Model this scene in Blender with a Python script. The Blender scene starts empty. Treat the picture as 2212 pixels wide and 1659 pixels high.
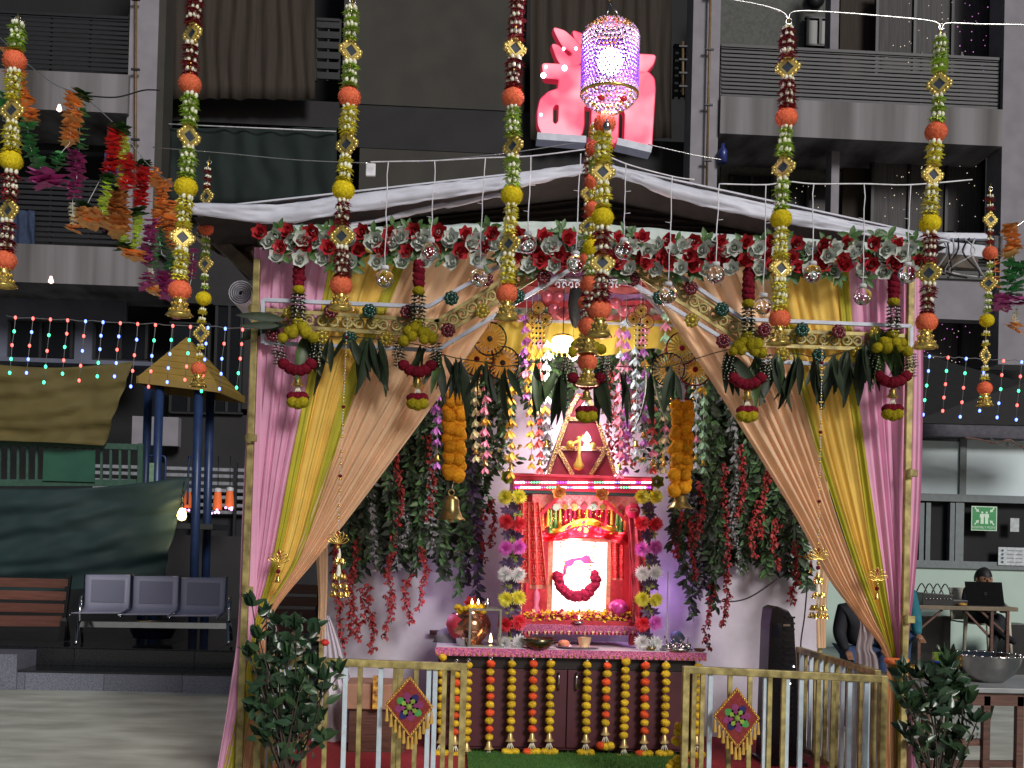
import bpy, math, random
from mathutils import Vector, Matrix, Euler, noise
RN = random.Random(11)
sc = bpy.context.scene
C = sc.collection
PI = math.pi

# ---------------------------------------------------------------- camera
FPX, CX, CY = 2400.0, 1106.0, 1140.0       # focal length and principal point in a 2212 px wide picture
YAW, PITCH, ROLL = math.radians(3.0), math.radians(1.0), math.radians(1.5)
CAM = Vector((0, 0, 1.5))
FWD = Vector((math.sin(YAW)*math.cos(PITCH), math.cos(YAW)*math.cos(PITCH), math.sin(PITCH)))
R0 = Vector((math.cos(YAW), -math.sin(YAW), 0)); U0 = R0.cross(FWD)
RT = R0*math.cos(ROLL) + U0*math.sin(ROLL); UP = RT.cross(FWD)
cd = bpy.data.cameras.new('camera'); cam = bpy.data.objects.new('camera', cd); C.objects.link(cam)
M = Matrix((RT, UP, -FWD)).transposed().to_4x4(); M.translation = CAM
cam.matrix_world = M
cd.sensor_width = 36; cd.lens = FPX/2212*36; cd.shift_y = (CY-829.5)/2212
cd.clip_start = 0.05; cd.clip_end = 300
sc.camera = cam
# ---------------------------------------------------------------- light
SUN_EL, SUN_AZ = math.radians(27), math.radians(24)   # floodlit from behind the camera, a little to the right
w = bpy.data.worlds.new('World'); sc.world = w; w.use_nodes = True
nt = w.node_tree; bg = nt.nodes['Background']
sky = nt.nodes.new('ShaderNodeTexSky'); sky.sky_type = 'NISHITA'; sky.sun_disc = False
sky.sun_elevation = SUN_EL; sky.sun_rotation = math.radians(180)-SUN_AZ
nt.links.new(sky.outputs[0], bg.inputs[0]); bg.inputs[1].default_value = 0.024
sl = bpy.data.lights.new('sun', 'SUN'); sl.energy = 2.35; sl.angle = math.radians(16); sl.color = (1.0, .965, .915)
so = bpy.data.objects.new('sun', sl); C.objects.link(so)
d = -Vector((math.sin(SUN_AZ)*math.cos(SUN_EL), -math.cos(SUN_AZ)*math.cos(SUN_EL), math.sin(SUN_EL)))
so.rotation_euler = d.to_track_quat('-Z', 'Y').to_euler(); so.location = (3, -6, 6)
sc.view_settings.view_transform = 'Standard'; sc.view_settings.look = 'None'
sc.view_settings.exposure = 0; sc.view_settings.gamma = 1; sc.view_settings.use_curve_mapping = False

# ---------------------------------------------------------------- helpers
def P(px, py, Y):
    "point on the vertical plane y=Y seen at (px,py) of a 2212x1659 picture"
    dr = FWD + RT*((px-CX)/FPX) + UP*((CY-py)/FPX)
    return CAM + dr*(Y/dr.y)
def PX(Y): return Y/FPX                        # metres per picture pixel at distance Y
def S(r, g, b, k=1.0):
    f = lambda c: ((c/255+.055)/1.055)**2.4 if c > 10 else c/255/12.92
    return tuple(min(.9, f(c)*k) for c in (r, g, b))
MATS = {}
def mat(name, col, rough=.6, metal=0., var=.18, scale=18., bump=0., emit=None, es=0., trans=0., transl=0., spec=.5, stretch=None, col2=None, vn=None):
    if name in MATS: return MATS[name]
    m = bpy.data.materials.new(name); m.use_nodes = True; MATS[name] = m
    n = m.node_tree.nodes; l = m.node_tree.links; b = n['Principled BSDF']
    b.inputs['Roughness'].default_value = rough; b.inputs['Metallic'].default_value = metal
    b.inputs['Specular IOR Level'].default_value = spec
    tc = n.new('ShaderNodeTexCoord'); mp = n.new('ShaderNodeMapping'); l.new(tc.outputs['Object'], mp.inputs[0])
    if stretch: mp.inputs['Scale'].default_value = stretch
    nz = n.new('ShaderNodeTexNoise'); nz.inputs['Scale'].default_value = scale; nz.inputs['Detail'].default_value = 5
    l.new(mp.outputs[0], nz.inputs['Vector'])
    mx = n.new('ShaderNodeMix'); mx.data_type = 'RGBA'
    lo = col2 if col2 else tuple(c*(1-var) for c in col); hi = tuple(min(.95, c*(1+var)) for c in col)
    mx.inputs['A'].default_value = (*lo, 1); mx.inputs['B'].default_value = (*hi, 1)
    rp = n.new('ShaderNodeMapRange'); rp.inputs['From Min'].default_value = .35; rp.inputs['From Max'].default_value = .65
    l.new(nz.outputs['Fac'], rp.inputs['Value']); l.new(rp.outputs[0], mx.inputs['Factor'])
    out = mx.outputs['Result']
    oi = n.new('ShaderNodeObjectInfo'); hs = n.new('ShaderNodeHueSaturation')
    r2 = n.new('ShaderNodeMapRange'); r2.inputs['To Min'].default_value = 1-var*.6; r2.inputs['To Max'].default_value = 1+var*.6
    l.new(oi.outputs['Random'], r2.inputs['Value']); l.new(r2.outputs[0], hs.inputs['Value']); l.new(out, hs.inputs['Color'])
    l.new(hs.outputs[0], b.inputs['Base Color'])
    if bump:
        bp = n.new('ShaderNodeBump'); bp.inputs['Strength'].default_value = bump; bp.inputs['Distance'].default_value = .01
        l.new(nz.outputs['Fac'], bp.inputs['Height']); l.new(bp.outputs[0], b.inputs['Normal'])
    if emit:
        b.inputs['Emission Color'].default_value = (*emit, 1); b.inputs['Emission Strength'].default_value = es
    if trans: b.inputs['Transmission Weight'].default_value = trans; b.inputs['IOR'].default_value = 1.12
    if transl:
        tl = n.new('ShaderNodeBsdfTranslucent'); ms = n.new('ShaderNodeMixShader'); ms.inputs[0].default_value = transl
        l.new(hs.outputs[0], tl.inputs[0]); l.new(b.outputs[0], ms.inputs[1]); l.new(tl.outputs[0], ms.inputs[2])
        l.new(ms.outputs[0], n['Material Output'].inputs[0])
    return m

class MB:
    def __init__(s): s.v = []; s.f = []; s.m = []; s.s = []
    def add(s, vs, fs, mi=0, sm=False):
        o = len(s.v); s.v += [tuple(v) for v in vs]
        for f in fs: s.f.append([i+o for i in f]); s.m.append(mi); s.s.append(sm)
        return s
    def box(s, x0, x1, y0, y1, z0, z1, mi=0):
        return s.add([(x0,y0,z0),(x1,y0,z0),(x1,y1,z0),(x0,y1,z0),(x0,y0,z1),(x1,y0,z1),(x1,y1,z1),(x0,y1,z1)],
            [(0,3,2,1),(4,5,6,7),(0,1,5,4),(1,2,6,5),(2,3,7,6),(3,0,4,7)], mi)
    def pxbox(s, a, b, c, e, Y, dep=.1, mi=0):
        "box whose front face at Y covers pixels (a,b)-(c,e)"
        x0, x1 = P(a, (b+e)/2, Y).x, P(c, (b+e)/2, Y).x
        z1, z0 = P((a+c)/2, b, Y).z, P((a+c)/2, e, Y).z
        return s.box(x0, x1, Y, Y+dep, z0, z1, mi)
    def bar(s, p, q, w, h=None, mi=0):
        p = Vector(p); q = Vector(q); h = h or w; d = (q-p)
        if d.length < 1e-6: return s
        d.normalize(); a = d.cross(Vector((0,1,0)))
        if a.length < .1: a = d.cross(Vector((1,0,0)))
        a.normalize(); b = a.cross(d)
        vs = [t + a*(i*w/2) + b*(j*h/2) for t in (p, q) for i, j in ((-1,-1),(1,-1),(1,1),(-1,1))]
        return s.add(vs, [(0,1,2,3),(7,6,5,4),(0,4,5,1),(1,5,6,2),(2,6,7,3),(3,7,4,0)], mi)
    def tube(s, pts, r, n=6, mi=0, cap=True):
        pts = [Vector(p) for p in pts]; k = len(pts); vs = []; fs = []
        rr = r if isinstance(r, (list, tuple)) else [r]*k
        ref = Vector((0,1,0))
        for i, p in enumerate(pts):
            t = (pts[min(i+1,k-1)]-pts[max(i-1,0)]).normalized()
            a = t.cross(ref)
            if a.length < .15: a = t.cross(Vector((1,0,.3)))
            a.normalize(); b = t.cross(a)
            for j in range(n):
                an = 2*PI*j/n; vs.append(p + (a*math.cos(an)+b*math.sin(an))*rr[i])
        for i in range(k-1):
            for j in range(n):
                fs.append((i*n+j, i*n+(j+1)%n, (i+1)*n+(j+1)%n, (i+1)*n+j))
        if cap: fs += [tuple(range(n-1,-1,-1)), tuple((k-1)*n+j for j in range(n))]
        return s.add(vs, fs, mi, True)
    def lathe(s, c, prof, n=16, mi=0, wob=0, wn=8, sy=1):
        vs = []; fs = []; k = len(prof)
        for r, z in prof:
            for j in range(n):
                an = 2*PI*j/n; q = r*(1+wob*math.cos(wn*an))
                vs.append((c[0]+q*math.cos(an), c[1]+q*math.sin(an)*sy, c[2]+z))
        for i in range(k-1):
            for j in range(n): fs.append((i*n+j, i*n+(j+1)%n, (i+1)*n+(j+1)%n, (i+1)*n+j))
        return s.add(vs, fs, mi, True)
    def ball(s, c, r, nu=10, nv=6, mi=0, jit=0, sz=1, sm=True):
        prof = []; vs = []; fs = []
        for i in range(nv+1):
            th = PI*i/nv
            for j in range(nu):
                q = r*(1+jit*(RN.random()-.5)*2) if 0 < i < nv else r
                an = 2*PI*(j+.5*(i%2))/nu
                vs.append((c[0]+q*math.sin(th)*math.cos(an), c[1]+q*math.sin(th)*math.sin(an), c[2]-q*sz*math.cos(th)))
        for i in range(nv):
            for j in range(nu): fs.append((i*nu+j, i*nu+(j+1)%nu, (i+1)*nu+(j+1)%nu, (i+1)*nu+j))
        return s.add(vs, fs, mi, sm)
    def leaf(s, p, d, L, wd, nrm=(0,-1,0), curl=.15, mi=0, n=3, shape=1.0):
        p = Vector(p); d = Vector(d).normalized(); nn = Vector(nrm); a = d.cross(nn)
        if a.length < .05: a = d.cross(Vector((.3,.2,1)))
        a.normalize(); nn = a.cross(d); vs = []; fs = []
        for i in range(n+1):
            t = i/n; ww = wd/2*math.sin(PI*(t**shape*.92+.04))
            q = p + d*(L*t) - nn*(curl*L*t*t)
            vs += [q-a*ww+nn*ww*.35, q, q+a*ww+nn*ww*.35]
        for i in range(n):
            o = i*3; fs += [(o,o+1,o+4,o+3),(o+1,o+2,o+5,o+4)]
        return s.add(vs, fs, mi, True)
    def prism(s, pts, y0, y1, mi=0):
        k = len(pts); vs = [(x,y0,z) for x,z in pts]+[(x,y1,z) for x,z in pts]
        fs = [tuple(range(k)), tuple(range(2*k-1,k-1,-1))]+[(i,k+i,k+(i+1)%k,(i+1)%k) for i in range(k)]
        return s.add(vs, fs, mi)
    def sheet(s, fn, nu, nv, mi=0, th=0):
        vs = [fn(i/nu, j/nv) for j in range(nv+1) for i in range(nu+1)]
        fs = [(j*(nu+1)+i, j*(nu+1)+i+1, (j+1)*(nu+1)+i+1, (j+1)*(nu+1)+i) for j in range(nv) for i in range(nu)]
        return s.add(vs, fs, mi, True)
    def mesh(s, name, mats):
        me = bpy.data.meshes.new(name); me.from_pydata(s.v, [], s.f)
        for m in (mats if isinstance(mats, (list, tuple)) else [mats]): me.materials.append(m)
        me.polygons.foreach_set('material_index', s.m); me.polygons.foreach_set('use_smooth', s.s)
        me.update(); return me
W = {}
def put(name, me, parent=None, loc=(0,0,0), rot=None, scale=None, kind=None, label=None):
    o = bpy.data.objects.new(name, me); C.objects.link(o); loc = Vector(loc)
    if parent is not None: o.parent = parent; o.location = loc - W[parent.name]
    else: o.location = loc
    W[o.name] = loc
    if rot is not None: o.rotation_euler = rot
    if scale is not None: o.scale = (scale,)*3 if isinstance(scale, (int, float)) else scale
    if kind: o['kind'] = kind
    if label: o['label'] = label
    return o
def tag(o, label, cat, group=None):
    o['label'] = label; o['category'] = cat
    if group: o['group'] = group
    return o
def thing(name, label, cat, loc, group=None):
    o = bpy.data.objects.new(name, None); C.objects.link(o); o.location = loc; o.empty_display_size = .1
    W[o.name] = Vector(loc); return tag(o, label, cat, group)
def part(name, mb, mats, parent, kind=None, label=None, bev=0, solid=0):
    o = put(name, mb.mesh(name, mats), parent, (0,0,0), kind=kind, label=label)
    if solid: sm = o.modifiers.new('s', 'SOLIDIFY'); sm.thickness = solid
    if bev: b = o.modifiers.new('b', 'BEVEL'); b.width = bev; b.segments = 2; b.limit_method = 'ANGLE'
    return o
def struct(name, mb, mats, bev=0):
    return part(name, mb, mats, None, kind='structure', bev=bev)
def curve_mesh(name, loops, ext, bev, mats):
    "filled outline (with holes) given as loops of (x,z); thickness 2*ext, rounded by bev"
    cu = bpy.data.curves.new(name, 'CURVE'); cu.dimensions = '2D'; cu.fill_mode = 'BOTH'; cu.extrude = ext; cu.bevel_depth = bev; cu.bevel_resolution = 2
    for lp in loops:
        sp = cu.splines.new('POLY'); sp.points.add(len(lp)-1); sp.use_cyclic_u = True
        for i, (x, z) in enumerate(lp): sp.points[i].co = (x, z, 0, 1)
    o = bpy.data.objects.new(name, cu); me = bpy.data.meshes.new_from_object(o)
    me.transform(Matrix.Rotation(PI/2, 4, 'X'))
    me.materials.clear()
    for m in (mats if isinstance(mats, (list, tuple)) else [mats]): me.materials.append(m)
    bpy.data.objects.remove(o); return me
def text_mesh(s, size, ext, m):
    cu = bpy.data.curves.new('t', 'FONT'); cu.body = s; cu.size = size; cu.extrude = ext; cu.align_x = 'CENTER'; cu.align_y = 'CENTER'
    o = bpy.data.objects.new('t', cu); me = bpy.data.meshes.new_from_object(o); bpy.data.objects.remove(o)
    me.transform(Matrix.Rotation(PI/2, 4, 'X')); me.materials.clear(); me.materials.append(m); return me
ORD = ['first','second','third','fourth','fifth','sixth','seventh','eighth','ninth','tenth','eleventh','twelfth','thirteenth','fourteenth','fifteenth','sixteenth','seventeenth','eighteenth','nineteenth','twentieth','twenty-first','twenty-second','twenty-third','twenty-fourth','twenty-fifth','twenty-sixth','twenty-seventh','twenty-eighth','twenty-ninth','thirtieth']
def smooth_path(pts, n=8):
    out = []; k = len(pts)
    for i in range(k-1):
        p0, p1, p2, p3 = [Vector(pts[max(0, min(k-1, i+j))]) for j in (-1,0,1,2)]
        for t in range(n):
            u = t/n
            out.append(.5*((2*p1)+(p2-p0)*u+(2*p0-5*p1+4*p2-p3)*u*u+(3*p1-p0-3*p2+p3)*u**3))
    out.append(Vector(pts[-1])); return out

# ---------------------------------------------------------------- materials
gold = mat('gold_paint', S(164,150,96,1.1), .5, .3, .2, 14, .3, col2=S(120,106,62,1.0))
brass = mat('bright_gold', S(235,200,110), .25, .9, .15, 40)
brassb = mat('bell_brass', S(170,150,95), .3, .9, .3, 20)
mirror = mat('mirror_glass', (.26,.27,.3), .12, .9, .05)
steel = mat('steel', (.6,.6,.6), .22, 1, .08)
whitem = mat('white_rod_paint', S(190,195,210), .4, 0, .1)
white_wire = mat('white_wire', (.55,.55,.58), .5)
pink_cl = mat('pink_drape', S(210,156,184,1.35), .7, 0, .06, 6, 0, transl=.25, spec=.2)
gold_cl = mat('golden_drape', S(222,182,92,1.3), .7, 0, .06, 6, 0, transl=.25, spec=.2)
lime_cl = mat('lime_drape', S(186,180,64,1.1), .7, 0, .06, 6, 0, transl=.25, spec=.2)
peach_cl = mat('peach_drape', S(230,184,150,1.3), .7, 0, .06, 6, 0, transl=.35, spec=.2)
maroon_f = mat('maroon_petal', S(120,24,38,1.5), .7, 0, .25, 30)
white_f = mat('white_bud', S(225,225,205,1.1), .6, 0, .1, 30)
green_f = mat('light_green_petal', S(165,195,75,1.1), .6, 0, .2, 30)
yellow_f = mat('yellow_petal', S(226,212,78,1.2), .6, 0, .15, 30)
orange_b = mat('orange_pompom', S(218,108,76,1.2), .95, 0, .2, 90, .5, spec=.1)
yellow_b = mat('yellow_pompom', S(200,180,35,1.2), .95, 0, .2, 90, .5, spec=.1)
mari_y = mat('marigold_yellow', S(200,165,45,1.2), .9, 0, .25, 60, .6, spec=.1)
mari_o = mat('marigold_orange', S(215,80,45,1.2), .9, 0, .25, 60, .6, spec=.1)
rope_o = mat('marigold_amber', S(195,130,30,1.2), .95, 0, .25, 60, .6, spec=.1)
maroon_b = mat('maroon_pompom', S(108,22,38,1.0), .95, 0, .25, 60, .6, spec=.1)
olive_b = mat('olive_pompom', S(145,132,28,1.05), .95, 0, .25, 60, .6, spec=.1)
dkgreen_b = mat('dark_green_bead', S(26,52,42,1.1), .5, 0, .3, 60)
rose_r = mat('red_rose', S(150,28,38,1.3), .65, 0, .25, 40)
rose_w = mat('white_rose', S(196,202,194,1.0), .65, 0, .1, 40)
leaf_g = mat('green_leaf', S(60,92,44,1.2), .5, 0, .3, 25)
mango = mat('mango_leaf', S(30,44,24,1.1), .6, 0, .35, 14)
mango2 = mat('fresh_mango_leaf', S(62,82,42,1.3), .4, 0, .35, 14)
vine_d = mat('dark_vine_leaf', S(40,52,38,1.3), .6, 0, .4, 20)
vine_g = mat('green_vine_leaf', S(66,96,58,1.3), .5, 0, .3, 20)
vine_s = mat('silver_vine_leaf', S(140,140,144,1.1), .5, 0, .2, 20)
vine_p = mat('purple_vine_leaf', S(66,48,80,1.4), .5, 0, .3, 20)
red_bl = mat('red_blossom', S(165,58,58,1.0), .6, 0, .2, 30)
stem_m = mat('green_stem', S(50,60,35), .6)
cloth_w = mat('white_backcloth', S(190,184,194,1.15), .85, 0, .14, 3.5, .5)
tarp_w = mat('white_tarpaulin', S(190,192,205,1.15), .5, 0, .12, 4, .3)
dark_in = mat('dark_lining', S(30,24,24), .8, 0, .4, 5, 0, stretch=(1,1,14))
black_m = mat('black_plastic', S(24,24,28), .35, 0, .2, 10)
wood_d = mat('dark_wood', S(84,52,42,1.1), .5, 0, .3, 12, .2, stretch=(.6,6,6))
black_metal = mat('black_metal', S(22,22,24), .4, .3)
# ================================================================ SETTING
conc = mat('concrete_floor', S(164,166,158,1.55), .6, 0, .1, 2.2, .25, stretch=(.7,1.5,1), col2=S(142,143,134,1.5))
struct('ground', MB().box(-40, 45, -6, 60, -.3, 0), conc)
gran = mat('grey_granite', S(98,100,112,1.3), .35, 0, .3, 60)
blk = mat('black_granite', S(34,35,38,1.2), .12, 0, .5, 70)
m = MB(); x = -9.
st = struct('platform_steps', MB().box(-9, 1.1, 11.55, 18.6, 0, .355), blk)
k = 0
gme = MB().box(0, .745, 0, .25, 0, .165).mesh('granite_panel', gran)
for i in range(13):
    put('granite_panel', gme, st, (-8.6+i*.75+.0025, 11.0, 0))
gtop = MB().box(0, 1.195, 0, .5, 0, .02).mesh('step_tread', blk)
for i in range(8): put('step_tread', gtop, st, (-8.6+i*1.2, 11.0, .166))
bme = MB().box(0, 1.195, 0, .06, 0, .165).mesh('riser_panel', blk)
for i in range(8): put('riser_panel', bme, st, (-8.6+i*1.2, 11.49, .188))
part('plinth_block', MB().box(-9, P(36,1430,10.97).x, 10.97, 11.48, 0, .34), gran, st, bev=.004)
bt = MB().box(0, .595, 0, .595, 0, .008).mesh('floor_tile', blk)
for i in range(16):
    for j in range(5): put('floor_tile', bt, st, (-8.4+i*.6, 11.56+j*.6, .357))
# right platform
st2 = struct('terrace_platform', MB().box(3.1, 16, 11.4, 15.4, 0, .25), gran)
for i in range(12): put('granite_panel', gme, st2, (3.1+i*.75, 11.38, .04), scale=(1,.05,1.2))
for i in range(16):
    for j in range(5): put('floor_tile', mat and bt, st2, (3.15+i*.6, 11.42+j*.6, .252))

# ---------------------------------------------------------------- apartment building
wl = mat('dimmed_render_wall', S(104,101,108,1.7), .8, 0, .1, 3, .2)  # weaker light this far back is put into darker wall colours
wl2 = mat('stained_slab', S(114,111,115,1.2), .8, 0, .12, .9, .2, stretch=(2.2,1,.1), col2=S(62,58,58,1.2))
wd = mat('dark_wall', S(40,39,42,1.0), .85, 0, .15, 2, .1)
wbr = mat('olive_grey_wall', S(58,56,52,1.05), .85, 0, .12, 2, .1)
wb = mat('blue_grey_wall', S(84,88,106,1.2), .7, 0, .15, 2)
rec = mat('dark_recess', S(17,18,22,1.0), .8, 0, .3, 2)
glass = mat('dark_glass', S(16,18,24), .3, 0, .3, 2, 0, spec=.25)
rail_m = mat('dark_rail', S(32,33,38,.95), .5, .2)
brown = mat('brown_blind', S(50,41,34,.9), .85, 0, .2, 3, .2, stretch=(9,9,.4))
curt = mat('grey_net_curtain', S(66,64,66,1.2), .8, 0, .25, 4, 0, stretch=(12,12,.5))
pipe_m = mat('brown_pipe', S(110,88,58,1.1), .5, .1)
bld = thing('apartment_building', 'dimly lit apartment block with balconies and pale columns behind the tent', 'building', (0, 19, 0))
BY = 19.0
def bp(name, rects, m, Y=BY, dep=.3, kind=None, bev=0):
    mb = MB()
    for r in rects: mb.pxbox(*r, Y, dep)
    return part(name, mb, m, bld, kind=kind, bev=bev)
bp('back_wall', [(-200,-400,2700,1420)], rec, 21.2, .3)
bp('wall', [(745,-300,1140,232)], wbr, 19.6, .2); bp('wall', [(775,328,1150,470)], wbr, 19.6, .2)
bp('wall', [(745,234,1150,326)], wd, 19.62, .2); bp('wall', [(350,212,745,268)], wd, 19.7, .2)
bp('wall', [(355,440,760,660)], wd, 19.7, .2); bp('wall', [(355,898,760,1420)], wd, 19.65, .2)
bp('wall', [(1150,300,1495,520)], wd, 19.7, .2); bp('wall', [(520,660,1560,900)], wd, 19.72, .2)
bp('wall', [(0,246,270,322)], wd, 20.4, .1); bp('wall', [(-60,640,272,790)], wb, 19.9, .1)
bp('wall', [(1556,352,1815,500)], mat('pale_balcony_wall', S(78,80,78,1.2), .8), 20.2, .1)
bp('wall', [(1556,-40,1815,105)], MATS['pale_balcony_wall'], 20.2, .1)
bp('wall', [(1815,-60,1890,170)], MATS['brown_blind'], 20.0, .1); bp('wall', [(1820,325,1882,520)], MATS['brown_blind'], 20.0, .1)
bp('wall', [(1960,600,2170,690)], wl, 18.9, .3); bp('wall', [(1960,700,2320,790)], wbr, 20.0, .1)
bp('wall', [(285,900,385,962)], wl, 19.3, .2)
for r in [(278,-300,340,545),(1497,-300,1556,430),(2166,-300,2330,790)]: bp('column', [r], wl, 18.7, .55)
bp('column', [(341,-300,356,545)], wbr, 18.72, .6); bp('column', [(1795,-100,1813,108),(1795,325,1812,520)], wl, 19.2, .3)  # narrow first strip paints the shaded side of the pale column darker
for r in [(-200,150,277,234),(-200,527,330,610)]: bp('balcony_slab', [r], wl2, 18.6, 1.6)
for r in [(1556,222,2166,302)]: bp('balcony_slab', [r], wl2, 18.62, 1.6)
bp('ledge', [(-60,775,330,784)], wb, 18.6, .4)
# windows and doors
def window(a, b, c, e, Y, nm=3, fm=rail_m, gm=glass):
    mb = MB(); t = 4
    for r in [(a-t,b-t,c+t,b),(a-t,e,c+t,e+t)]: mb.pxbox(*r, Y-.04, .1)
    for i in range(nm+1):
        x = a+(c-a)*i/nm; mb.pxbox(x-3, b, x+3, e, Y-.05, .1)
    f = part('window', mb, fm, bld); 
    for i in range(nm):
        p = MB().pxbox(a+(c-a)*i/nm+3, b, a+(c-a)*(i+1)/nm-3, e, Y, .03); part('pane', p, gm, f)
    return f
window(20,696,154,774,19.85,2); window(204,700,316,776,19.85,2)
window(1895,-20,2140,158,19.7,3, gm=curt); window(1885,338,2125,500,19.7,3, gm=curt); window(1990,696,2160,792,19.9,2,gm=curt)
window(1745,40,1800,95,20.1,2); window(1580,380,1668,480,20.1,2); window(1700,395,1790,480,20.1,2); window(465,660,520,890,19.6,2); window(370,700,450,890,19.6,2)
window(2100,1250,2110,1260,20.8,1)
# railings with horizontal slats
def railing(a, b, c, e, Y, n, nv=4):
    mb = MB()
    for i in range(nv+1): x = a+(c-a)*i/nv; mb.pxbox(x-2, b, x+2, e, Y+.02, .05)
    mb.pxbox(a, b-3, c, b+3, Y-.02, .1)
    r = part('railing', mb, rail_m, bld)
    for i in range(n):
        y = b+(e-b)*(i+.5)/n; h = (e-b)/n*.33
        part('slat', MB().pxbox(a, y-h, c, y+h, Y, .015), rail_m, r)
railing(-60,30,278,150,18.75,12); railing(-60,388,278,524,18.75,12); railing(1558,112,2164,224,18.8,13,7); railing(1556,500,2164,596,18.85,9,6)
railing(684,42,734,174,19.5,6,2); railing(1456,98,1482,212,19.5,7,2)
for pts in [((294,-60),(292,545)),((1536,-60),(1526,420)),((1475,90),(1475,205))]:
    p = part('drain_pipe', MB().tube([P(pts[0][0],pts[0][1],18.6), P(*pts[1],18.6)], .022, 8), pipe_m, bld)
    for t in (.1,.35,.6,.85):
        q = P(pts[0][0],pts[0][1],18.6).lerp(P(*pts[1],18.6), t); part('clamp', MB().box(q.x-.07,q.x+.07,18.56,18.6,q.z-.015,q.z+.015), rail_m, p)
# blinds, nets and washing
def pleated(name, lab, cat, a, b, c, e, Y, m, n=14, amp=.05, grp=None, tear=0):
    def fn(u, v):
        p = P(a+(c-a)*u, b+(e-b)*v+tear*noise.noise(Vector((u*9,v*2,a)))*v, Y); p.y += amp*math.sin(2*PI*n*u+3*noise.noise(Vector((u*5,v*2,b))))
        return p
    o = part(name, MB().sheet(fn, n*8, 10), m, None, solid=.006); return tag(o, lab, cat, grp)
pleated('bamboo_blind', 'brown cloth blind hanging over the top left balcony beside the pale column', 'blind', 360,-120,680,214,19.3,brown,10,.025,tear=8)
pleated('bamboo_blind', 'tall brown cloth blind hanging behind the glowing red sign', 'blind', 1145,-120,1450,300,19.3,brown,10,.025,tear=10)
net = mat('dark_green_net', S(16,34,32,.8), .85, 0, .2, 3)
pleated('shade_net', 'dark green shade net stretched across the balcony above the tent corner', 'net', 366,276,728,440,19.2,net,6,.03)
o = tag(part('light_string', MB().tube([P(360,268,19.1),P(540,276,19.1),P(726,284,19.1)], .012), white_wire, None), 'thin white cord of unlit lights along the top of the green net', 'light string')
for i,(a,b,c,e,col,l) in enumerate([(0,455,75,545,S(42,56,84),'blue plastic cover hung inside the lower left balcony'),(225,330,275,400,S(52,44,92),'purple cloth hung over a line in the left balcony'),
   (222,415,272,500,S(62,20,26),'maroon cloth drying below the purple cloth in the left balcony'),(1630,470,1708,505,S(92,90,94),'grey towel on the balcony rail above the tent right side'),
   (1985,520,2052,560,S(78,78,82),'pale grey towel on the rail between dark clothes'),(2060,505,2110,560,S(22,22,28),'black shirt drying on the right balcony rail'),(2130,510,2165,555,S(96,94,98),'light grey cloth at the right end of the balcony rail'),
   (1725,485,1790,525,S(34,40,56),'dark blue checked cloth on the balcony rail')]):
    pleated('hanging_laundry', l, 'laundry', a,b,c,e,18.68,mat('laundry_%d'%i, col, .85),3,.03,tear=6)
tp = mat('blue_cloth', S(40,58,84), .7)
# sparkle fairy lights inside the flats
o = part('exhaust_fan', MB().lathe((0,0,0),[(.0,-.02),(.06,-.02),(.09,-.05),(.15,-.05),(.17,0),(0,.02)],18), rail_m, None); o.location = P(1800,358,20.1); o.rotation_euler = (PI/2,0,0); tag(o,'round dark exhaust fan on the pale balcony wall at right','fan')
o = part('exhaust_fan', MB().lathe((0,0,0),[(.0,-.02),(.06,-.02),(.09,-.05),(.15,-.05),(.17,0),(0,.02)],18), rail_m, None); o.location = P(1762,-2,20.1); o.rotation_euler = (PI/2,0,0); tag(o,'round dark exhaust fan at the top edge of the upper right balcony','fan')
tag(part('water_bottle', MB().lathe(P(1561,352,18.62),[(0,0),(.075,0),(.08,.2),(.03,.27),(.03,.33),(0,.33)],12), mat('blue_bottle', S(40,50,110,1.1), .3), None),'blue plastic bottle hanging at the left edge of the right balcony','bottle')
def fl(name, lab, box, Y, n, cols, r=.0085, grp=None):
    a,b,c,e = box; mb = MB()
    for i in range(n):
        p = P(RN.uniform(a,c), RN.uniform(b,e), Y); mb.ball(p, r*RN.uniform(.6,1.3), 5, 3, RN.randrange(len(cols)))
    return tag(part(name, mb, cols, None, kind='stuff'), lab, 'fairy lights', grp)
e_w = mat('led_warm', (.9,.8,.6), .5, emit=(1,.85,.65), es=.8); e_p = mat('led_magenta', (.9,.4,.9), .5, emit=(1,.3,1), es=.8)
e_b = mat('led_blue', (.2,.3,1), .4, emit=(.12,.2,1), es=5); e_r = mat('led_red', (1,.2,.2), .4, emit=(1,.1,.08), es=3.5); e_g = mat('led_green', (.1,.9,.5), .4, emit=(.05,.9,.35), es=3.5)
e_white = mat('led_white', (1,1,1), .4, emit=(1,.95,1), es=6)
fl('fairy_lights', 'magenta specks of fairy lights in the top right window', (2068,0,2135,155), 19.6, 26, [e_p])
fl('fairy_lights', 'warm specks of fairy lights in the upper right glass door', (1900,0,2060,150), 19.6, 22, [e_w])
fl('fairy_lights', 'tiny warm fairy lights in the lower right window', (1895,340,2125,480), 19.6, 44, [e_w])
fl('fairy_lights', 'two warm fairy light columns in the door above the tent', (1718,400,1790,450), 20.0, 10, [e_w])
fl('fairy_lights', 'fairy lights on the grey curtain beside the right end of the tent', (1990,700,2095,790), 19.8, 30, [e_w, e_p])
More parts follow.
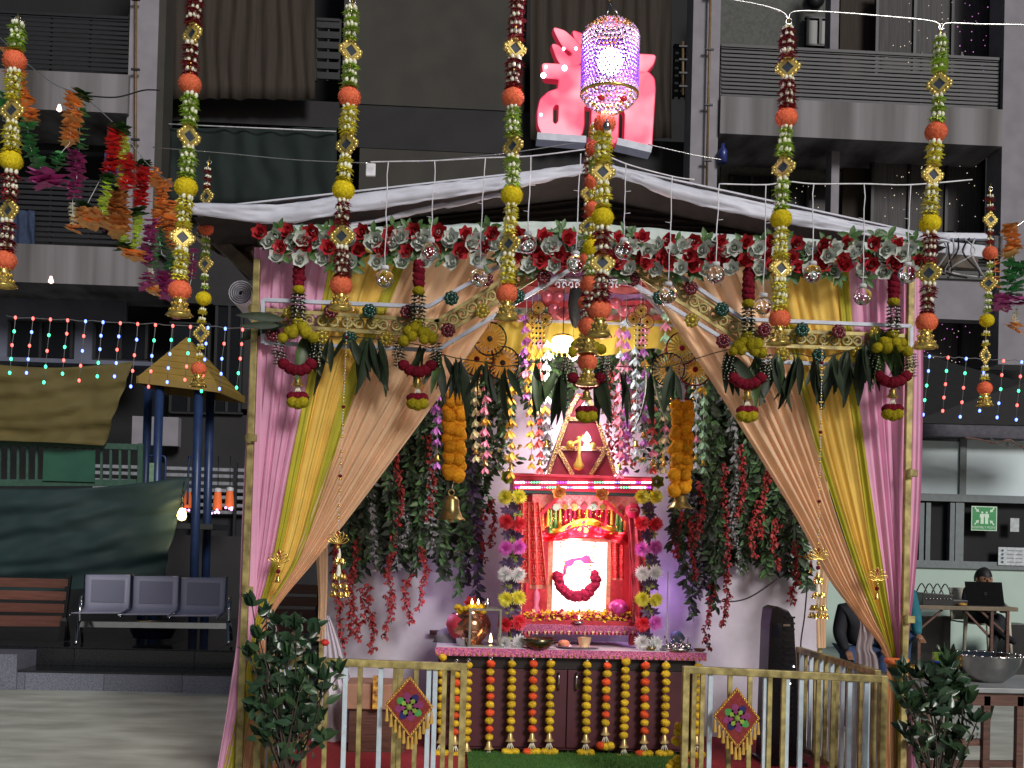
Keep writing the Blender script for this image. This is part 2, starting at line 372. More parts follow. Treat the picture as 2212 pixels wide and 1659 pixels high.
# ---------------------------------------------------------------- ground floor room on the right
rm = thing('ground_floor_room', 'pale ground floor room with grey framed glazing behind the sound desk', 'building', (9, 15.4, 0))
rw = mat('mint_white_wall', S(158,176,168,1.25), .8, 0, .05, 2); rw2 = mat('white_panel', S(166,178,182,1.5), .7, 0, .05, 2); fr = mat('grey_aluminium', S(98,106,110,1.15), .4, .3, .08)
RY = 15.0
def rp(name, r, m, Y, dep=.1, par=rm, **k): return part(name, MB().pxbox(*r, Y, dep), m, par, **k)
rp('wall', (1500,1226,2500,1425), rw, RY, .2); rp('plinth', (1500,1425,2500,1450), wd, RY-.03, .2); 
rp('dark_glazing', (1800,1085,2500,1226), rec, RY+.1, .05)
for r in [(1820,950,2074,1070),(2088,952,2500,1076)]: rp('panel', r, rw2, RY+.02, .1)
frm = part('window_frame', MB().pxbox(2074,940,2088,1080,RY-.02,.1), fr, rm)
for r in [(1800,1070,2500,1086),(1800,1214,2500,1230)]: rp('rail', r, fr, RY-.04, .1, frm)
for r in [(1986,1086,1996,1214),(2000,1086,2010,1214),(2052,1086,2062,1214),(2064,1086,2082,1214)]: rp('mullion', r, fr, RY-.03, .1, frm)
rp('canopy_slab', (1800,918,2500,946), mat('mauve_fascia', S(78,76,86,1.2), .8, 0, .2), 14.75, .3)
o = part('black_tarp', MB().add([P(1960,760,14.6),P(2212,828,13.6),P(2400,850,13.6),P(2400,925,13.6),P(1960,915,13.6)], [(0,1,2,3,4)]), mat('black_tarp', S(26,26,28), .8), None, solid=.02)
tag(o, 'black tarpaulin with sloping top edge above the room canopy', 'tarpaulin')
grs = mat('exit_green', S(46,132,78,1.15), .5, 0, .05); sgw = mat('sign_white', S(196,220,200,1.1), .5, 0, .03)
# assembly point sign
YS = RY-.06; c = P(2126,1120,YS); u = PX(YS)
sg = thing('assembly_point_sign', 'green ASSEMBLY POINT sign with arrows stuck on the dark glass', 'sign', tuple(c))
part('sign_plate', MB().box(c.x-29*u,c.x+29*u,YS,YS+.01,c.z-27*u,c.z+27*u), sgw, sg)
part('green_field', MB().box(c.x-27*u,c.x+27*u,YS-.003,YS,c.z-25*u,c.z+25*u), grs, sg)
def U(x, z): return (c.x+x*u, c.z+z*u)
for sx, sz in ((-1,1),(1,1),(-1,-1),(1,-1)):
    o = (sx*17, 5+sz*13); pr = [(6,5),(-2,4),(0,2),(-5,-4),(-3,-6),(2,0),(4,-3)]
    pts = [U(o[0]-sx*(a-1), o[1]-sz*(b-1)) for a, b in pr]
    part('arrow', MB().prism(pts, YS-.006, YS-.003), sgw, sg)
for sx in (-1, 1):
    mb = MB().lathe((c.x+sx*5*u, YS-.004, c.z+13*u), [(0,-2.6*u),(2.4*u,-1.4*u),(2.6*u,0),(2.2*u,1.5*u),(0,2.6*u)], 10, sy=.05)
    mb.prism([U(sx*5-5,10),U(sx*5+5,10),U(sx*5+5.5,2),U(sx*5+3.5,2),U(sx*5+3.5,-12),U(sx*5-3.5,-12),U(sx*5-3.5,2),U(sx*5-5.5,2)], YS-.006, YS-.0032)
    part('pictogram', mb, sgw, sg)
put('lettering', text_mesh('ASSEMBLY POINT', 7.4*u, .001, sgw), sg, (c.x, YS-.005, c.z-20*u))
c = P(2192,1134,YS); nb = tag(part('notice', MB().box(c.x-10*u,c.x+10*u,YS,YS+.01,c.z-15*u,c.z+15*u), mat('paper', S(170,176,180,1.2), .7), None), 'small white card taped on the glass right of the green sign', 'notice')
c = P(2183,1202,YS); nb = thing('notice_board', 'white rule sheet with small symbols low on the dark glass', 'notice', tuple(c))
part('sheet', MB().box(c.x-28*u,c.x+32*u,YS,YS+.01,c.z-20*u,c.z+20*u), MATS['paper'], nb, bev=.003)
ink = mat('blue_ink', S(70,90,110), .7)
for i in range(4):
    z = c.z+(13-i*8.5)*u
    part('text_line', MB().box(c.x-8*u,c.x+8*u,YS-.002,YS,z-1.2*u,z+1.2*u).box(c.x+11*u,c.x+27*u,YS-.002,YS,z-1.2*u,z+1.2*u), mat('grey_ink', S(140,146,150), .7), nb)
    part('symbol', MB().prism([(c.x-23*u,z-2*u),(c.x-17*u,z-3*u),(c.x-15*u,z+1*u),(c.x-19*u,z+3*u)], YS-.002, YS), ink, nb)
e_soft = mat('lamp_reflection_white', (.9,.9,.9), .5, emit=(.9,.95,1), es=1.2)
o = part('cable', MB().tube(smooth_path([P(2085,945,14.5),P(2120,950,14.5),P(2150,957,14.5),P(2180,950,14.5),P(2200,962,14.5),P(2240,985,14.5)],6), .012, 5), mat('pink_cable', S(200,150,140)), None); tag(o, 'pale pink cable looping under the room canopy', 'cable')
o = part('cable', MB().tube(smooth_path([P(2140,947,14.4),P(2175,966,14.4),P(2200,955,14.4),P(2250,950,14.4)],6), .01, 5).ball(P(2178,960,14.4),.03,6,4), white_wire, None); tag(o, 'white cable with a small bulb holder hanging under the canopy', 'cable')

# ---------------------------------------------------------------- playground
play = thing('playground_tower', 'playground tower with yellow pyramid roof on blue posts behind the chairs', 'playground tower', tuple(P(395,1400,14)))
yr = mat('yellow_roof_plastic', S(128,104,48,1.2), .5, 0, .1, 4); bluep = mat('blue_post', S(42,62,104,.85), .4, .1, .15, 6)
Yt = 13.9; ap = P(404,728,Yt+.35); e = [P(300,812,Yt-.1), P(470,832,Yt-.1)]
e += [Vector((e[1].x+.12, Yt+.9, e[1].z)), Vector((e[0].x+.12, Yt+.9, e[0].z))]
rf = thing and MB()
def facep(a, b, n=7):
    for i in range(n):
        t0, t1 = i/n, (i+1)/n
        p = [a.lerp(ap,t0), b.lerp(ap,t0), b.lerp(ap,t1*.999), a.lerp(ap,t1*.999)]
        cen = (e[0]+e[2])/2; off = Vector(((a+b)/2-cen).to_2d().to_3d()).normalized()*.02
        rf.add([p[0]+off-Vector((0,0,.012)), p[1]+off-Vector((0,0,.012)), p[2], p[3]], [(0,1,2,3)])
for i in range(4): facep(e[i], e[(i+1)%4])
part('roof', rf, yr, play, solid=.02)
mb = MB(); dz = Vector((0,0,-.09))
for i in range(4): a, b = e[i], e[(i+1)%4]; mb.add([a,b,b+dz,a+dz], [(0,1,2,3)])
part('roof_rim', mb, yr, play, solid=.03)
for px, y in ((321,Yt+.75),(345,Yt),(430,Yt),(455,Yt+.75)):
    t = P(px,830,y); b = P(px-(18 if px<400 else 15),1400,y); b.z = max(b.z,.3); part('post', MB().tube([t, b], .055, 10), bluep, play)
    part('cap', MB().ball(t, .06, 8, 5), bluep, play)
part('hand_rail', MB().tube(smooth_path([P(322,985,Yt),P(350,985,Yt),P(358,1000,Yt),P(352,1090,Yt)],5), .014, 6), bluep, play)
part('hand_rail', MB().tube(smooth_path([P(432,985,Yt),P(415,985,Yt),P(408,1000,Yt),P(405,1090,Yt)],5), .014, 6), bluep, play)
part('green_panel', MB().pxbox(322,1000,332,1060,Yt-.05,.05), mat('pale_green_plastic', S(120,150,120), .4), play)
part('platform_deck', MB().pxbox(310,1130,460,1142,Yt,.9), mat('deck', S(40,44,48)), play)
gr = mat('green_railing', S(52,82,70,1.15), .5, .1, .15)
br = thing('green_bridge_railing', 'green metal play bridge railing below the yellow sheet at far left', 'railing', tuple(P(150,1045,13.8)))
part('top_rail', MB().bar(P(-60,955,13.8),P(305,966,13.8),.07,.06), gr, br); part('bottom_rail', MB().bar(P(-60,1043,13.8),P(305,1043,13.8),.08,.06), gr, br)
for i in range(17):
    x = -20+i*20; part('baluster', MB().bar(P(x,955+x*.03,13.8),P(x-1,1043,13.8),.028), gr, br)
part('green_sheet', MB().pxbox(93,970,205,1040,13.74,.02), mat('green_plastic_sheet', S(44,84,70,1.1), .15, 0, .15, 3), br)
part('post', MB().bar(P(305,958,13.75),P(303,1045,13.75),.06), gr, br)
yt = mat('olive_yellow_sheet', S(84,74,38,1.2), .8, 0, .12, 4, .2)
def tarp(name, lab, corners, Y, m, wv=.05, sag=0, nu=40, nv=24):
    A, B, Cc, D = corners
    def fn(u, v):
        t = (A[0]*(1-u)+B[0]*u, A[1]*(1-u)+B[1]*u+sag*math.sin(PI*u)); b = (D[0]*(1-u)+Cc[0]*u, D[1]*(1-u)+Cc[1]*u)
        p = P(t[0]*(1-v)+b[0]*v, t[1]*(1-v)+b[1]*v, Y); q = Vector((u*3+v*1.5, v*4, A[0])); p.y += wv*(noise.noise(q)*2+.5*noise.noise(q*3)+.35*math.sin(v*26+u*6+3*noise.noise(q)))
        return p
    return tag(part(name, MB().sheet(fn, nu, nv), m, None, solid=.006), lab, 'tarpaulin')
tarp('yellow_tarpaulin', 'olive yellow cloth sheet hung above the green railing at left', [(-80,778),(290,782),(222,962),(-80,948)], 13.6, yt, .05, 14)
gt = mat('dark_teal_tarp', S(24,46,48,1.0), .75, 0, .12, 4, .2)
tarp('green_tarpaulin', 'dark green cloth sheet hanging behind the metal chairs', [(-80,1052),(412,1030),(345,1262),(-80,1290)], 13.0, gt, .05, 14, 60, 40)
mb = MB().pxbox(355,1160,760,1420,16.4,.2); tag(part('low_wall', mb, wd, None), 'low dark wall behind the blue playground posts', 'wall')
sh = thing('slatted_shed', 'dark shed with pale horizontal slats seen between the blue posts', 'shed', tuple(P(440,1100,17.6)))
for y in (1008,1022,1038,1053,1068,1085,1100):
    part('slat', MB().pxbox(200,y,560,y+7,17.6,.05), mat('pale_slat', S(118,120,128,1.2), .6), sh)
part('frame', MB().pxbox(346,1000,352,1160,17.5,.08).pxbox(415,1000,420,1160,17.5,.08).pxbox(505,1000,510,1160,17.5,.08).pxbox(200,1060,560,1160,17.75,.1), rail_m, sh)
# glowing paper lanterns
lant = mat('lantern_orange', S(220,90,40), .6, emit=(1,.28,.06), es=.22); lp_ = mat('lantern_pink_light', (1,.5,.9), .5, emit=(1,.4,.9), es=3)
for (x,y,h,l) in ((405,1080,34,'orange paper lantern beside the right blue posts above the bulb'),(470,1082,38,'left orange paper lantern of the pair near the tent edge'),(496,1080,38,'right orange paper lantern of the pair near the tent edge')):
    c = P(x,y,15.6); u = PX(15.6); t = thing('paper_lantern', l, 'lantern', tuple(c), 'orange paper lanterns')
    part('shade', MB().lathe(c, [(7*u,h/2*u),(9*u,0),(10*u,-h/2*u)], 6), lant, t)
    part('top_ring', MB().lathe((c.x,c.y,c.z+h/2*u), [(8*u,0),(8*u,7*u),(2*u,9*u)], 6), white_wire, t)
    mb = MB()
    for k in range(5): mb.ball((c.x+RN.uniform(-9,9)*u, c.y-.1, c.z-(h/2+RN.uniform(-3,9))*u), .018, 6, 4)
    part('bulb', mb, lp_, t)
    part('cord', MB().tube([c+Vector((0,0,h/2*u)), P(x+2,985,15.6)], .006, 4), black_m, t)
c = P(393,1111,12.9); t = thing('lit_bulb', 'bright warm bulb glowing behind the edge of the green sheet', 'light bulb', tuple(c))
part('bulb', MB().lathe(c, [(0,-.075),(.04,-.06),(.055,-.02),(.045,.03),(.02,.07)], 12), mat('bulb_warm', (1,.8,.4), .4, emit=(1,.72,.25), es=9), t)
part('holder', MB().lathe(c, [(.022,.07),(.024,.12),(.01,.14)], 8), black_m, t); part('cord', MB().tube([c+Vector((0,0,.14)), P(398,1040,12.9)], .006, 4), black_m, t)
pl = bpy.data.lights.new('bulb_light','POINT'); pl.energy = 10; pl.color = (1,.7,.35); pl.shadow_soft_size = .06
po = bpy.data.objects.new('bulb_light', pl); C.objects.link(po); po.location = c+Vector((0,-.12,-.02))

# icicle lights
def icicles(lab, x0, x1, n, ya, yb, ytail, Y, nb, dx=-1.2):
    t = thing('icicle_lights', lab, 'string lights', tuple(P(x0,ya,Y)), 'multicolour icicle light strings'); u = PX(Y); mb = MB()
    top = [P(x0-20+(x1-x0+40)*i/20, ya+(yb-ya)*i/20+4*abs(math.sin(i*1.3)), Y) for i in range(21)]
    part('wire', MB().tube(top, .005, 4), mat('grey_wire', (.16,.16,.17), .6), t)
    bme = [MB().ball((0,0,0), 3.1*u, 7, 5).mesh('bulb', e) for e in (e_b, e_r, e_g)]
    cap = MB()
    for i in range(n):
        x = x0+(x1-x0)*i/(n-1); y = ya+(yb-ya)*i/(n-1); L = ytail+RN.uniform(-14,12); pts = []
        for j in range(nb):
            p = P(x+dx*L*j/(nb-1)*.03*3+RN.uniform(-1,1), y+4+L*j/(nb-1), Y); pts.append(p)
            put('bulb', RN.choice(bme if j else bme[:2]), t, p, scale=(1,1,1.3))
            cap.tube([p, p+Vector((0,0,4*u))], 1.1*u, 5)
        part('cord', MB().tube(pts, .004, 4), MATS['grey_wire'], t)
    part('socket', cap, black_m, t, kind='stuff')
icicles('blue, red and green icicle lights strung across the left building front', 33, 525, 14, 682, 708, 125, 12.2, 5)
icicles('blue, red and green icicle lights right of the tent', 2008, 2208, 6, 766, 778, 122, 12.6, 5)
for x,y,l in ((128,236,'small lit red and white bulb hanging in front of the upper left balcony'),(110,607,'small lit red bulb under the lower left balcony slab')):
    c = P(x,y,12); o = tag(part('small_lamp', MB().lathe(c, [(0,-.03),(.03,-.01),(.012,.05)], 8), mat('lamp_tip', (1,.4,.3), .4, emit=(1,.6,.5), es=4), None), l, 'light bulb')

# ---------------------------------------------------------------- seats at left
chrome = mat('chrome', (.55,.56,.6), .15, 1, .05); perf = mat('perforated_steel', S(124,124,142,1.9), .5, 0, .06, 200)
YB = 12.1
bn = thing('airport_chairs', 'three joined perforated steel waiting chairs on the dark platform', 'bench', tuple(P(330,1390,YB)))
zs = P(330,1340,YB).z
for i,(a,c_) in enumerate(((186,282),(290,386),(393,488))):
    def fn(u, v, a=a, c_=c_):
        if v < .62: 
            q = v/.62; p = P(a+(c_-a)*u-3*q, 1242+(1312-1242)*q+i*3, YB+.12-.12*q)
        else:
            q = (v-.62)/.38; p = P(a+(c_-a)*u-3, 1312+i*3, YB); p.z -= .03*math.sin(q*PI)+.04*q; p.y -= .42*q; p.z -= .0
        return p
    s_ = part('seat_shell', MB().sheet(fn, 8, 14), perf, bn, solid=.012)
    a3 = a+12; c3 = c_-12
    part('backrest_mesh', MB().add([P(a3,1252+i*3,YB+.085),P(c3,1254+i*3,YB+.085),P(c3-2,1302+i*3,YB+.0),P(a3-2,1300+i*3,YB+.0)], [(0,1,2,3)]), mat('mesh_dark', S(106,106,124,1.6), .5, 0, .06, 300), bn, solid=.004)
    for xx in (a-2, c_+2):
        part('seat_edge', MB().tube([P(xx,1240+i*3,YB+.12),P(xx-3,1314+i*3,YB-.02),P(xx-3,1314+i*3,YB)+Vector((0,-.42,-.05))], .012, 6), chrome, bn)
part('beam', MB().bar(P(170,1348,YB-.1),P(492,1352,YB-.1),.06,.06), chrome, bn)
for x in (172, 494):
    part('leg', MB().tube(smooth_path([P(x-8 if x<300 else x,1392,YB-.45),P(x-2,1340,YB-.3),P(x+3,1300,YB-.1)],5), .018, 6), chrome, bn)
    part('leg', MB().tube([P(x+6,1382,YB+.2),P(x+3,1345,YB-.05)], .016, 6), chrome, bn)
    part('armrest', MB().tube(smooth_path([P(x,1345,YB-.4),P(x+1,1300,YB-.35),P(x+4,1288,YB-.1),P(x+5,1290,YB+.1)],5), .014, 6), chrome, bn)
wbench = mat('reddish_slat_wood', S(96,58,48,1.2), .5, 0, .2, 8, .1, stretch=(.5,5,5))
def wbn(lab, x0, x1, y0, yb, Y):
    t = thing('wooden_bench', lab, 'bench', tuple(P((x0+x1)/2,yb,Y)), 'wooden slat benches')
    for i in range(3): part('back_slat', MB().pxbox(x0, y0+i*27, x1-i*4, y0+i*27+20, Y-.0-i*.03, .03), wbench, t, bev=.005)
    for i in range(3): 
        q = P(x0, y0+92, Y-.1-i*.13); q2 = P(x1-12, y0+94, Y-.1-i*.13); part('seat_slat', MB().bar(q, q2, .11, .03), wbench, t)
    for x in (x1+4, x0+20):
        part('frame', MB().bar(P(x,y0-5,Y+.05),P(x-12,y0+92,Y-.05),.05,.05).bar(P(x-12,y0+92,Y-.05),P(x-12,y0+92,Y-.5),.05,.05).bar(P(x-12,y0+94,Y-.5),P(x-16,yb,Y-.5),.05,.05).bar(P(x-10,y0+94,Y-.05),P(x-4,yb-4,Y+.1),.05,.05), black_metal, t)
wbn('reddish wooden slat bench at the far left beside the steel chairs', -120, 146, 1248, 1385, 12.1)
wbn('reddish wooden slat bench glimpsed behind the peach curtain', 560, 690, 1262, 1395, 12.1)
tag(part('plastic_tub', MB().lathe(P(330,1378,12.3), [(0,0),(.2,0),(.27,.16),(.29,.17)], 20), mat('navy_plastic', S(22,26,52), .4), None), 'dark blue plastic tub under the steel chairs', 'tub')
# ================================================================ PAVILION
YF = 6.75; u7 = PX(YF)
tent = thing('tent_frame', 'tent frame of golden posts, white rods and carved golden band across the front', 'tent', tuple(P(1260,1700,YF)))
gz = lambda px, py, Y: Vector((P(px,py,Y).x, Y, 0))
# posts
def post(px0, py0, px1, py1, Y, w=.04, name='post'):
    a = P(px0,py0,Y); b = P(px1,py1,Y); b.z = 0; part(name, MB().bar(a, b, w, w), gold, tent, bev=.004)
post(556,560,536,1000,YF-.07); post(1968,560,1962,1000,YF-.07)
post(700,900,697,1390,8.3,.03); post(1778,900,1772,1400,8.3,.03)
for px,py in ((545,667),(538,946),(1966,1022),(1960,1338),(530,1275)):
    c = P(px,py,YF-.11); mb = MB().lathe((0,0,0),[(0,-.008),(.024,-.008),(.024,.008),(0,.008)],12); me = mb.mesh('clamp', gold)
    o = put('clamp', me, tent, c, (PI/2,0,0)); o.scale = (1.0,1.25,1)
    part('clamp', MB().box(c.x-.005,c.x+.045,c.y-.012,c.y+.012,c.z-.022,c.z+.022), gold, tent, bev=.003)
# white rods
rods = [[(568,648),(568,742)],[(568,648),(924,663)],[(924,663),(1205,503)],[(572,741),(945,757)],[(945,757),(1275,556)],
        [(1968,705),(1968,765)],[(1968,705),(1606,690)],[(1606,690),(1345,511)],[(1850,790),(1640,780)],[(1640,780),(1275,556)]]
for a, b in rods: part('white_rod', MB().bar(P(*a,YF-.08),P(*b,YF-.08),.024,.024), whitem, tent, bev=.003)
# carved band
def scroll_mesh():
    mb = MB()
    for s in (1,-1):
        pts = []
        for i in range(15):
            t = i/14; a = t*2.6*PI; r = .034*(1-.72*t); pts.append(Vector((s*(.036-r*math.cos(a)) , 0, s*(-.002+r*math.sin(a)))))
        mb.tube(pts, [.0115*(1-.3*i/14) for i in range(15)], 5)
        mb.ball((s*.05,0,-s*.02), .009, 6, 4)
    mb.tube([(-.066,0,.018),(-.03,0,.03),(.0,0,0),(.03,0,-.03),(.066,0,-.018)], .0105, 5)
    return mb.mesh('scroll', gold)
scm = scroll_mesh()
for a, b in (((574,686),(948,710)),((948,710),(1275,508)),((1275,508),(1615,728)),((1615,728),(1965,742))):
    A = P(*a,YF-.06); B = P(*b,YF-.06); d = (B-A); L = d.length; d.normalize(); n = Vector((-d.z,0,d.x)); ang = math.atan2(-d.z, d.x)
    for s in (-1,1): part('band_edge', MB().bar(A+n*.046*s, B+n*.046*s, .022, .014), gold, tent)
    k = int(L/.135)
    for i in range(k): put('scroll', scm, tent, A+d*(L*(i+.5)/k), (0,ang,0))
# rosettes
def rosette():
    mb = MB()
    for i in range(8):
        a = 2*PI*i/8; mb.ball((.03*math.cos(a),0,.03*math.sin(a)), .0165, 7, 5)
    mb.ball((0,-.008,0), .02, 8, 5)
    for i in range(8):
        a = 2*PI*(i+.5)/8; mb.ball((.024*math.cos(a),-.016,.024*math.sin(a)), .0028, 5, 3, 1)
    return mb
bead_w = mat('glint_bead', (.85,.85,.85), .1, .3)
ros = {k: rosette().mesh('rosette', [m, bead_w]) for k, m in (('r', mat('ruby_rosette', S(84,22,32,1.5), .12, 0, .1)), ('g', mat('emerald_rosette', S(14,56,46,1.3), .12, 0, .1)), ('y', mat('golden_rosette', S(150,130,40,1.3), .2, .3, .1)))}
for x, y, k in [(715,672,'r'),(798,672,'g'),(880,674,'r'),(975,644,'g'),(628,675,'y'),(1042,672,'y'),(968,713,'r'),(835,731,'y'),(755,731,'g'),(590,722,'r'),(695,728,'y'),(1175,598,'r'),(1050,603,'r'),(1367,603,'r'),(1425,643,'g'),(1492,622,'r'),(1560,668,'g'),(1494,692,'y'),(1562,737,'r'),(1652,713,'r'),(1733,712,'g'),(1812,716,'r'),(1892,720,'y'),(1690,765,'y'),(1769,768,'g'),(1855,765,'y'),(1118,640,'g')]:
    put('rosette', ros[k], tent, P(x,y,YF-.12), (0,RN.random()*3,0))
# ---------------------------------------------------------------- drapes
def drape(name, lab, prof, m, nf=6, amp=.03, Y=YF, grp=None, nu=72, nv=46, seed=0, cat='curtain', dy=0):
    "prof: rows (y, xl, xr, fold factor) down the cloth"
    rows = [(Vector((p[1], p[0], p[3] if len(p)>3 else 1)), Vector((p[2], p[0], 0))) for p in prof]
    L = smooth_path([r[0] for r in rows], 8); Rr = smooth_path([r[1] for r in rows], 8); k = len(L)-1
    def fn(u, v):
        i = min(k-1, int(v*k)); f = v*k-i
        l = L[i].lerp(L[i+1], f); r = Rr[i].lerp(Rr[i+1], f)
        q = noise.noise(Vector((u*3.1+seed, v*1.3, seed))); q2 = noise.noise(Vector((u*11+seed, v*2.1, seed*2)))
        ph = 2*PI*nf*(u+.13*q+.03*q2) + seed
        tight = max(.25, min(1, (r.x-l.x)/110))
        x = l.x+(r.x-l.x)*(u+.012*math.sin(ph*1.0+1)*.5); y = l.y*(1-u)+r.y*u
        p = P(x, y, Y); a = amp*(.45+.55*tight)*l.z
        p.y += dy + a*.52*(math.sin(ph)+.28*math.sin(2.3*ph+4*q)+.5*q2) + .03*q
        return p
    return tag(part(name, MB().sheet(fn, nu, nv), m, None), lab, cat, grp)
LG = 'left tent drapes gathered to the post'; RG = 'right tent drapes gathered to the post'
drape('drape','outermost pink drape strip along the left golden post', [(535,549,560),(800,538,566),(1100,524,560),(1340,515,548),(1480,498,522),(1700,462,480)], pink_cl, 2, .015, YF-.03, LG, 16, seed=1)
drape('drape','wide pink drape of the left side, falling from under the roses', [(535,556,722),(800,548,676),(1000,540,632),(1200,530,592),(1342,521,554),(1480,497,530),(1700,470,484)], pink_cl, 6, .03, YF, LG, seed=2)
drape('drape','lime edge between the left pink and golden drapes', [(535,718,742),(800,668,692),(1000,628,650),(1200,590,606),(1342,551,562),(1480,524,544),(1700,470,500)], lime_cl, 2, .018, YF-.012, LG, 24, seed=3)
drape('drape','golden drape in the middle of the left side', [(535,738,874),(800,686,760),(1000,643,700),(1200,600,645),(1342,557,566),(1480,534,548),(1700,480,506)], gold_cl, 4, .03, YF+.005, LG, 40, seed=4)
drape('drape','second lime edge between the left golden and peach drapes', [(535,868,892),(800,756,784),(1000,696,718),(1200,638,650),(1342,561,569),(1480,538,552),(1700,485,510)], lime_cl, 2, .02, YF-.008, LG, 24, seed=5)
drape('drape','broad peach drape sweeping down to the left post', [(535,886,1178,.9),(640,840,1100),(858,760,950),(989,712,853),(1101,672,768),(1205,632,686),(1342,564,582),(1480,540,575),(1700,498,552)], peach_cl, 8, .034, YF, LG, 96, 60, seed=6)
drape('drape','outermost pink drape strip along the right golden post', [(560,1968,1990),(800,1972,1994),(1060,1968,1989),(1236,1960,1978),(1424,1950,1960),(1560,1956,1972),(1700,1960,1978)], pink_cl, 2, .015, YF-.03, RG, 16, seed=7)
drape('drape','wide pink drape of the right side, falling from under the roses', [(560,1826,1980),(800,1846,1978),(1000,1870,1975),(1236,1906,1968),(1424,1934,1958),(1560,1944,1966),(1700,1952,1974)], pink_cl, 6, .03, YF, RG, seed=8)
drape('drape','lime edge between the right pink and golden drapes', [(560,1808,1832),(800,1828,1850),(1000,1856,1874),(1236,1888,1910),(1424,1929,1937),(1560,1936,1950),(1700,1938,1955)], lime_cl, 2, .018, YF-.012, RG, 24, seed=9)
drape('drape','golden drape in the middle of the right side', [(560,1672,1812),(800,1730,1834),(1000,1784,1862),(1236,1862,1892),(1424,1924,1931),(1560,1932,1944),(1700,1934,1950)], gold_cl, 4, .03, YF+.005, RG, 40, seed=10)
drape('drape','second lime edge between the right golden and peach drapes', [(560,1650,1676),(800,1712,1736),(1000,1772,1792),(1236,1850,1868),(1424,1922,1928),(1560,1930,1940),(1700,1932,1945)], lime_cl, 2, .02, YF-.008, RG, 24, seed=11)
drape('drape','broad peach drape sweeping down to the right post', [(560,1350,1656,.9),(700,1455,1692),(844,1552,1730),(1101,1712,1804),(1246,1790,1856),(1337,1856,1890),(1424,1914,1926),(1560,1906,1934),(1700,1908,1938)], peach_cl, 8, .034, YF, RG, 96, 60, seed=12)
drape('drape','narrow peach drape at the rear left post beside the white backcloth', [(1100,690,705),(1180,682,708),(1300,688,706),(1385,684,700)], peach_cl, 3, .02, 8.25, None, 24, seed=13)
drape('drape','narrow peach drape at the rear right post beside the white backcloth', [(1040,1765,1790),(1180,1766,1800),(1290,1764,1786),(1400,1765,1785)], peach_cl, 3, .02, 8.25, None, 24, seed=14)
drape('drape','knotted silvery grey drape hanging behind the right railing', [(1230,1842,1862,.6),(1335,1858,1872,.6),(1370,1855,1890),(1400,1850,1885,.5),(1450,1850,1900),(1700,1838,1905)], mat('silver_drape', S(140,128,132,1.2), .45, .1, .1, 10), 4, .03, 7.6, None, 40, seed=15)
drape('drape','bunched white cloth at the left end of the backcloth', [(1330,700,712,.5),(1400,698,740),(1470,690,760),(1540,680,800),(1640,670,820)], cloth_w, 4, .05, 8.4, None, 40, seed=16)
o = part('ribbon', MB().lathe(P(1937,1427,YF-.02), [(.062,-.02),(.075,-.012),(.076,.01),(.06,.02)], 20, wob=.04, sy=.9), mat('orange_ribbon', S(225,110,60,1.3), .5), None); tag(o, 'orange ribbon tying the right drapes to the post', 'ribbon')
# string lights reflection specks omitted; sparkly cords on the drape
# ---------------------------------------------------------------- roof
def band(name, lab, up, lo, Y, m, th=.02, wv=.02, nu=90):
    U_ = smooth_path([(x,0,y) for x,y in up], 10); L_ = smooth_path([(x,0,y) for x,y in lo], 10); k = len(U_)-1
    def fn(u, v):
        i = min(k-1,int(u*k)); f = u*k-i; a = U_[i].lerp(U_[i+1],f); b = L_[min(i,len(L_)-2)].lerp(L_[min(i+1,len(L_)-1)],f); q = a.lerp(b,v)
        p = P(q.x,q.z,Y); p.y += -.012*math.sin(PI*v) + wv*(noise.noise(Vector((u*14+v*3,v*2.5,0)))+.8*noise.noise(Vector((u*40-v*6,v*4,1)))+.4*noise.noise(Vector((u*90,v*9,4)))); p.z += .006*noise.noise(Vector((u*50,v*3,7))); return p
    return part(name, MB().sheet(fn, nu, 8), m, None, solid=th)
t1 = band('roof_tarpaulin','',[(415,438),(590,443),(750,422),(950,397),(1100,378),(1280,352),(1330,360),(1500,408),(1700,449),(1880,486),(2050,508)],
     [(415,462),(590,482),(750,462),(950,430),(1100,408),(1280,372),(1330,382),(1500,440),(1700,484),(1880,512),(2050,524)], 7.1, tarp_w, .008, .02, 200)
tag(t1, 'long white folded tarpaulin edge peaking above the centre of the tent', 'tarpaulin')
# roof sheets running back, dark inside
rs = MB(); apx = P(1300,352,7.12); lf = P(415,450,7.12); rt = P(2050,515,7.12)
for a, b in ((lf, apx), (apx, rt)):
    rs.add([a, b, b+Vector((0,1.9,.05)), a+Vector((0,1.9,.05))], [(0,1,2,3)])
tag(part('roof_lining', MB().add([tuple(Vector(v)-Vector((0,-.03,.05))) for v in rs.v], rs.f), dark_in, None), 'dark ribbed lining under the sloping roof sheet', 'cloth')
tag(part('roof_sheet', rs, [tarp_w], None, solid=.01), 'sloping white roof sheet running back behind the folded edge', 'tarpaulin')
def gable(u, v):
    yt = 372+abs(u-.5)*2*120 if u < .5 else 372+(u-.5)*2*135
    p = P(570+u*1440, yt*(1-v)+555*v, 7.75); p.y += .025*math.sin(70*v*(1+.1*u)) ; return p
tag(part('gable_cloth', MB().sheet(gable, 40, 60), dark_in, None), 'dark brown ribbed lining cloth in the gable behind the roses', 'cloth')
t2 = band('valance_cloth','',[(600,490),(760,484),(900,452),(1000,434),(1100,415)],[(600,500),(760,492),(900,460),(1000,441),(1100,420)], 7.2, tarp_w, .01, .01, 30); tag(t2, 'thin white tarpaulin strip under the left slope of the roof', 'tarpaulin')
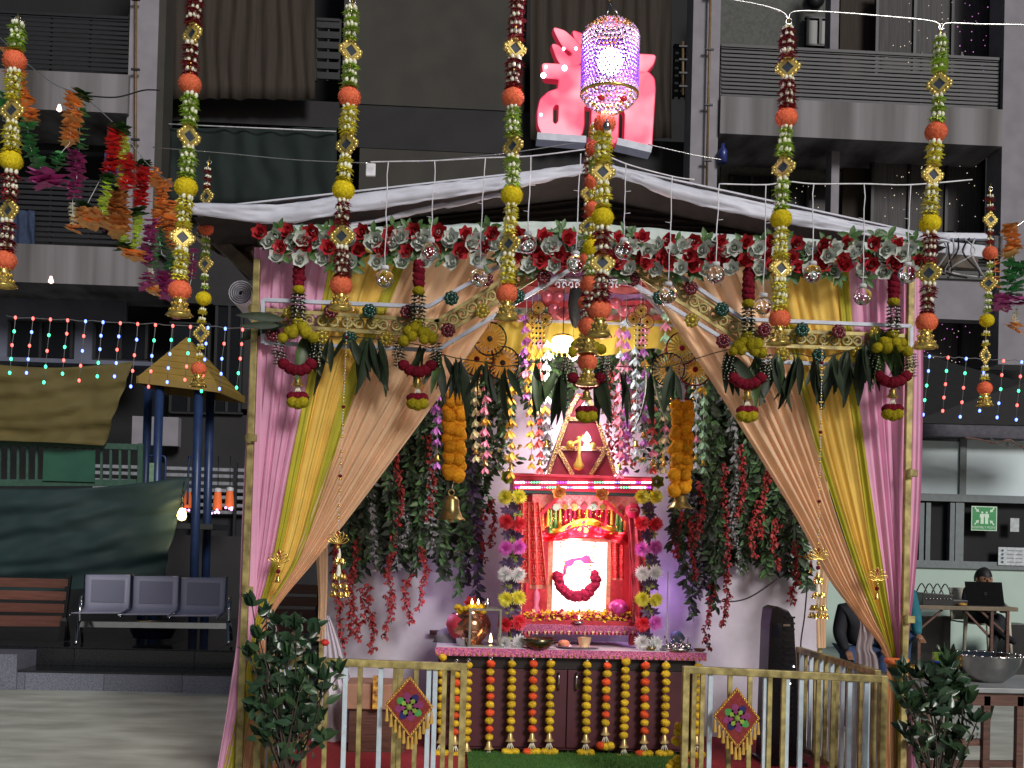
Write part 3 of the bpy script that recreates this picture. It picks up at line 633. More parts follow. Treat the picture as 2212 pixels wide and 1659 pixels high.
t3 = band('valance_cloth','',[(600,487),(900,490),(1200,478),(1500,503),(1800,520),(1985,530)],[(600,560),(900,560),(1200,566),(1500,580),(1800,590),(1985,600)], 6.95, mat('pale_valance', S(178,190,186,1.2), .7,0,.08), .01, .03, 60); tag(t3, 'pale white cloth band carrying the red and white roses', 'cloth')
o = part('ceiling_cloth', MB().sheet(lambda u,v: Vector((-1.0+3.6*u, 7.8+1.1*v, 3.42+.4*(1-abs(2*u-1))+.02*math.sin(u*40))), 60, 4), mat('cream_ceiling', S(180,160,120), .8), None, solid=.01); tag(o, 'cream ceiling cloth inside the tent', 'cloth')
# roll and side beams
rl = thing('rolled_mat', 'rolled up black and white mat tied beside the top of the left post', 'rolled mat', tuple(P(520,633,7.2)))
c = P(520,633,7.0); sp = []
for i in range(90):
    a = i*.36; r = .078*(1-i/100); sp.append((r*math.cos(a), r*math.sin(a)))
mb = MB()
for i in range(89):
    (x0,z0),(x1,z1) = sp[i], sp[i+1]; mb.add([(c.x+x0,7.0,c.z+z0),(c.x+x1,7.0,c.z+z1),(c.x+x1,7.9,c.z+z1),(c.x+x0,7.9,c.z+z0)], [(0,1,2,3)])
part('sheet', mb, mat('rolled_sheet', S(190,190,200,1.2), .6), rl, solid=.004); part('core', MB().lathe((0,0,0),[(0,0),(.06,0),(.06,.85),(0,.85)],16).mesh and MB().tube([(c.x,7.03,c.z),(c.x,7.88,c.z)], .02, 14), black_m, rl)
bm_ = mat('dusty_beam', S(80,72,64,1.2), .8, 0, .3, 10)
for i,(l, pts) in enumerate([('dusty canopy beam left of the tent corner', [(455,492),(560,490)]),('pale canopy rail left of the tent corner', [(470,516),(560,515)]),('sloping dusty prop left of the tent', [(470,520),(560,600)]),
    ('pale canopy rail right of the tent corner', [(2010,510),(2130,512)]),('second pale rail right of the tent corner', [(2000,532),(2125,545)]),('dusty beam end under the right tarpaulin tail', [(2000,560),(2110,570)])]):
    o = part('canopy_beam', MB().bar(P(*pts[0],7.9),P(*pts[1],7.9),.045 if i in (1,3) else .09,.05), whitem if i in (1,3,4) else bm_, None, bev=.005); tag(o, l, 'beam')
for s,(x0,x1,y0,y1,l) in enumerate([(425,560,470,600,'wrinkled brown tarpaulin bundled left of the tent'),(1992,2115,540,590,'wrinkled brown tarpaulin bundled under the right rails')]):
    def fn(u,v,a=x0,b=x1,c0=y0,d0=y1):
        p = P(a+(b-a)*u, c0+(d0-c0)*v*(.4+.6*u if a<1000 else 1-.5*u), 8.0); q = Vector((u*5,v*5,a)); p.y += .12*noise.noise(q)+.06*noise.noise(q*3); return p
    tag(part('tarpaulin', MB().sheet(fn,30,20), mat('brown_tarp', S(84,72,62,1.2), .7,0,.2,8,.2), None), l, 'tarpaulin')
for k in range(9):
    x = 2010+k*12; o = part('cable', MB().tube(smooth_path([P(x,515,7.8),P(x+RN.uniform(-25,25),545,7.7),P(x+RN.uniform(-40,20),585,7.8),P(x+RN.uniform(-20,60),600,7.9)],5), .007, 4), [white_wire, black_m][k%2], None)
    tag(o, f'{ORD[k]} loose cable from the left tangled under the canopy right of the tent', 'cable', 'tangled cables right of the tent')
# ---------------------------------------------------------------- roses
def rose():
    mb = MB()
    for ring, (n, rr, L, tilt) in enumerate([(6,.014,.05,.9),(5,.01,.042,.55),(4,.006,.034,.25),(3,.002,.026,.05)]):
        for i in range(n):
            a = 2*PI*i/n+ring*.5+RN.uniform(-.15,.15); o = Vector((math.cos(a),0,math.sin(a)))
            d = (o*tilt+Vector((0,-1,0))*(1.1-tilt*.7)).normalized(); base = o*rr+Vector((0,.015,0))
            mb.leaf(base, d, L, L*1.05, -o*.9+Vector((0,-.4,0)), -.35, 0, 3, .6)
    return mb
def leafy(n=5, L=.075):
    mb = MB()
    for i in range(n):
        a = 2*PI*i/n+RN.uniform(-.3,.3); mb.leaf((0,.02,0), (math.cos(a),-.25,math.sin(a)), L*RN.uniform(.8,1.15), L*.5, (0,-1,.1), .15)
    return mb
rmr = [rose().mesh('rose', rose_r) for _ in range(3)]; rmw = [rose().mesh('rose', rose_w) for _ in range(3)]; lfm = [leafy().mesh('leaf_sprig', leaf_g) for _ in range(3)]
rg = thing('rose_garland', 'thick garland of red and white cloth roses with green leaves along the tent top', 'garland', tuple(P(1260,520,YF-.15)))
x = 565; i = 0
while x < 1972:
    t = (x-560)/1420; mid = 512+ (551-512)*t - 10*math.exp(-((x-1250)/160)**2)*0
    mid = 518 if x < 700 else (522 if x < 1100 else 530 + (x-1100)*.022)
    for r, dy in enumerate((-14, 9, 33)):
        if r == 2 and (i%2) == 0 and x < 1100: continue
        red = (i+r) % 2 == 0; y = mid+dy+RN.uniform(-5,5)+(8 if i%2 else -4)
        xx = x+(13 if r==1 else 0)+RN.uniform(-4,4)
        put('rose', RN.choice(rmr if red else rmw), rg, P(xx,y,YF-.16-RN.random()*.05), (RN.uniform(-.4,.4),RN.random()*6,RN.uniform(-.4,.4)), RN.uniform(.98,1.16))
        if RN.random() < .95: put('leaf_sprig', RN.choice(lfm), rg, P(xx+RN.uniform(-20,20),y+RN.choice((-14,14))+RN.uniform(-8,8),YF-.17), (RN.uniform(-.3,.3),RN.random()*6,RN.uniform(-.3,.3)), RN.uniform(.75,1.05))
    x += 27.5; i += 1
part('backing_rope', MB().tube([P(560,520,YF-.1),P(1100,528,YF-.1),P(1975,552,YF-.1)], .03, 8), leaf_g, rg)
# ---------------------------------------------------------------- mango leaf string
mgs = [MB().leaf((0,0,0),(0,0,-1),.25,.052,(0,-1,0),c,0,7,.8).mesh('leaf', m) for m in (mango, mango, mango2) for c in (-.12,.05,.22)]
tor = thing('mango_leaf_string', 'string of drooping dark green mango leaf bunches along the lower white rod', 'leaf garland', tuple(P(1260,760,YF-.15)))
cl = [(610,700,5,1),(660,722,5,0),(712,735,2,0),(752,735,4,0),(792,738,6,0),(824,742,3,0),(915,755,4,0),(952,772,5,0),(988,782,6,0),(1044,790,6,0),(1088,800,4,0),(1165,790,5,0),(1208,805,6,0),(1292,795,5,0),(1345,800,4,0),(1402,800,4,0),(1452,798,4,0),(1578,762,5,0),(1628,772,6,0),(1682,775,6,0),(1722,772,5,0),(1762,780,6,0),(1800,775,6,0),(1834,765,6,0),(1866,755,7,0),(1894,728,7,2),(1912,722,7,2),(1942,738,6,2)]
for x, y, n, k in cl:
    for j in range(n-(1 if n > 3 and x > 1000 and x < 1500 else 0)):
        if k == 1: r = (RN.uniform(-.2,.2), 1.25+RN.uniform(-.3,.35), RN.uniform(-.6,.6)); 
        else: r = (RN.uniform(-.4,.1), RN.gauss(0,.27), RN.uniform(-1.3,1.3))
        me = RN.choice(mgs[6:]) if k == 2 or RN.random()<.12 else RN.choice(mgs[:6])
        put('leaf', me, tor, P(x+RN.uniform(-9,9),y-8+RN.uniform(-4,14),YF-.13-RN.random()*.06), r, RN.uniform(.75,1.4))
part('cord', MB().tube(smooth_path([P(x,y-8,YF-.12) for x,y,n,k in cl[1:]],4), .003, 4), mango, tor)
# ---------------------------------------------------------------- hanging flower loops
def pmesh(m, r=.035, n=16, j=.1, sz=.9, nm='pompom'): return MB().ball((0,0,0), r, n, n//2+2, 0, j, sz).mesh(nm, m)
pm_y = pmesh(yellow_b,.03); pm_o = pmesh(olive_b,.036); pm_m = pmesh(maroon_b,.036); pm_mm = [pmesh(maroon_b,.04,14,.12,.8) for _ in range(3)]
def speckled():
    mb = MB()
    for i in range(5):
        a0 = RN.random()*6
        for j in range(9):
            a = a0+2*PI*j/9; mb.leaf((.012*math.cos(a),.012*math.sin(a),.018-i*.022),(math.cos(a),math.sin(a),.15),.038,.026,(0,0,1),.2,0,2)
        for j in range(5):
            a = a0+2*PI*j/5; mb.ball((.033*math.cos(a),.033*math.sin(a),.01-i*.022), .0048, 5, 4, 1)
    return mb.mesh('green_cluster', [dkgreen_b, white_f])
spk = speckled()
small_bell = MB().lathe((0,0,0), [(.003,.045),(.012,.04),(.014,.02),(.022,.012),(.02,-.005),(.034,-.025),(.036,-.03)], 12, wob=.08).mesh('bell', brass)
def loop(lab, cx, top, y0, shade=0, strand=True):
    Yl = YF-.2; u = PX(Yl); t = thing('flower_loop', lab, 'flower hanging', tuple(P(cx,y0,Yl)), 'flower loops hanging from the tent front')
    if strand:
        y = top
        while y < y0-82: put('pompom', RN.choice(pm_mm), t, P(cx+4*(y0-y)/150,y,Yl+.04), (RN.random(),RN.random(),RN.random())); y += 13
        put('pompom', pm_o, t, P(cx+2,y0-76,Yl+.03)); put('green_cluster', spk, t, P(cx+2,y0-58,Yl)); put('green_cluster', spk, t, P(cx+2,y0-32,Yl)); put('pompom', pm_o, t, P(cx,y0-6,Yl))
    for s in (-1,1):
        for dx, dy in ((9,9),(20,15),(31,27),(14,22)): put('pompom', pm_o, t, P(cx+s*dx+RN.uniform(-3,3),y0+dy+RN.uniform(-5,5),Yl-.02-.02*RN.random()), (RN.random()*3,RN.random()*3,0), RN.uniform(.85,1.1))
        for dx, dy in ((40,44),(37,66)): put('green_cluster', spk, t, P(cx+s*dx,y0+dy,Yl), (0,s*-.15,0), .8)
        for dx, dy in ((30,84),(17,94),(5,98)): put('pompom', pm_m, t, P(cx+s*dx,y0+dy,Yl-.01))
    put('bell', small_bell, t, P(cx,y0+120,Yl))
    for dx in (-7,-2,3,8): part('white_tassel', MB().tube([P(cx,y0+128,Yl),P(cx+dx,y0+150,Yl)], .004, 5), white_f, t)
    for dx in (-11,0,11): put('pompom', pm_m, t, P(cx+dx,y0+156,Yl)); put('pompom', pm_o, t, P(cx+dx,y0+170+abs(dx)*-.3,Yl-.02))
loop('maroon and olive flower loop nearest the left post', 643, 560, 702); loop('maroon and olive flower loop above the left brass bell side', 902, 572, 705)
loop('maroon and olive flower loop where the right rod bends', 1614, 590, 732); loop('maroon and olive flower loop nearest the right post', 1928, 590, 728)
loop('maroon and olive flower loop in front of the shrine spire', 1267, 620, 732, strand=False)

# ---------------------------------------------------------------- railings
wh_p = mat('white_picket', S(172,186,196,1.2), .5, 0, .1)
def fence(lab, pickets, post_px, y0, y1, xr, Y):
    t = thing('railing', lab, 'railing', (P(xr[0],y0,Y).x, Y, 0), 'gold and white picket railings')
    part('top_rail', MB().bar(P(xr[0],y0,Y),P(xr[1],y1,Y),.045,.04), gold, t, bev=.004)
    a = P(xr[0],y0,Y); b = P(xr[1],y1,Y); part('bottom_rail', MB().bar((a.x,Y,.08),(b.x,Y,.08),.03,.03), gold, t, bev=.003)
    for x, k in pickets:
        q = (x-xr[0])/(xr[1]-xr[0]); p = P(x,y0+(y1-y0)*q,Y); dy = .01 if k=='w' else -.004
        part('picket', MB().box(p.x-.014,p.x+.014,Y+dy-.012,Y+dy+.012,.05,p.z-.02), gold if k=='g' else wh_p, t, bev=.002)
    for x in post_px:
        q = (x-xr[0])/(xr[1]-xr[0]); p = P(x,y0+(y1-y0)*q,Y); part('post', MB().box(p.x-.02,p.x+.02,Y-.022,Y+.024,0,p.z+.02), gold, t, bev=.003)
fence('picket railing left of the opening, one diamond ornament hung on it', [(590,'g'),(625,'w'),(663,'g'),(706,'g'),(747,'w'),(779,'g'),(823,'w'),(855,'g'),(866,'g'),(900,'g'),(927,'w'),(941,'w'),(961,'g'),(979,'g')], (562,1002), 1424, 1441, (556,1008), 6.6)
fence('picket railing right of the opening before the tower cooler', [(1500,'g'),(1518,'g'),(1536,'w'),(1577,'g'),(1620,'g'),(1655,'w'),(1663,'g'),(1693,'g'),(1702,'w'),(1732,'w'),(1768,'g'),(1800,'g'),(1837,'w'),(1873,'w')], (1482,1908), 1446, 1467, (1478,1914), 6.6)
def sfence(lab, x, ya, yb, n):
    t = thing('railing', lab, 'railing', (x, ya, 0), 'gold and white picket railings'); z = P(0,0,1).z*0+.79
    part('top_rail', MB().bar((x,ya,z),(x,yb,z),.04,.04), gold, t, bev=.004); part('bottom_rail', MB().bar((x,ya,.08),(x,yb,.08),.03,.03), gold, t)
    for i in range(n):
        y = ya+(yb-ya)*(i+.5)/n; part('picket', MB().box(x-.012,x+.012,y-.013,y+.013,.05,z-.02), [gold, wh_p][i%2], t)
    part('post', MB().box(x-.02,x+.02,yb-.02,yb+.02,0,z+.02), gold, t)
sfence('side railing running back behind the left plant', P(556,1424,6.6).x+.03, 6.65, 8.2, 14); sfence('side railing running back under the right drapes', P(1914,1467,6.6).x-.03, 6.65, 8.2, 14)
# diamond ornaments
kf = [mat('felt_maroon', S(110,36,34,1.3), .9, 0, .2, 60), mat('felt_amber', S(170,120,50,1.2), .9,0,.3,60), mat('felt_purple', S(120,48,92,1.2), .9), mat('felt_green', S(62,126,62,1.2), .9), mat('felt_navy', S(34,30,84,1.2), .9), mat('felt_lime', S(128,150,60,1.1), .9)]
def kite(lab, cx, cy, Y):
    u = PX(Y); c = P(cx,cy,Y); t = thing('diamond_ornament', lab, 'wall hanging', tuple(c), 'embroidered diamond hangings')
    D = lambda s, y: [(c.x,c.z+66*u*s),(c.x+52*u*s,c.z-0*u),(c.x+4*u,c.z-66*u*s),(c.x-52*u*s,c.z+4*u)]
    part('board', MB().prism(D(1,0)[::-1], Y-.012, Y), kf[1], t); part('field', MB().prism(D(.88,0)[::-1], Y-.015, Y-.012), kf[0], t)
    for i in range(8):
        a = 2*PI*i/8+.2; L = 30*u; k = [2,4,2,3,2,4,2,3][i]; o = Vector((math.cos(a),0,math.sin(a))); s = Vector((-math.sin(a),0,math.cos(a)))
        for sc_, kk, dd in ((1,k,.018),(.62,5 if i%2 else 2,.021)):
            pts = [(c.x+(o.x*L*(.55+.45*math.cos(q))*1.05+s.x*L*.3*math.sin(q))*sc_, c.z+(o.z*L*(.55+.45*math.cos(q))*1.05+s.z*L*.3*math.sin(q))*sc_) for q in [2*PI*j/12 for j in range(12)]]
            part('petal', MB().prism(pts, Y-dd, Y-dd+.003), kf[kk], t)
    part('centre', MB().ball((c.x,Y-.02,c.z), 7*u, 10, 6), kf[5], t)
    for k in range(4):
        a, b = D(.94,0)[k], D(.94,0)[(k+1)%4]; mb = MB()
        for i in range(11): q = (i+.5)/11; mb.ball((a[0]+(b[0]-a[0])*q, Y-.016, a[1]+(b[1]-a[1])*q), 2.2*u, 6, 4)
        part('bead_trim', mb, brass, t, kind='stuff')
    for k in range(12):
        q = (k+.5)/12; a, b, e = D(1,0)[3], D(1,0)[2], D(1,0)[1]
        p = (a[0]+(b[0]-a[0])*q*2, a[1]+(b[1]-a[1])*q*2) if q < .5 else (b[0]+(e[0]-b[0])*(q*2-1), b[1]+(e[1]-b[1])*(q*2-1))
        part('tassel', MB().lathe((p[0],Y-.012,p[1]-2*u), [(.5*u,0),(2.6*u,-3*u),(2.2*u,-7*u),(4.2*u,-26*u),(3.6*u,-28*u)], 8, wob=.12), mat('mustard_tassel', S(186,148,70,1.1), .8,0,.15), t)
kite('embroidered diamond ornament with tassels on the left railing', 884, 1526, 6.52); kite('embroidered diamond ornament with tassels on the right railing', 1590, 1550, 6.52)
# ================================================================ INSIDE THE TENT
YK = 8.9
def bk(u, v):
    p = P(695+(1768-695)*u, 640*(1-v)+1700*v, YK); p.y += .03*noise.noise(Vector((u*8,v*5,0)))+.012*noise.noise(Vector((u*26,v*14,3))); return p
tag(part('backcloth', MB().sheet(bk, 90, 70), cloth_w, None), 'white cloth backdrop closing the rear of the tent behind the shrine', 'backdrop')
carpet = mat('red_carpet', S(150,40,48,1.2), .95, 0, .15, 40, .3)
struct('red_carpet', MB().box(-1.2,2.75,6.7,8.95,0,.012), carpet)
grass = mat('green_turf', S(52,92,34,1.2), .95, 0, .4, 120, .6)
mb = MB(); gx0, gx1 = P(1010,1650,7.6).x, P(1490,1650,7.6).x
struct('grass_mat', MB().box(gx0,gx1,6.5,8.0,.014,.03), grass)
gm = MB()
for i in range(5000):
    x = RN.uniform(gx0,gx1); y = RN.uniform(6.55,8.0); h = RN.uniform(.015,.03); a = RN.uniform(-.01,.01); gm.add([(x,y,.03),(x+.004,y,.03),(x+a,y+RN.uniform(-.01,.01),.03+h)], [(0,1,2)])
o = part('turf_blades', gm, grass, None, kind='stuff'); tag(o, 'short green artificial turf blades before the altar cabinet', 'turf')
# upper rear drapery
def stripes(cols, y0, y1, x0, x1, Y, name, lab):
    n = len(cols); mb = MB()
    for i in range(n):
        def fn(u, v, i=i):
            yy = y0+(y1-y0)*(i+v)/n; p = P(x0+(x1-x0)*u, yy+6*math.sin(u*PI*3+i)*0, Y); p.y += .02*math.sin(u*30+i)-.01*i; return p
        mb.sheet(fn, 40, 4, i)
    return tag(part(name, mb, cols, None), lab, 'cloth')
cr = mat('crimson_print', S(176,60,74,1.2), .6, 0, .2, 14); lv = mat('lavender_print', S(150,112,168,1.2), .6, 0, .15, 14); pk = mat('pale_print', S(200,200,196,1.1), .6, 0, .2, 20, col2=S(70,110,96)); pe = mat('pink_print', S(214,120,128,1.2), .6, 0, .1)
stripes([gold_cl, cr, lv, cr, pe, lv, cr, pk, pe], 560, 700, 1040, 1470, 8.4, 'printed_cloth', 'crimson and lavender printed cloth stretched across the rear above the lamp')
def scal(u, v):
    x = 1060+(1480-1060)*u; p = P(x, 692*(1-v)+(752+16*math.sin(u*PI*2.5)**2)*v, 8.3); p.y += .03*math.sin(u*55+2*v); return p
tag(part('yellow_swag', MB().sheet(scal, 120, 8), mat('yellow_satin', S(214,188,84,1.1), .4, 0, .1, 6, transl=.2), None), 'yellow satin swag under the printed cloth', 'cloth')
o = part('ceiling_rod', MB().bar(P(1060,690,8.25),P(1470,704,8.25),.018,.018), whitem, None); tag(o, 'white rod along the top of the yellow swag', 'rod')
e = part('arch_rod', MB().tube(smooth_path([P(1175,628,8.2),P(1205,606,8.2),P(1345,610,8.2),P(1390,632,8.2),P(1440,690,8.2)],5), .018, 6), whitem, None); tag(e, 'white bent rod crossing in front of the printed cloth', 'rod')
# ---- vines
def leafmesh(m, L=.07, wd=.034): return MB().leaf((0,0,0),(0,0,-1),L,wd,(0,-1,0),.2,0,3,.75).mesh('leaf', m)
VL = {'d': [leafmesh(vine_d), leafmesh(vine_d,.08,.04), leafmesh(vine_g)], 'g': [leafmesh(vine_g), leafmesh(vine_g,.06,.03), leafmesh(vine_d)], 's': [leafmesh(vine_s,.05,.03), leafmesh(vine_s,.06,.026), leafmesh(vine_d)], 'p': [leafmesh(vine_p), leafmesh(vine_p,.07,.04), leafmesh(vine_d)]}
def blossom(m, n=4, L=.035):
    mb = MB()
    for i in range(n): a = 2*PI*i/n+RN.random(); mb.leaf((0,0,0),(math.cos(a)*.8,math.sin(a)*.8,-.6),L,L*.7,(math.cos(a),math.sin(a),1),.2,0,2)
    return mb.mesh('blossom', m)
rbl = [blossom(red_bl,4,.036) for _ in range(3)]; wbl = [blossom(vine_s,4,.03) for _ in range(2)]; ybl = [blossom(mat('cream_blossom', S(225,190,100,1.2), .5),5,.03) for _ in range(2)]
CNT = {}
VN = {'d':'dark green leafy vine','g':'mid green leafy vine','s':'silver grey leafed vine','p':'dark purple leafed vine','r':'red blossom strand','w':'white blossom strand'}
def vine(kind, x, y0, y1, Y, side, dens=5.2):
    ky = (kind, side); CNT[ky] = CNT.get(ky, 0)+1
    t = thing('hanging_vine' if kind in VL else 'blossom_strand', f"{VN[kind]}, {ORD[CNT[ky]-1]} of its kind counted from the left {side}", 'vine' if kind in VL else 'flower strand', tuple(P(x,y0,Y)), 'vines and blossom strands on the backdrop')
    n = max(4, int((y1-y0)/dens)); ph = RN.random()*6; pts = []
    for i in range(n):
        q = i/(n-1); xx = x+6*math.sin(q*5+ph)+RN.uniform(-3,3); yy = y0+(y1-y0)*q; p = P(xx, yy, Y); pts.append(p)
        if kind in VL:
            fan = 3 if q < .75 else 2
            for k in range(fan):
                s = RN.choice((-1,1)); put('leaf', RN.choice(VL[kind]), t, p, (RN.uniform(-.7,.5), s*RN.uniform(.3,1.3), RN.uniform(-1.2,1.2)), RN.uniform(.75,1.2))
            if kind == 's' and i%3 == 0: put('blossom', RN.choice(wbl), t, p+Vector((0,-.03,0)), (0,0,RN.random()*6))
        else:
            put('blossom', RN.choice(rbl if kind=='r' else wbl), t, p+Vector((RN.uniform(-.015,.015),-.01,0)), (RN.uniform(-.7,.7),RN.uniform(-.7,.7),RN.random()*6), RN.uniform(.7,1.3))
            if RN.random()<.6: put('blossom', RN.choice(rbl if kind=='r' else wbl), t, p+Vector((RN.uniform(-.03,.03),-.02,RN.uniform(-.02,.02))), (RN.uniform(-.7,.7),RN.uniform(-.7,.7),RN.random()*6), RN.uniform(.6,1))
    part('stem', MB().tube(pts, .003, 4), stem_m, t)
sL, sR, sC, sT = 'behind the left drapes', 'behind the right drapes', 'behind the shrine spire', 'under the yellow swag'
for k,x,a,b in [('d',728,1120,1190),('d',748,1060,1215),('s',756,1140,1240),('d',776,1050,1250),('d',795,1000,1200),('s',806,1080,1230),('d',822,980,1230),('d',840,950,1190),('s',852,1100,1230),('d',866,930,1200),
   ('d',884,900,1170),('d',905,900,1235),('s',915,1040,1200),('d',926,900,1180),('s',935,980,1190),('d',948,900,1245),('d',966,1080,1240),('g',990,900,1280),('p',1006,980,1260),('d',1022,860,1120),('g',1040,860,1060),('d',1058,850,1020),('p',1026,1050,1290),('d',1075,850,1010),('s',1000,900,1100),('d',1012,900,1180)]:
    vine(k,x,a-90,b,8.72-RN.random()*.16,sL)
for x,a,b in [(738,1090,1230),(766,1060,1200),(785,1010,1225),(812,990,1180),(832,960,1215),(858,920,1215),(876,910,1225),(895,890,1200),(940,880,1215),(957,880,1180),(975,1050,1200),(1034,900,1180),(1050,860,1100)]: vine('d',x,a-90,b,8.76,sL,5.5)
for k,x,a,b in [('r',732,1160,1420),('r',752,1230,1370),('r',768,1160,1380),('r',786,1270,1340),('r',800,1260,1405),('r',845,1150,1310),('r',838,1290,1375),('r',882,1240,1345),('r',912,1180,1312),('r',860,960,1130),('r',930,940,1120),('r',1040,1100,1210),('r',1062,1080,1180),('w',1046,840,1010),('w',872,1080,1180)]:
    vine(k,x,a,b,8.58,sL,6)
for k,x,a,b in [('d',1455,880,1180),('g',1470,1120,1240),('d',1490,870,1150),('g',1520,860,1010),('s',1508,1150,1290),('d',1534,880,1260),('d',1552,1000,1220),('d',1570,880,1160),('p',1515,1020,1270),('d',1590,930,1190),('s',1582,960,1180),('d',1612,980,1210),('d',1634,1000,1180),('g',1650,1080,1240),('d',1668,1060,1225),
   ('d',1690,1080,1220),('s',1704,1140,1215),('d',1720,1140,1250),('d',1742,1190,1270),('g',1500,1200,1330),('d',1480,1180,1262),('d',1545,1180,1310),('d',1605,1160,1230)]:
    vine(k,x,a-80,b,8.72-RN.random()*.16,sR)
for x,a,b in [(1462,900,1150),(1500,880,1200),(1522,880,1230),(1543,890,1190),(1560,880,1230),(1580,910,1210),(1600,950,1220),(1622,980,1200),(1645,1020,1210),(1660,1040,1200),(1680,1080,1235),(1710,1110,1240),(1732,1160,1262)]: vine('d',x,a-60,b,8.76,sR,5.5)
for k,x,a,b in [('r',1466,1080,1200),('r',1496,1110,1250),('r',1530,1260,1395),('r',1513,1040,1160),('r',1566,1000,1350),('r',1600,960,1120),('r',1650,980,1160),('r',1628,1080,1200),('r',1675,1120,1230),('r',1715,1170,1300),('w',1590,1120,1230),('w',1470,900,1080)]:
    vine(k,x,a,b,8.58,sR,6)
for k,x,a,b in [('d',1080,720,960),('g',1110,740,900),('d',1135,740,880),('g',1165,745,900),('d',1190,745,860),('g',1205,750,880),('d',1222,760,880),('g',1240,770,920),('s',1176,880,1010),('g',1300,750,880),('d',1320,750,900),('g',1345,750,860),('d',1370,750,880),('s',1350,800,960),('g',1395,740,930),('d',1412,730,980),('d',1432,720,1000),('g',1445,700,960),('s',1395,860,990)]:
    vine(k,x,a,b,8.66-RN.random()*.1,sT)
for k,x,a,b in [('r',1318,800,1010),('r',1334,830,985),('w',1186,900,1000),('r',1365,850,1000),('w',1370,880,960)]: vine(k,x,a,b,8.5,sC,8)
# bushy sprays either side of the bar
for (cx,cy,l) in ((1078,985,'cream and yellow flower spray left of the shrine roof bar'),(1418,1000,'cream and yellow flower spray right of the shrine roof bar')):
    t = thing('flower_spray', l, 'flower spray', tuple(P(cx,cy,8.4)))
    for i in range(46): put('leaf', RN.choice(VL['g']), t, P(cx+RN.gauss(0,22),cy+RN.gauss(0,16),8.45-RN.random()*.1), (RN.uniform(-1.5,1.5),RN.uniform(-2,2),RN.uniform(-2,2)), .9)
    for i in range(30): put('blossom', RN.choice(ybl+wbl), t, P(cx+RN.gauss(0,24),cy+RN.gauss(0,18),8.32), (RN.uniform(-1,1),RN.uniform(-1,1),RN.random()*6), RN.uniform(.8,1.2))
# ---- tulip strands
def tulip(m):
    mb = MB()
    for i in range(6):
        a = 2*PI*i/6; mb.leaf((.004*math.cos(a),.004*math.sin(a),.03),(math.cos(a)*.45,math.sin(a)*.45,-1),.065,.034,(math.cos(a),math.sin(a),.4),-.25+.1*(i%2),0,3,.9)
    mb.ball((0,0,.03), .009, 6, 4); return mb.mesh('tulip', m)
tc = {'y':mat('yellow_tulip', S(225,180,70,1.2),.5,0,.1),'r':mat('coral_tulip', S(226,100,96,1.2),.5,0,.1),'w':mat('ice_tulip', S(205,220,235,1.1),.5,0,.06),'p':mat('lilac_tulip', S(196,120,210,1.2),.5,0,.1),'k':mat('pink_tulip', S(232,140,170,1.2),.5,0,.1),'c':mat('cream_tulip', S(225,215,170,1.1),.5,0,.08),'m':mat('mint_tulip', S(170,215,185,1.1),.5,0,.08)}
TL = {k: tulip(m) for k, m in tc.items()}; TN = {'y':'yellow','r':'coral','w':'icy white','p':'lilac','k':'pink','c':'cream','m':'mint'}
gold_cup = MB().lathe((0,0,0),[(.004,.03),(.012,.02),(.014,0),(.026,-.018)],10,wob=.1).mesh('gold_cup', brass)
for i,(k,x,a,b,l) in enumerate([('p',946,860,990,'hanging beside the left marigold rope'),('y',1150,700,990,'hanging left of the lamp'),('r',1168,720,1000,'between the yellow and icy strands'),('w',1182,745,960,'just right of the coral strand'),('p',1138,690,840,'left of the yellow strand, short'),
   ('c',1030,820,975,'between the left gold wheels and marigold rope'),('k',1050,840,1000,'right of the left cream strand'),('y',1106,820,1010,'at the left flower column top'),('p',1353,700,1000,'right of the spire'),('p',1393,690,940,'thickest lilac one right of the spire'),
   ('k',1340,720,1010,'right of the lamp'),('w',1376,760,960,'between the two lilac strands'),('c',1437,760,1000,'left of the right marigold rope'),('w',1505,830,990,'right of the right marigold rope'),('m',1521,820,1000,'rightmost of the tulip strands'),('m',1440,660,760,'upper right near the lower white rod'),('r',1412,860,1000,'above the right end of the roof bar')]):
    Yt = 8.05-.02*(i%4); t = thing('tulip_strand', f"{TN[k]} cloth tulip strand {l}", 'flower strand', tuple(P(x,a,Yt)), 'tulip strands inside the tent'); y = a
    part('cord', MB().tube([P(x,a-60,Yt),P(x-2,b,Yt)], .002, 4), white_wire, t)
    while y < b-10:
        put('tulip', TL[k if RN.random()<.85 else RN.choice('wkyc')], t, P(x-2+RN.uniform(-3,3),y,Yt), (RN.uniform(-.25,.25),RN.uniform(-.3,.3),RN.random()*6), RN.uniform(.85,1.15)); y += 24
    put('gold_cup', gold_cup, t, P(x-2,b,Yt)); put('tulip', TL[k], t, P(x-2,b+18,Yt), (0,0,1), .9)
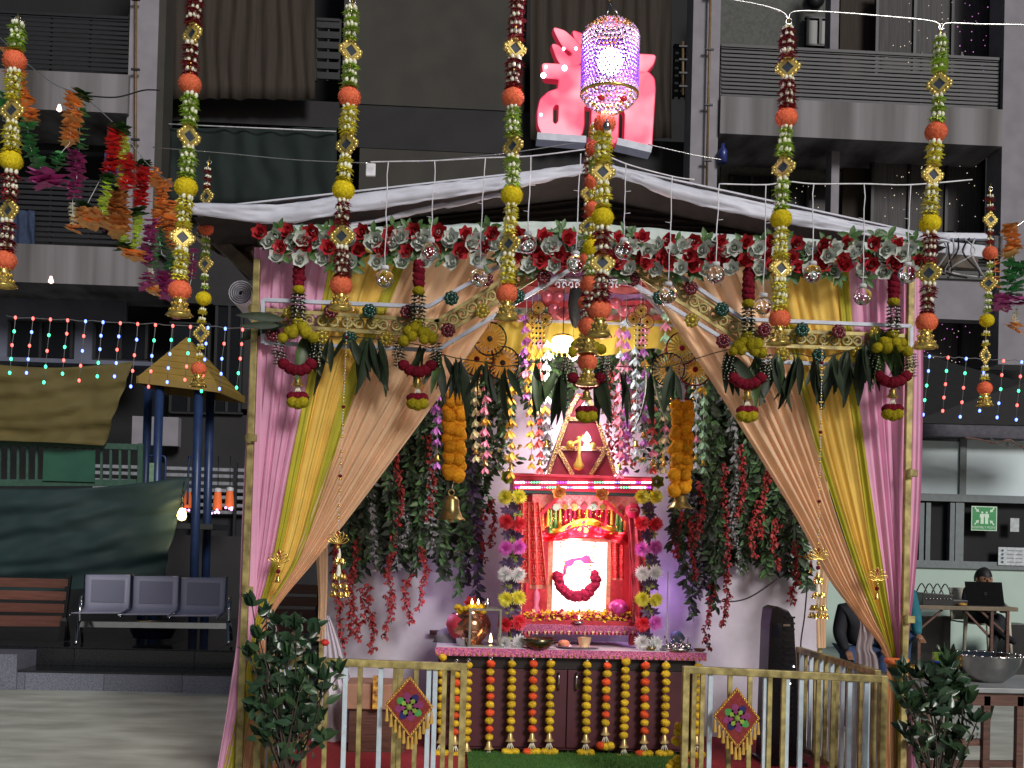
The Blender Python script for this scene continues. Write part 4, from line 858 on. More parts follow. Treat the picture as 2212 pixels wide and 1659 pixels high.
# ---- gota wheels
def wheel(rim):
    mb = MB(); n = 22
    for i in range(n):
        a = 2*PI*i/n; mb.bar((.012*math.cos(a),0,.012*math.sin(a)),(.075*math.cos(a),-.004*(i%2),.075*math.sin(a)),.009,.004,0)
    mb.ball((0,-.006,0),.013,10,6,1); mb.tube([(.077*math.cos(2*PI*i/24),0,.077*math.sin(2*PI*i/24)) for i in range(25)],.0045,5,1,False)
    return mb.mesh('wheel', [brass, rim])
wr = wheel(maroon_b); wg = wheel(mat('black_bead', (.02,.02,.025), .2))
for i,(grp,l) in enumerate([([(1058,732),(1030,776),(1086,784)],'trio of gold spoked wheels left of the lamp'),([(1474,752),(1443,798),(1502,798)],'trio of gold spoked wheels right of the lamp'),([(1163,665),(1150,686),(1178,690)],'small gold wheel trio by the end of the third front garland'),([(1385,672),(1368,690),(1398,695)],'small gold wheel trio right of the centre garland')]):
    Yw = 7.5; t = thing('wheel_hanging', l, 'hanging ornament', tuple(P(grp[0][0],grp[0][1]-60,Yw)), 'gold wheel hangings'); s = 1.45 if i < 2 else .62
    for k,(x,y) in enumerate(grp): put('gold_wheel', [wg,wr][(k+i)%2], t, P(x,y,Yw+.02*k), (0,RN.random(),RN.uniform(-.5,.5)), s)
    part('cord', MB().tube([P(grp[0][0],grp[0][1]-70,Yw),P(*grp[0],Yw)],.002,4), white_wire, t)
    for x in ((-24,-8,8,24) if i < 2 else (-12,-4,4,12)):
        y = grp[1][1]+(30 if i<2 else 12); mb = MB()
        for k in range(5): mb.ball(P(grp[0][0]+x,y+k*11,Yw), .009, 6, 4)
        part('bead_drop', mb, [brass, MATS['black_bead'], maroon_b][abs(x)%3], t, kind='stuff')
# small pink mirror rounds on the printed cloth
rd = MB().lathe((0,0,0),[(0,-.01),(.035,-.008),(.045,0),(.035,.008),(0,.01)],14).mesh('mirror_round', mat('pink_foil', S(220,110,130,1.1), .25,.4,.2,30))
t = thing('foil_round_string', 'string of pink foil rounds in front of the printed cloth', 'hanging ornament', tuple(P(1290,600,8.1)))
for x,y in ((1206,642),(1196,668),(1218,676),(1330,655),(1348,672),(1374,672),(1392,668),(1306,655),(1182,640)): put('foil_round', rd, t, P(x,y,8.1), (PI/2,0,0))
blk_t = part('black_tassel', MB().lathe(P(1243,700,7.9),[(.002,.27),(.05,.25),(.062,.15),(.05,.05),(.02,-.02),(.002,-.03)],14,wob=.08,wn=11), mat('black_hair', (.012,.012,.014), .8,0,.3,80,.5), None)
tag(blk_t, 'thick black tassel hanging above the lamp behind the centre garland', 'tassel')
wfl = mat('white_lace', S(200,200,215,1.1), .4)
for x, l in ((1212,'white curled metal ornament left of the black tassel'),(1240,'white curled metal ornament above the black tassel'),(1327,'white curled metal ornament right of the centre garland')):
    c = P(x,617,7.6); mb = MB(); 
    for s in (-1,1): mb.tube([(c.x+s*(.02+.018*math.cos(a*.5)*(1-a/14)), c.y, c.z+.03*math.sin(a*.5)*(1-a/14)) for a in range(12)], .005, 5)
    mb.tube([(c.x-.035,c.y,c.z+.04),(c.x+.035,c.y,c.z+.04)],.005,5); tag(part('metal_ornament', mb, wfl, None), l, 'ornament')
# ---- lamp
lamp_e = mat('lamp_glow', (1,.95,.8), .5, emit=(1,.88,.62), es=9)
c = P(1216,742,7.9); u = PX(7.9); t = thing('hanging_lamp', 'square lit crystal lamp glowing warm white under the yellow swag', 'lamp', tuple(c))
part('shade', MB().lathe((c.x,c.y,c.z),[(0,14*u),(19*u,13*u),(24*u,8*u),(25*u,-14*u),(18*u,-17*u),(0,-17*u)],8), lamp_e, t)
for i in range(12):
    a = 2*PI*i/12; part('crystal_drop', MB().lathe((c.x+23*u*math.cos(a),c.y+23*u*math.sin(a),c.z-20*u),[(0,-.02),(.008,-.006),(.003,.016)],6), brass, t)
part('cap', MB().lathe((c.x,c.y,c.z+14*u),[(24*u,0),(20*u,4*u),(4*u,8*u)],8), brass, t); part('cord', MB().tube([c+Vector((0,0,.06)), c+Vector((0,0,.6))],.004,5), black_m, t)
def plight(n, loc, en, col, r=.08):
    l = bpy.data.lights.new(n,'POINT'); l.energy = en; l.color = col; l.shadow_soft_size = r; o = bpy.data.objects.new(n,l); C.objects.link(o); o.location = loc
plight('lamp_light', c+Vector((.0,-.1,-.22)), 26, (1,.9,.78), .08)
wh_e = mat('pendant_glow', (1,.9,1), .5, emit=(1,.85,1), es=7)
for x,y,h,l in ((1268,816,22,'small white lit pendant highest in front of the spire'),(1263,882,26,'small white lit tulip pendant under the maroon loop'),(1238,765,30,'slanting bright lamp glow shade left of the centre garland')):
    c = P(x,y,7.6); u = PX(7.6); t = thing('lit_pendant', l, 'lamp', tuple(c)); part('glow_shade', MB().lathe(c,[(1*u,h*.5*u),(6*u,h*.3*u),(11*u,0),(7*u,-h*.35*u),(2*u,-h*.5*u)],10,wob=.12,wn=5), wh_e if h<30 else lamp_e, t)
    part('cord', MB().tube([c+Vector((0,0,h*.5*u)), c+Vector((0,0,h*.5*u+.2))],.002,4), white_wire, t)
# ---- marigold ropes with bells
def rope(lab, x, y0, y1, bx, by, bh, bw, Y=7.2):
    t = thing('marigold_rope', lab, 'garland', tuple(P(x,y0,Y)), 'amber marigold ropes with bells'); u = PX(Y); me = [pmesh(rope_o, .043, 14, .07, .85, 'marigold') for _ in range(4)]
    y = y0; k = 0
    while y < y1:
        for dx in ((-11,11) if k%2 else (-13,3,13)): put('marigold', RN.choice(me), t, P(x-(y-y0)*.02+dx+RN.uniform(-3,3),y+RN.uniform(-4,4),Y-.03*(k%2)), (RN.random()*3,RN.random()*3,0), RN.uniform(.9,1.15))
        y += 16; k += 1
    c = P(bx,by,Y); b = thing('brass_bell', ('brass temple bell under the marigold rope on the left' if x < 1200 else 'brass temple bell under the marigold rope on the right'), 'bell', tuple(c), 'brass temple bells')
    part('bell_body', MB().lathe((c.x,c.y,c.z-bh/2*u), [(bw*.52*u,0),(bw*.5*u,2*u),(bw*.4*u,8*u),(bw*.3*u,bh*.45*u),(bw*.27*u,bh*.8*u),(bw*.2*u,bh*.93*u),(0,bh*u)], 28, wob=.012, wn=14), brassb, b)
    part('loop', MB().tube([(c.x+.02*math.cos(a),c.y,c.z+bh/2*u+.015+.02*math.sin(a)) for a in [2*PI*i/12 for i in range(13)]],.004,5), brassb, b)
    part('clapper', MB().ball((c.x,c.y,c.z-bh*.52*u),.016,8,6), brassb, b); part('chain', MB().tube([P(x-3,y1,Y), c+Vector((0,0,bh/2*u+.03))],.004,5), steel, b)
rope('amber marigold rope left of the shrine', 984, 850, 1035, 974, 1096, 54, 62); rope('amber marigold rope right of the shrine', 1474, 880, 1070, 1470, 1082, 32, 52)

# ================================================================ ALTAR
YA = 8.0; ua = PX(YA)
cabm = mat('maroon_laminate', S(74,30,40,1.2), .45, 0, .12, 4)
c0, c1 = P(945,1500,YA), P(1503,1500,YA); zt = P(1228,1402,YA).z
cab = thing('altar_cabinet', 'dark maroon cabinet under the shrine with double doors', 'cabinet', ((c0.x+c1.x)/2, YA+.3, 0))
part('carcass', MB().box(c0.x,c1.x,YA+.05,YA+.68,.04,zt-.03), cabm, cab)
part('fascia', MB().box(c0.x,c1.x,YA+.03,YA+.05,zt-.15,zt-.03), mat('near_black_laminate', S(34,22,24), .4), cab)
xm = (c0.x+c1.x)/2
for a, b in ((c0.x+.01,xm-.004),(xm+.004,c1.x-.01)):
    dr = part('door', MB().box(a,b,YA+.03,YA+.05,.06,zt-.155), cabm, cab, bev=.002)
    hx = b-.06 if a < xm-.1 else a+.06; part('handle', MB().tube([(hx,YA+.015,zt-.3),(hx,YA+.0,zt-.27),(hx,YA+.0,zt-.2),(hx,YA+.015,zt-.17)],.006,6), steel, dr)
part('top', MB().box(c0.x-.02,c1.x+.06,YA-.02,YA+.72,zt-.03,zt), cloth_w, cab, bev=.005)
trim = mat('pink_gold_trim', S(190,100,120,1.2), .5, .1, .5, 90, .4, col2=S(120,50,120,1.2))
tr = part('trim', MB().box(c0.x-.025,c1.x+.065,YA-.035,YA-.021,zt-.062,zt-.004), trim, cab)
for i in range(48):
    x = c0.x-.015+(c1.x-c0.x+.07)*i/47; part('gold_bead', MB().lathe((x,YA-.038,zt-.05),[(0,-.014),(.007,-.006),(.004,.012)],5), brass, tr)
# hanging strands on cabinet
by = [pmesh(mari_y,.0335,12,.09,.78,'marigold') for _ in range(3)]; bo = [pmesh(mari_o,.0335,12,.09,.78,'marigold') for _ in range(3)]
ring = MB().tube([(.012*math.cos(2*PI*i/10),0,.012*math.sin(2*PI*i/10)) for i in range(11)],.003,4,0,False).mesh('ring', steel)
fl_bell = MB().lathe((0,0,0),[(.006,.03),(.014,.015),(.018,-.01),(.032,-.028)],10,wob=.12,wn=5).mesh('bell', mat('pale_gold', S(205,180,120,1.1), .35,.5,.1))
STR = [(1012,'y',1438,10),(986,'a',1440,9),(1060,'a',1434,10),(1106,'y',1434,9),(1153,'a',1434,9),(1190,'y',1434,9),(1269,'y',1436,9),(1311,'a',1438,8),(1352,'y',1430,10),(1395,'a',1438,9),(1439,'y',1438,9),(1508,'y',1440,9),(956,'y',1420,10)]
for i,(x,k,y,n) in enumerate(sorted(STR)):
    Ys = YA-.03; t = thing('marigold_strand', f"{'yellow' if k=='y' else 'alternating red and yellow'} pompom strand, {ORD[i]} from the left on the altar cabinet", 'garland', tuple(P(x,y-14,Ys)), 'pompom strands on the altar cabinet')
    put('ring', ring, t, P(x,y-12,Ys))
    for j in range(n):
        o = k=='a' and j%2==0; put('marigold', RN.choice(bo if o else by), t, P(x-j*.45+RN.uniform(-1,1),y+j*17.6,Ys-.01), (RN.uniform(-.3,.3),RN.uniform(-.3,.3),RN.random()*6), RN.uniform(.9,1.08))
    yb = y+n*17.6; xb = x-n*.45; part('cord', MB().tube([P(x,y-12,Ys),P(xb,yb,Ys)],.003,4), white_wire, t)
    put('bell', fl_bell, t, P(xb,yb-1,Ys-.01), None, 1.1)
    for dx in (-8,-3,3,8): part('white_tassel', MB().tube([P(xb,yb+6,Ys),P(xb+dx,yb+26,Ys-.01)],.0042,5), white_f, t)
    for dx in (-10,0,10): put('marigold', RN.choice(bo if (k=='a' and dx<0) else by), t, P(xb+dx,yb+34+abs(dx)*-.2,Ys-.02), (0,0,RN.random()*6), 1.08)
# loose yellow flowers by the opening
t = thing('yellow_pompom_string', 'short string of yellow pompoms tied at the right railing end', 'garland', tuple(P(1462,1560,6.7)))
for x,y in ((1466,1568),(1464,1582),(1458,1600),(1462,1604),(1463,1640),(1452,1648),(1446,1656),(1464,1655)): put('marigold', RN.choice(by), t, P(x,y,6.7), (RN.random(),0,0), .8)

# ---- shrine
red = mat('shrine_red', S(176,46,62,1.2), .4, 0, .12, 6); redc = mat('shrine_red_cloth', S(190,60,74,1.15), .6, 0, .2, 20, .3); mar = mat('spire_maroon', S(120,30,52,1.3), .5, 0, .08)
YS2 = 8.2; us = PX(YS2); gtr = mat('gold_sequin_trim', S(225,175,110,1.2), .3, .6, .5, 120, .6, col2=S(150,70,130))
shr = thing('shrine', 'red wooden home temple with maroon spire, LED bar and glowing portrait niche', 'shrine', tuple(P(1252,1398,YS2)))
def sb(name, a, b, c_, e_, m, Y=YS2, dep=.1, par=None, bev=.003, lab=None): return part(name, MB().pxbox(a,b,c_,e_,Y,dep), m, par or shr, bev=bev, label=lab)
for x in (1127,1360): sb('foot', x,1368,x+18,1394,red,YS2,.06)
sb('plinth', 1124,1340,1376,1370,red,YS2,.42)
tr2 = sb('trim', 1122,1350,1378,1366,trim,YS2-.012,.01)
for i in range(30):
    x = 1126+i*8.6; q = P(x,1366,YS2-.014); part('fringe_point', MB().prism([(q.x-3.5*us,q.z+3*us),(q.x,q.z-7*us),(q.x+3.5*us,q.z+3*us)], YS2-.016, YS2-.012), trim if i%2 else gtr, tr2)
sb('back_panel', 1128,1070,1374,1345,redc,YS2+.4,.02)
for x in (1124,1366):
    p_ = sb('pillar', x,1070,x+10,1345,red,YS2-.0,.04); sb('gold_edge', x+3,1075,x+6,1345,gtr,YS2-.006,.005,p_)
sb('side_panel', 1134,1090,1138,1345,red,YS2+.05,.35); sb('side_panel', 1362,1090,1366,1345,red,YS2+.05,.35)
sb('roof_bar', 1108,1031,1412,1062,red,YS2-.06,.5); sb('cornice', 1104,1026,1416,1031,mat('rose_cornice', S(205,70,90,1.2), .4),YS2-.08,.54); sb('green_line', 1112,1062,1408,1068,mat('teal_line', S(50,90,84), .4),YS2-.05,.4)
lc = [mat('strip_white', (1,1,1), .4, emit=(1,.86,1), es=9), mat('strip_purple', (.5,.1,1), .4, emit=(.42,.08,1), es=2.5), mat('strip_green', (.2,1,.5), .4, emit=(.1,1,.45), es=3), mat('strip_pink', (1,.2,.4), .4, emit=(1,.15,.4), es=2.5), MATS['led_blue']]
led = MB().ball((0,0,0), 2.3*us, 6, 4)
lms = [MB().ball((0,0,0), 2.1*us, 6, 4).mesh('led', m) for m in lc]
seq = [0,0,3,2,2,0,0,0,1,1,0,0,0,0,3,2,2,0,0,4,0,0,0,1,0,0]
for r, y in enumerate((1042,1053)):
    stp = sb('led_strip', 1112,y-2,1410,y+2,mat('strip_base', S(150,40,90), .5),YS2-.066,.005)
    for i in range(52):
        x = 1114+i*5.7; put('led', lms[seq[(i//2+r*9)%26]], stp, P(x,y+(x-1114)*0+.0,YS2-.07)) 
# spire
def tri(pts, Y, m, name, dep=.03, par=None): 
    return part(name, MB().prism([(P(x,y,Y).x,P(x,y,Y).z) for x,y in pts], Y, Y+dep), m, par or shr)
spn = tri([(1178,1028),(1335,1028),(1282,880),(1270,850),(1244,850),(1232,880)], YS2+.05, mar, 'spire', .25)
def seqbar(a, b, w=9):
    q = part('sequin_trim', MB().bar(P(*a,YS2+.035),P(*b,YS2+.035),w*us,.012), gtr, spn); A = P(*a,YS2+.028); B = P(*b,YS2+.028); mb = MB(); n = int((B-A).length/(.02))
    for i in range(n):
        for s in (-1,1): mb.ball(A.lerp(B,(i+.5)/n)+Vector((s*RN.uniform(0,.01),0,RN.uniform(-.006,.006))), .0055, 5, 3)
    part('sequins', mb, brass, q, kind='stuff')
for a,b in (((1183,1026),(1234,880)),((1330,1026),(1281,880)),((1234,880),(1250,852)),((1281,880),(1266,852)),((1203,968),(1311,970)),((1207,972),(1237,1026)),((1308,972),(1276,1026)),((1225,905),(1290,906))): seqbar(a,b)
for pts,l in (([(1174,1030),(1186,1030),(1199,985)],'l'),([(1328,1030),(1341,1030),(1314,985)],'r')): tri(pts, YS2+.03, wh_e, 'glare_wedge', .01)  # glowing wedges added to imitate LED glare beside the spire
# violin-like gold ornament and bell figure on spire
gi = MB(); q = P(1254,1010,YS2); 
part('gold_ornament', MB().lathe(P(1250,1005,YS2),[(0,-12*us),(10*us,-8*us),(12*us,0),(7*us,9*us),(3*us,22*us),(3*us,50*us),(6*us,60*us),(0,64*us)],12,sy=.3).ball(P(1232,960,YS2),9*us,10,6).ball(P(1281,962,YS2),7*us,10,6).tube(smooth_path([P(1232,960,YS2),P(1250,952,YS2),P(1262,940,YS2)],4),3*us,5), mat('soft_gold', S(215,185,90,1.2), .3,.6,.1), spn)
part('white_figure', MB().lathe(P(1267,957,YS2-.03),[(11*us,-15*us),(7*us,-6*us),(4*us,2*us),(9*us,6*us),(7*us,14*us),(1*us,24*us)],10,wob=.1,wn=5), wh_e, spn)
# chandelier style arch in niche
roseb = MB();
for (x,y,k) in ((1096,1031,'o'),(1420,1041,'o'),(1207,1064,'p'),(1300,1068,'p')):
    me = rose().mesh('rose', mat('olive_rose', S(120,128,40,1.2), .6) if k=='o' else mat('peach_rose', S(226,160,90,1.2), .6)); put('rose', me, shr, P(x,y,YS2-.12), (0,RN.random()*3,0), 1.05)
part('strut', MB().bar(P(1205,1075,YS2-.05),P(1155,1125,YS2-.05),.022,.02), red, shr); part('strut', MB().bar(P(1302,1078,YS2-.05),P(1360,1130,YS2-.05),.022,.02), red, shr)
# toran in niche
tz = part('toran_panel', MB().pxbox(1150,1070,1375,1100,YS2-.03,.01), mat('toran_print', S(205,80,96,1.2), .5, 0, .5, 60, .3, col2=S(230,170,150,1.1)), shr)
for i in range(11):
    x = 1160+i*20; m = [mat('toran_orange', S(226,130,70,1.2),.6), cr, mat('toran_mint', S(150,190,160,1.1),.6), brass][i%4]
    part('motif', MB().lathe((0,0,0),[(0,0)],3) and MB().prism([(P(x+8*math.cos(a),1096+8*math.sin(a),YS2).x, P(x+8*math.cos(a),1096+8*math.sin(a),YS2).z) for a in [2*PI*j/(4 if i%2 else 8)+PI/2 for j in range(4 if i%2 else 8)]][::-1], YS2-.045, YS2-.032), m, tz)
tas = [mat('tassel_green', S(90,150,70,1.2),.7), mat('tassel_yellow', S(225,180,60,1.2),.7), mat('tassel_crimson', S(205,30,64,1.2),.7), mat('tassel_orange', S(225,110,50,1.2),.7)]
for i,(x,k,L) in enumerate([(1162,3,48),(1172,3,44),(1184,1,36),(1190,0,50),(1200,0,44),(1210,1,52),(1222,2,44),(1232,2,52),(1242,2,40),(1252,1,44),(1260,2,34),(1268,1,50),(1276,2,38),(1290,2,46),(1300,2,52),(1310,2,44),(1322,1,52),(1334,0,46),(1342,0,54),(1352,3,44),(1362,3,48)]):
    part('tassel', MB().lathe(P(x,1100,YS2-.02),[(1*us,0),(2.5*us,-4*us),(2*us,-8*us),(5*us,-L*us),(3*us,-(L+2)*us)],8,wob=.15,wn=4,sy=.6), tas[k], shr)
mb = MB()
for i in range(70): mb.ball(P(RN.uniform(1165,1360),RN.uniform(1098,1140),YS2-.05),.006,5,3)
part('gold_beads', mb, brass, shr, kind='stuff')
def swag(u, v):
    p = P(1148+225*u, (1140+10*math.sin(u*9))*(1-v)+(1165+6*math.sin(u*7+1)+(14*(u-.5)**2*4 if u > .5 else 0))*v, YS2-.02); p.y += .02*math.sin(u*40+3*v)+.02*math.sin(v*9+u*5); return p
part('red_swag', MB().sheet(swag,80,10), mat('red_gold_satin', S(196,34,44,1.25), .3, .1, .4, 14, .2, col2=S(170,20,36,1.2)), shr); 
part('gold_swag', MB().sheet(lambda u,v: swag(.2+u*.6,v*.5-.35)+Vector((0,-.03,0)),60,6), mat('gold_satin', S(222,165,60,1.2), .3, .3, .3, 20), shr)
# chunri cloths
chm = mat('chunri_red', S(214,56,58,1.2), .6, 0, .15, 30, .2); chg = mat('chunri_gold', S(236,150,130,1.1), .5, .2, .2, 40)
def chunri(lab, a, b, c_, e_, y0, y1, Y, n, gridc=3):
    def fn(u, v, off=0):
        x = (a+(b-a)*u)*(1-v)+(c_+(e_-c_)*u)*v; p = P(x, y0+(y1-y0)*v, Y); p.y += .018*math.sin(2*PI*n*u+v)-off; return p
    o = part('printed_scarf', MB().sheet(fn,30,30), chm, None); tag(o, lab, 'scarf'); mb = MB(); R_ = max(4,int((y1-y0)/24)); 
    for i in range(gridc+1): mb.tube([fn(i/gridc,j/20,.003) for j in range(21)], .0018, 4)
    for j in range(R_+1): mb.tube([fn(i/12,j/R_,.003) for i in range(13)], .0018, 4)
    def hook(cu, cv, f):
        du, dv = .3/gridc*.8, .3/R_*.9; Q = lambda x,y: fn(cu+x*du, cv+y*dv, .004); mb.tube([Q(-.9*f,-1),Q(0,-1),Q(0,1),Q(.9*f,1)],.0024,4); mb.tube([Q(-1,.9*f),Q(-1,0),Q(1,0),Q(1,-.9*f)],.0024,4)
    for i in range(gridc):
        for j in range(R_):
            cu, cv = (i+.5)/gridc, (j+.5)/R_
            if (i+j)%2: hook(cu, cv, 1)
            else: mb.tube([fn(cu+.25/gridc*math.cos(q), cv+.3/R_*math.sin(q), .004) for q in [2*PI*k/8 for k in range(9)]],.0022,4)
    part('gold_print', mb, chg, o, kind='stuff')
    part('gold_fringe', MB().sheet(lambda u,v: fn(u,.985+v*.045,.006),30,2), chg, o); return o
chunri('red scarf with gold squares hanging at the left of the portrait, left fold', 1118,1142,1104,1142,1085,1254,YS2-.09,1.5,2)
chunri('red scarf with gold squares hanging at the left of the portrait, right fold', 1142,1164,1145,1180,1085,1266,YS2-.08,1.5,2)
chunri('red scarf with gold border hanging behind the portrait at the right', 1318,1348,1322,1348,1160,1250,YS2+.1,2,2)
sc_r = drape('scarf','plain crimson scarf draped down the right side of the shrine',[(1100,1352,1378,.5),(1180,1358,1392,.5),(1260,1364,1396,.5),(1345,1372,1392,.5)], redc, 3, .02, YS2-.07, None, 30, 20, 31, 'scarf')
c = P(1367,1103,YS2-.08); t = tag(part('round_badge', MB().lathe((0,0,0),[(0,-.01),(.055,-.01),(.055,.01),(0,.01)],20), mat('badge_red', S(196,40,80,1.2), .5), None), 'round red badge with a pink emblem hung at the upper right of the shrine', 'badge'); t.location = c; t.rotation_euler = (PI/2,0,0); W[t.name] = c
part('emblem', MB().tube([(c.x+.034*math.cos(a),c.y-.013,c.z+.012*math.sin(a)+.004) for a in [2*PI*i/12 for i in range(13)]],.004,5).tube([(c.x-.02,c.y-.013,c.z+.006),(c.x+.02,c.y-.013,c.z+.004)],.004,5), pe, None)
EM = bpy.data.objects['emblem']; EM.parent = t; EM.matrix_parent_inverse = (Matrix.Translation(c) @ Matrix.Rotation(PI/2,4,'X')).inverted()
# portrait
por = mat('backlit_portrait', (.9,.85,.8), .5, 0, .1, 6, emit=(1,.93,.84), es=2.6); YP = YS2+.12
pf = thing('portrait', 'brightly lit framed portrait of a deity in the niche, mostly white glare', 'picture', tuple(P(1250,1330,YP)))
part('picture', MB().pxbox(1192,1170,1312,1322,YP,.01), por, pf)
part('frame', MB().pxbox(1183,1164,1194,1328,YP-.012,.03).pxbox(1310,1166,1319,1330,YP-.012,.03).pxbox(1194,1163,1310,1169,YP-.012,.03).pxbox(1194,1321,1310,1328,YP-.012,.03), mat('pink_gilt_frame', S(232,150,120,1.1), .3, .3, .3, 60), pf)
def poly(pts, dy, m, name): return part(name, MB().prism([(P(x,y,YP).x,P(x,y,YP).z) for x,y in pts][::-1], YP-dy-.002, YP-dy), m, pf)
poly([(1216,1232),(1220,1212),(1236,1206),(1256,1204),(1266,1198),(1274,1202),(1278,1212),(1288,1216),(1262,1218),(1254,1210),(1242,1212),(1236,1222),(1226,1224),(1222,1240),(1216,1246)], .002, mat('plum_print', S(170,80,140,1.1), .6, emit=(.35,.08,.25), es=.6), 'head_cover')
poly([(1251,1213),(1255,1211),(1253,1218)], .003, MATS['plum_print'], 'tilak')
for x,y in ((1272,1228),(1277,1236),(1275,1250),(1268,1262)): poly([(x,y),(x+5,y+2),(x+2,y+7)], .002, MATS['plum_print'], 'print_mark')
t = thing('rose_petal_garland', 'thick crimson rose petal garland in a U across the glowing portrait', 'garland', tuple(P(1247,1290,YP-.05)))
crm = [pmesh(mat('crimson_petals', S(150,16,60,1.3), .8,0,.35,60,.6),.03,10,.16,.8,'petal_cluster') for _ in range(3)]
for i in range(34):
    q = i/33; a = PI*(1-q); x = 1247+41*math.cos(a); y = 1242+46*math.sin(a)
    for s in (0,1): put('petal_cluster', RN.choice(crm), t, P(x+RN.uniform(-4,4),y+RN.uniform(-4,4),YP-.05), (RN.random()*3,RN.random()*3,0), RN.uniform(.95,1.3))
for s,x0 in ((-1,1208),(1,1288)):
    for i in range(9): q = i/8; put('bud', crm[0] if False else by[0], t, P(x0+(1 if s<0 else -1)*q*14-s*2,1172+q*66,YP-.03), None, .26)
part('pendant', MB().lathe(P(1246,1308,YP-.05),[(0,-.03),(.012,-.02),(.005,.0),(.012,.02),(.002,.03)],8), wh_e, t)
plight('niche_light', P(1247,1150,YS2+.0)+Vector((0,-.16,.0)), 12, (1,.58,.74), .06)
plight('spire_back_light', P(1256,985,8.62), 17, (1,.92,1), .05); plight('purple_tint_light', P(1425,1290,8.6), 3.5, (.62,.35,1), .05); plight('purple_tint_light', P(930,1300,8.35), 2.0, (.7,.5,1), .05)  # purple lamps added to tint the backcloth lavender
# petals bed, small pots
t = thing('petal_bed', 'bed of marigold and rose petals strewn before the portrait', 'petals', tuple(P(1250,1340,YS2+.1))); cols = [mari_y, mat('crimson_petals', (0,0,0)), mat('peach_petal', S(236,180,120,1.2), .7)]
mb = MB()
for i in range(700):
    p = P(RN.uniform(1136,1366),RN.uniform(1322,1342),YS2+RN.uniform(-.0,.1)); mb.leaf(p,(RN.uniform(-1,1),RN.uniform(-1,.2),RN.uniform(-.2,.8)),RN.uniform(.02,.04),.022,(RN.uniform(-1,1),-1,1),.3,RN.choice((0,0,1,2)),2)
part('petals', mb, cols, t, kind='stuff')
for i in range(16): put('petal_cluster', RN.choice(crm), t, P(1150+i*13+RN.uniform(-5,5),1330+RN.uniform(-3,5),YS2+.03), (RN.random(),0,RN.random()), RN.uniform(.5,.9))
tag(part('diya', MB().lathe(P(1250,1345,YS2-.03),[(0,-.01),(.03,-.006),(.042,.01),(.036,.008),(.0,0)],14,sy=.7), steel, None), 'small steel oil lamp dish below the portrait', 'oil lamp')
flm = mat('flame', (1,.7,.3), .5, emit=(1,.72,.35), es=12)
tag(part('flame', MB().lathe(P(1251,1334,YS2-.04),[(0,-.015),(.007,-.004),(.003,.012),(0,.02)],8), flm, None), 'tiny flame on the steel oil lamp below the portrait', 'flame')
tag(part('coconut_bundle', MB().ball(P(1336,1312,YS2+.05),.075,16,10,0,.05,.8), mat('magenta_foil', S(200,70,150,1.2), .3,.3,.3,20,.4), None), 'magenta wrapped bundle to the right of the portrait', 'bundle')
tag(part('statue', MB().lathe(P(1158,1290,YS2+.12),[(.03,-.13),(.035,-.1),(.02,-.06),(.03,0),(.022,.04),(.012,.05),(.018,.07),(.0,.1)],14), mat('pink_statue', S(200,110,140,1.2), .4), None), 'small pink figurine standing in shadow left of the portrait', 'figurine')
# ---- chrysanthemum columns
def mum(m, n=70, r=.062):
    mb = MB()
    for i in range(n):
        th = math.acos(1-1.15*(i+.5)/n); ph = i*2.399963; d = Vector((math.sin(th)*math.cos(ph),-math.cos(th),math.sin(th)*math.sin(ph)))
        mb.leaf(d*.012, d+Vector((0,-.12,0)), r*RN.uniform(.8,1.05), .017, (0,-1,.02) if th>.5 else (0,0,1), -.2, 0, 2, .9)
    mb.ball((0,-.005,0), .02, 8, 5); return mb.mesh('chrysanthemum', m)
mm = {'y':mat('mum_yellow', S(242,212,90,1.25),.6,0,.1),'r':mat('mum_red', S(214,66,80,1.3),.6,0,.1),'p':mat('mum_pink', S(228,122,200,1.3),.6,0,.1),'w':mat('mum_white', S(242,240,244,1.2),.6,0,.06)}
MU = {k: mum(m) for k,m in mm.items()}
lg = leafy(7,.06).mesh('leaf_sprig', vine_p); lg2 = leafy(6,.05).mesh('leaf_sprig', mat('lime_leaf', S(150,160,70,1.1), .5))
for cx, l in ((1106,'left'),(1401,'right')):
    t = thing('flower_column', f'column of paired chrysanthemums in yellow, red, pink and white {l} of the portrait', 'flower column', tuple(P(cx,1395,YS2-.1)), 'chrysanthemum columns'); Yc = YS2-.15
    part('pole', MB().tube([P(cx,1060,Yc+.06),P(cx-3,1400,Yc+.06)],.02,8), stem_m, t)
    for y,k,k2 in ((1075,'y','y'),(1130,'r','r'),(1184,'p','p'),(1238,'w','w'),(1292,'y','y'),(1346,'r','p' if l=='right' else 'r'),(1388,'w','w')):
        for s,kk in ((-1,k),(1,k2)): put('chrysanthemum', MU[kk], t, P(cx+s*13,y+RN.uniform(-3,3),Yc), (RN.uniform(-.2,.2),RN.random()*3,s*.25), .92)
        if y < 1380:
            for j in range(4): put('leaf_sprig', lg if j<3 else lg2, t, P(cx+RN.uniform(-14,14),y+27+RN.uniform(-7,7),Yc+.02), (RN.uniform(-.4,.4),RN.random()*6,0), RN.uniform(.8,1))
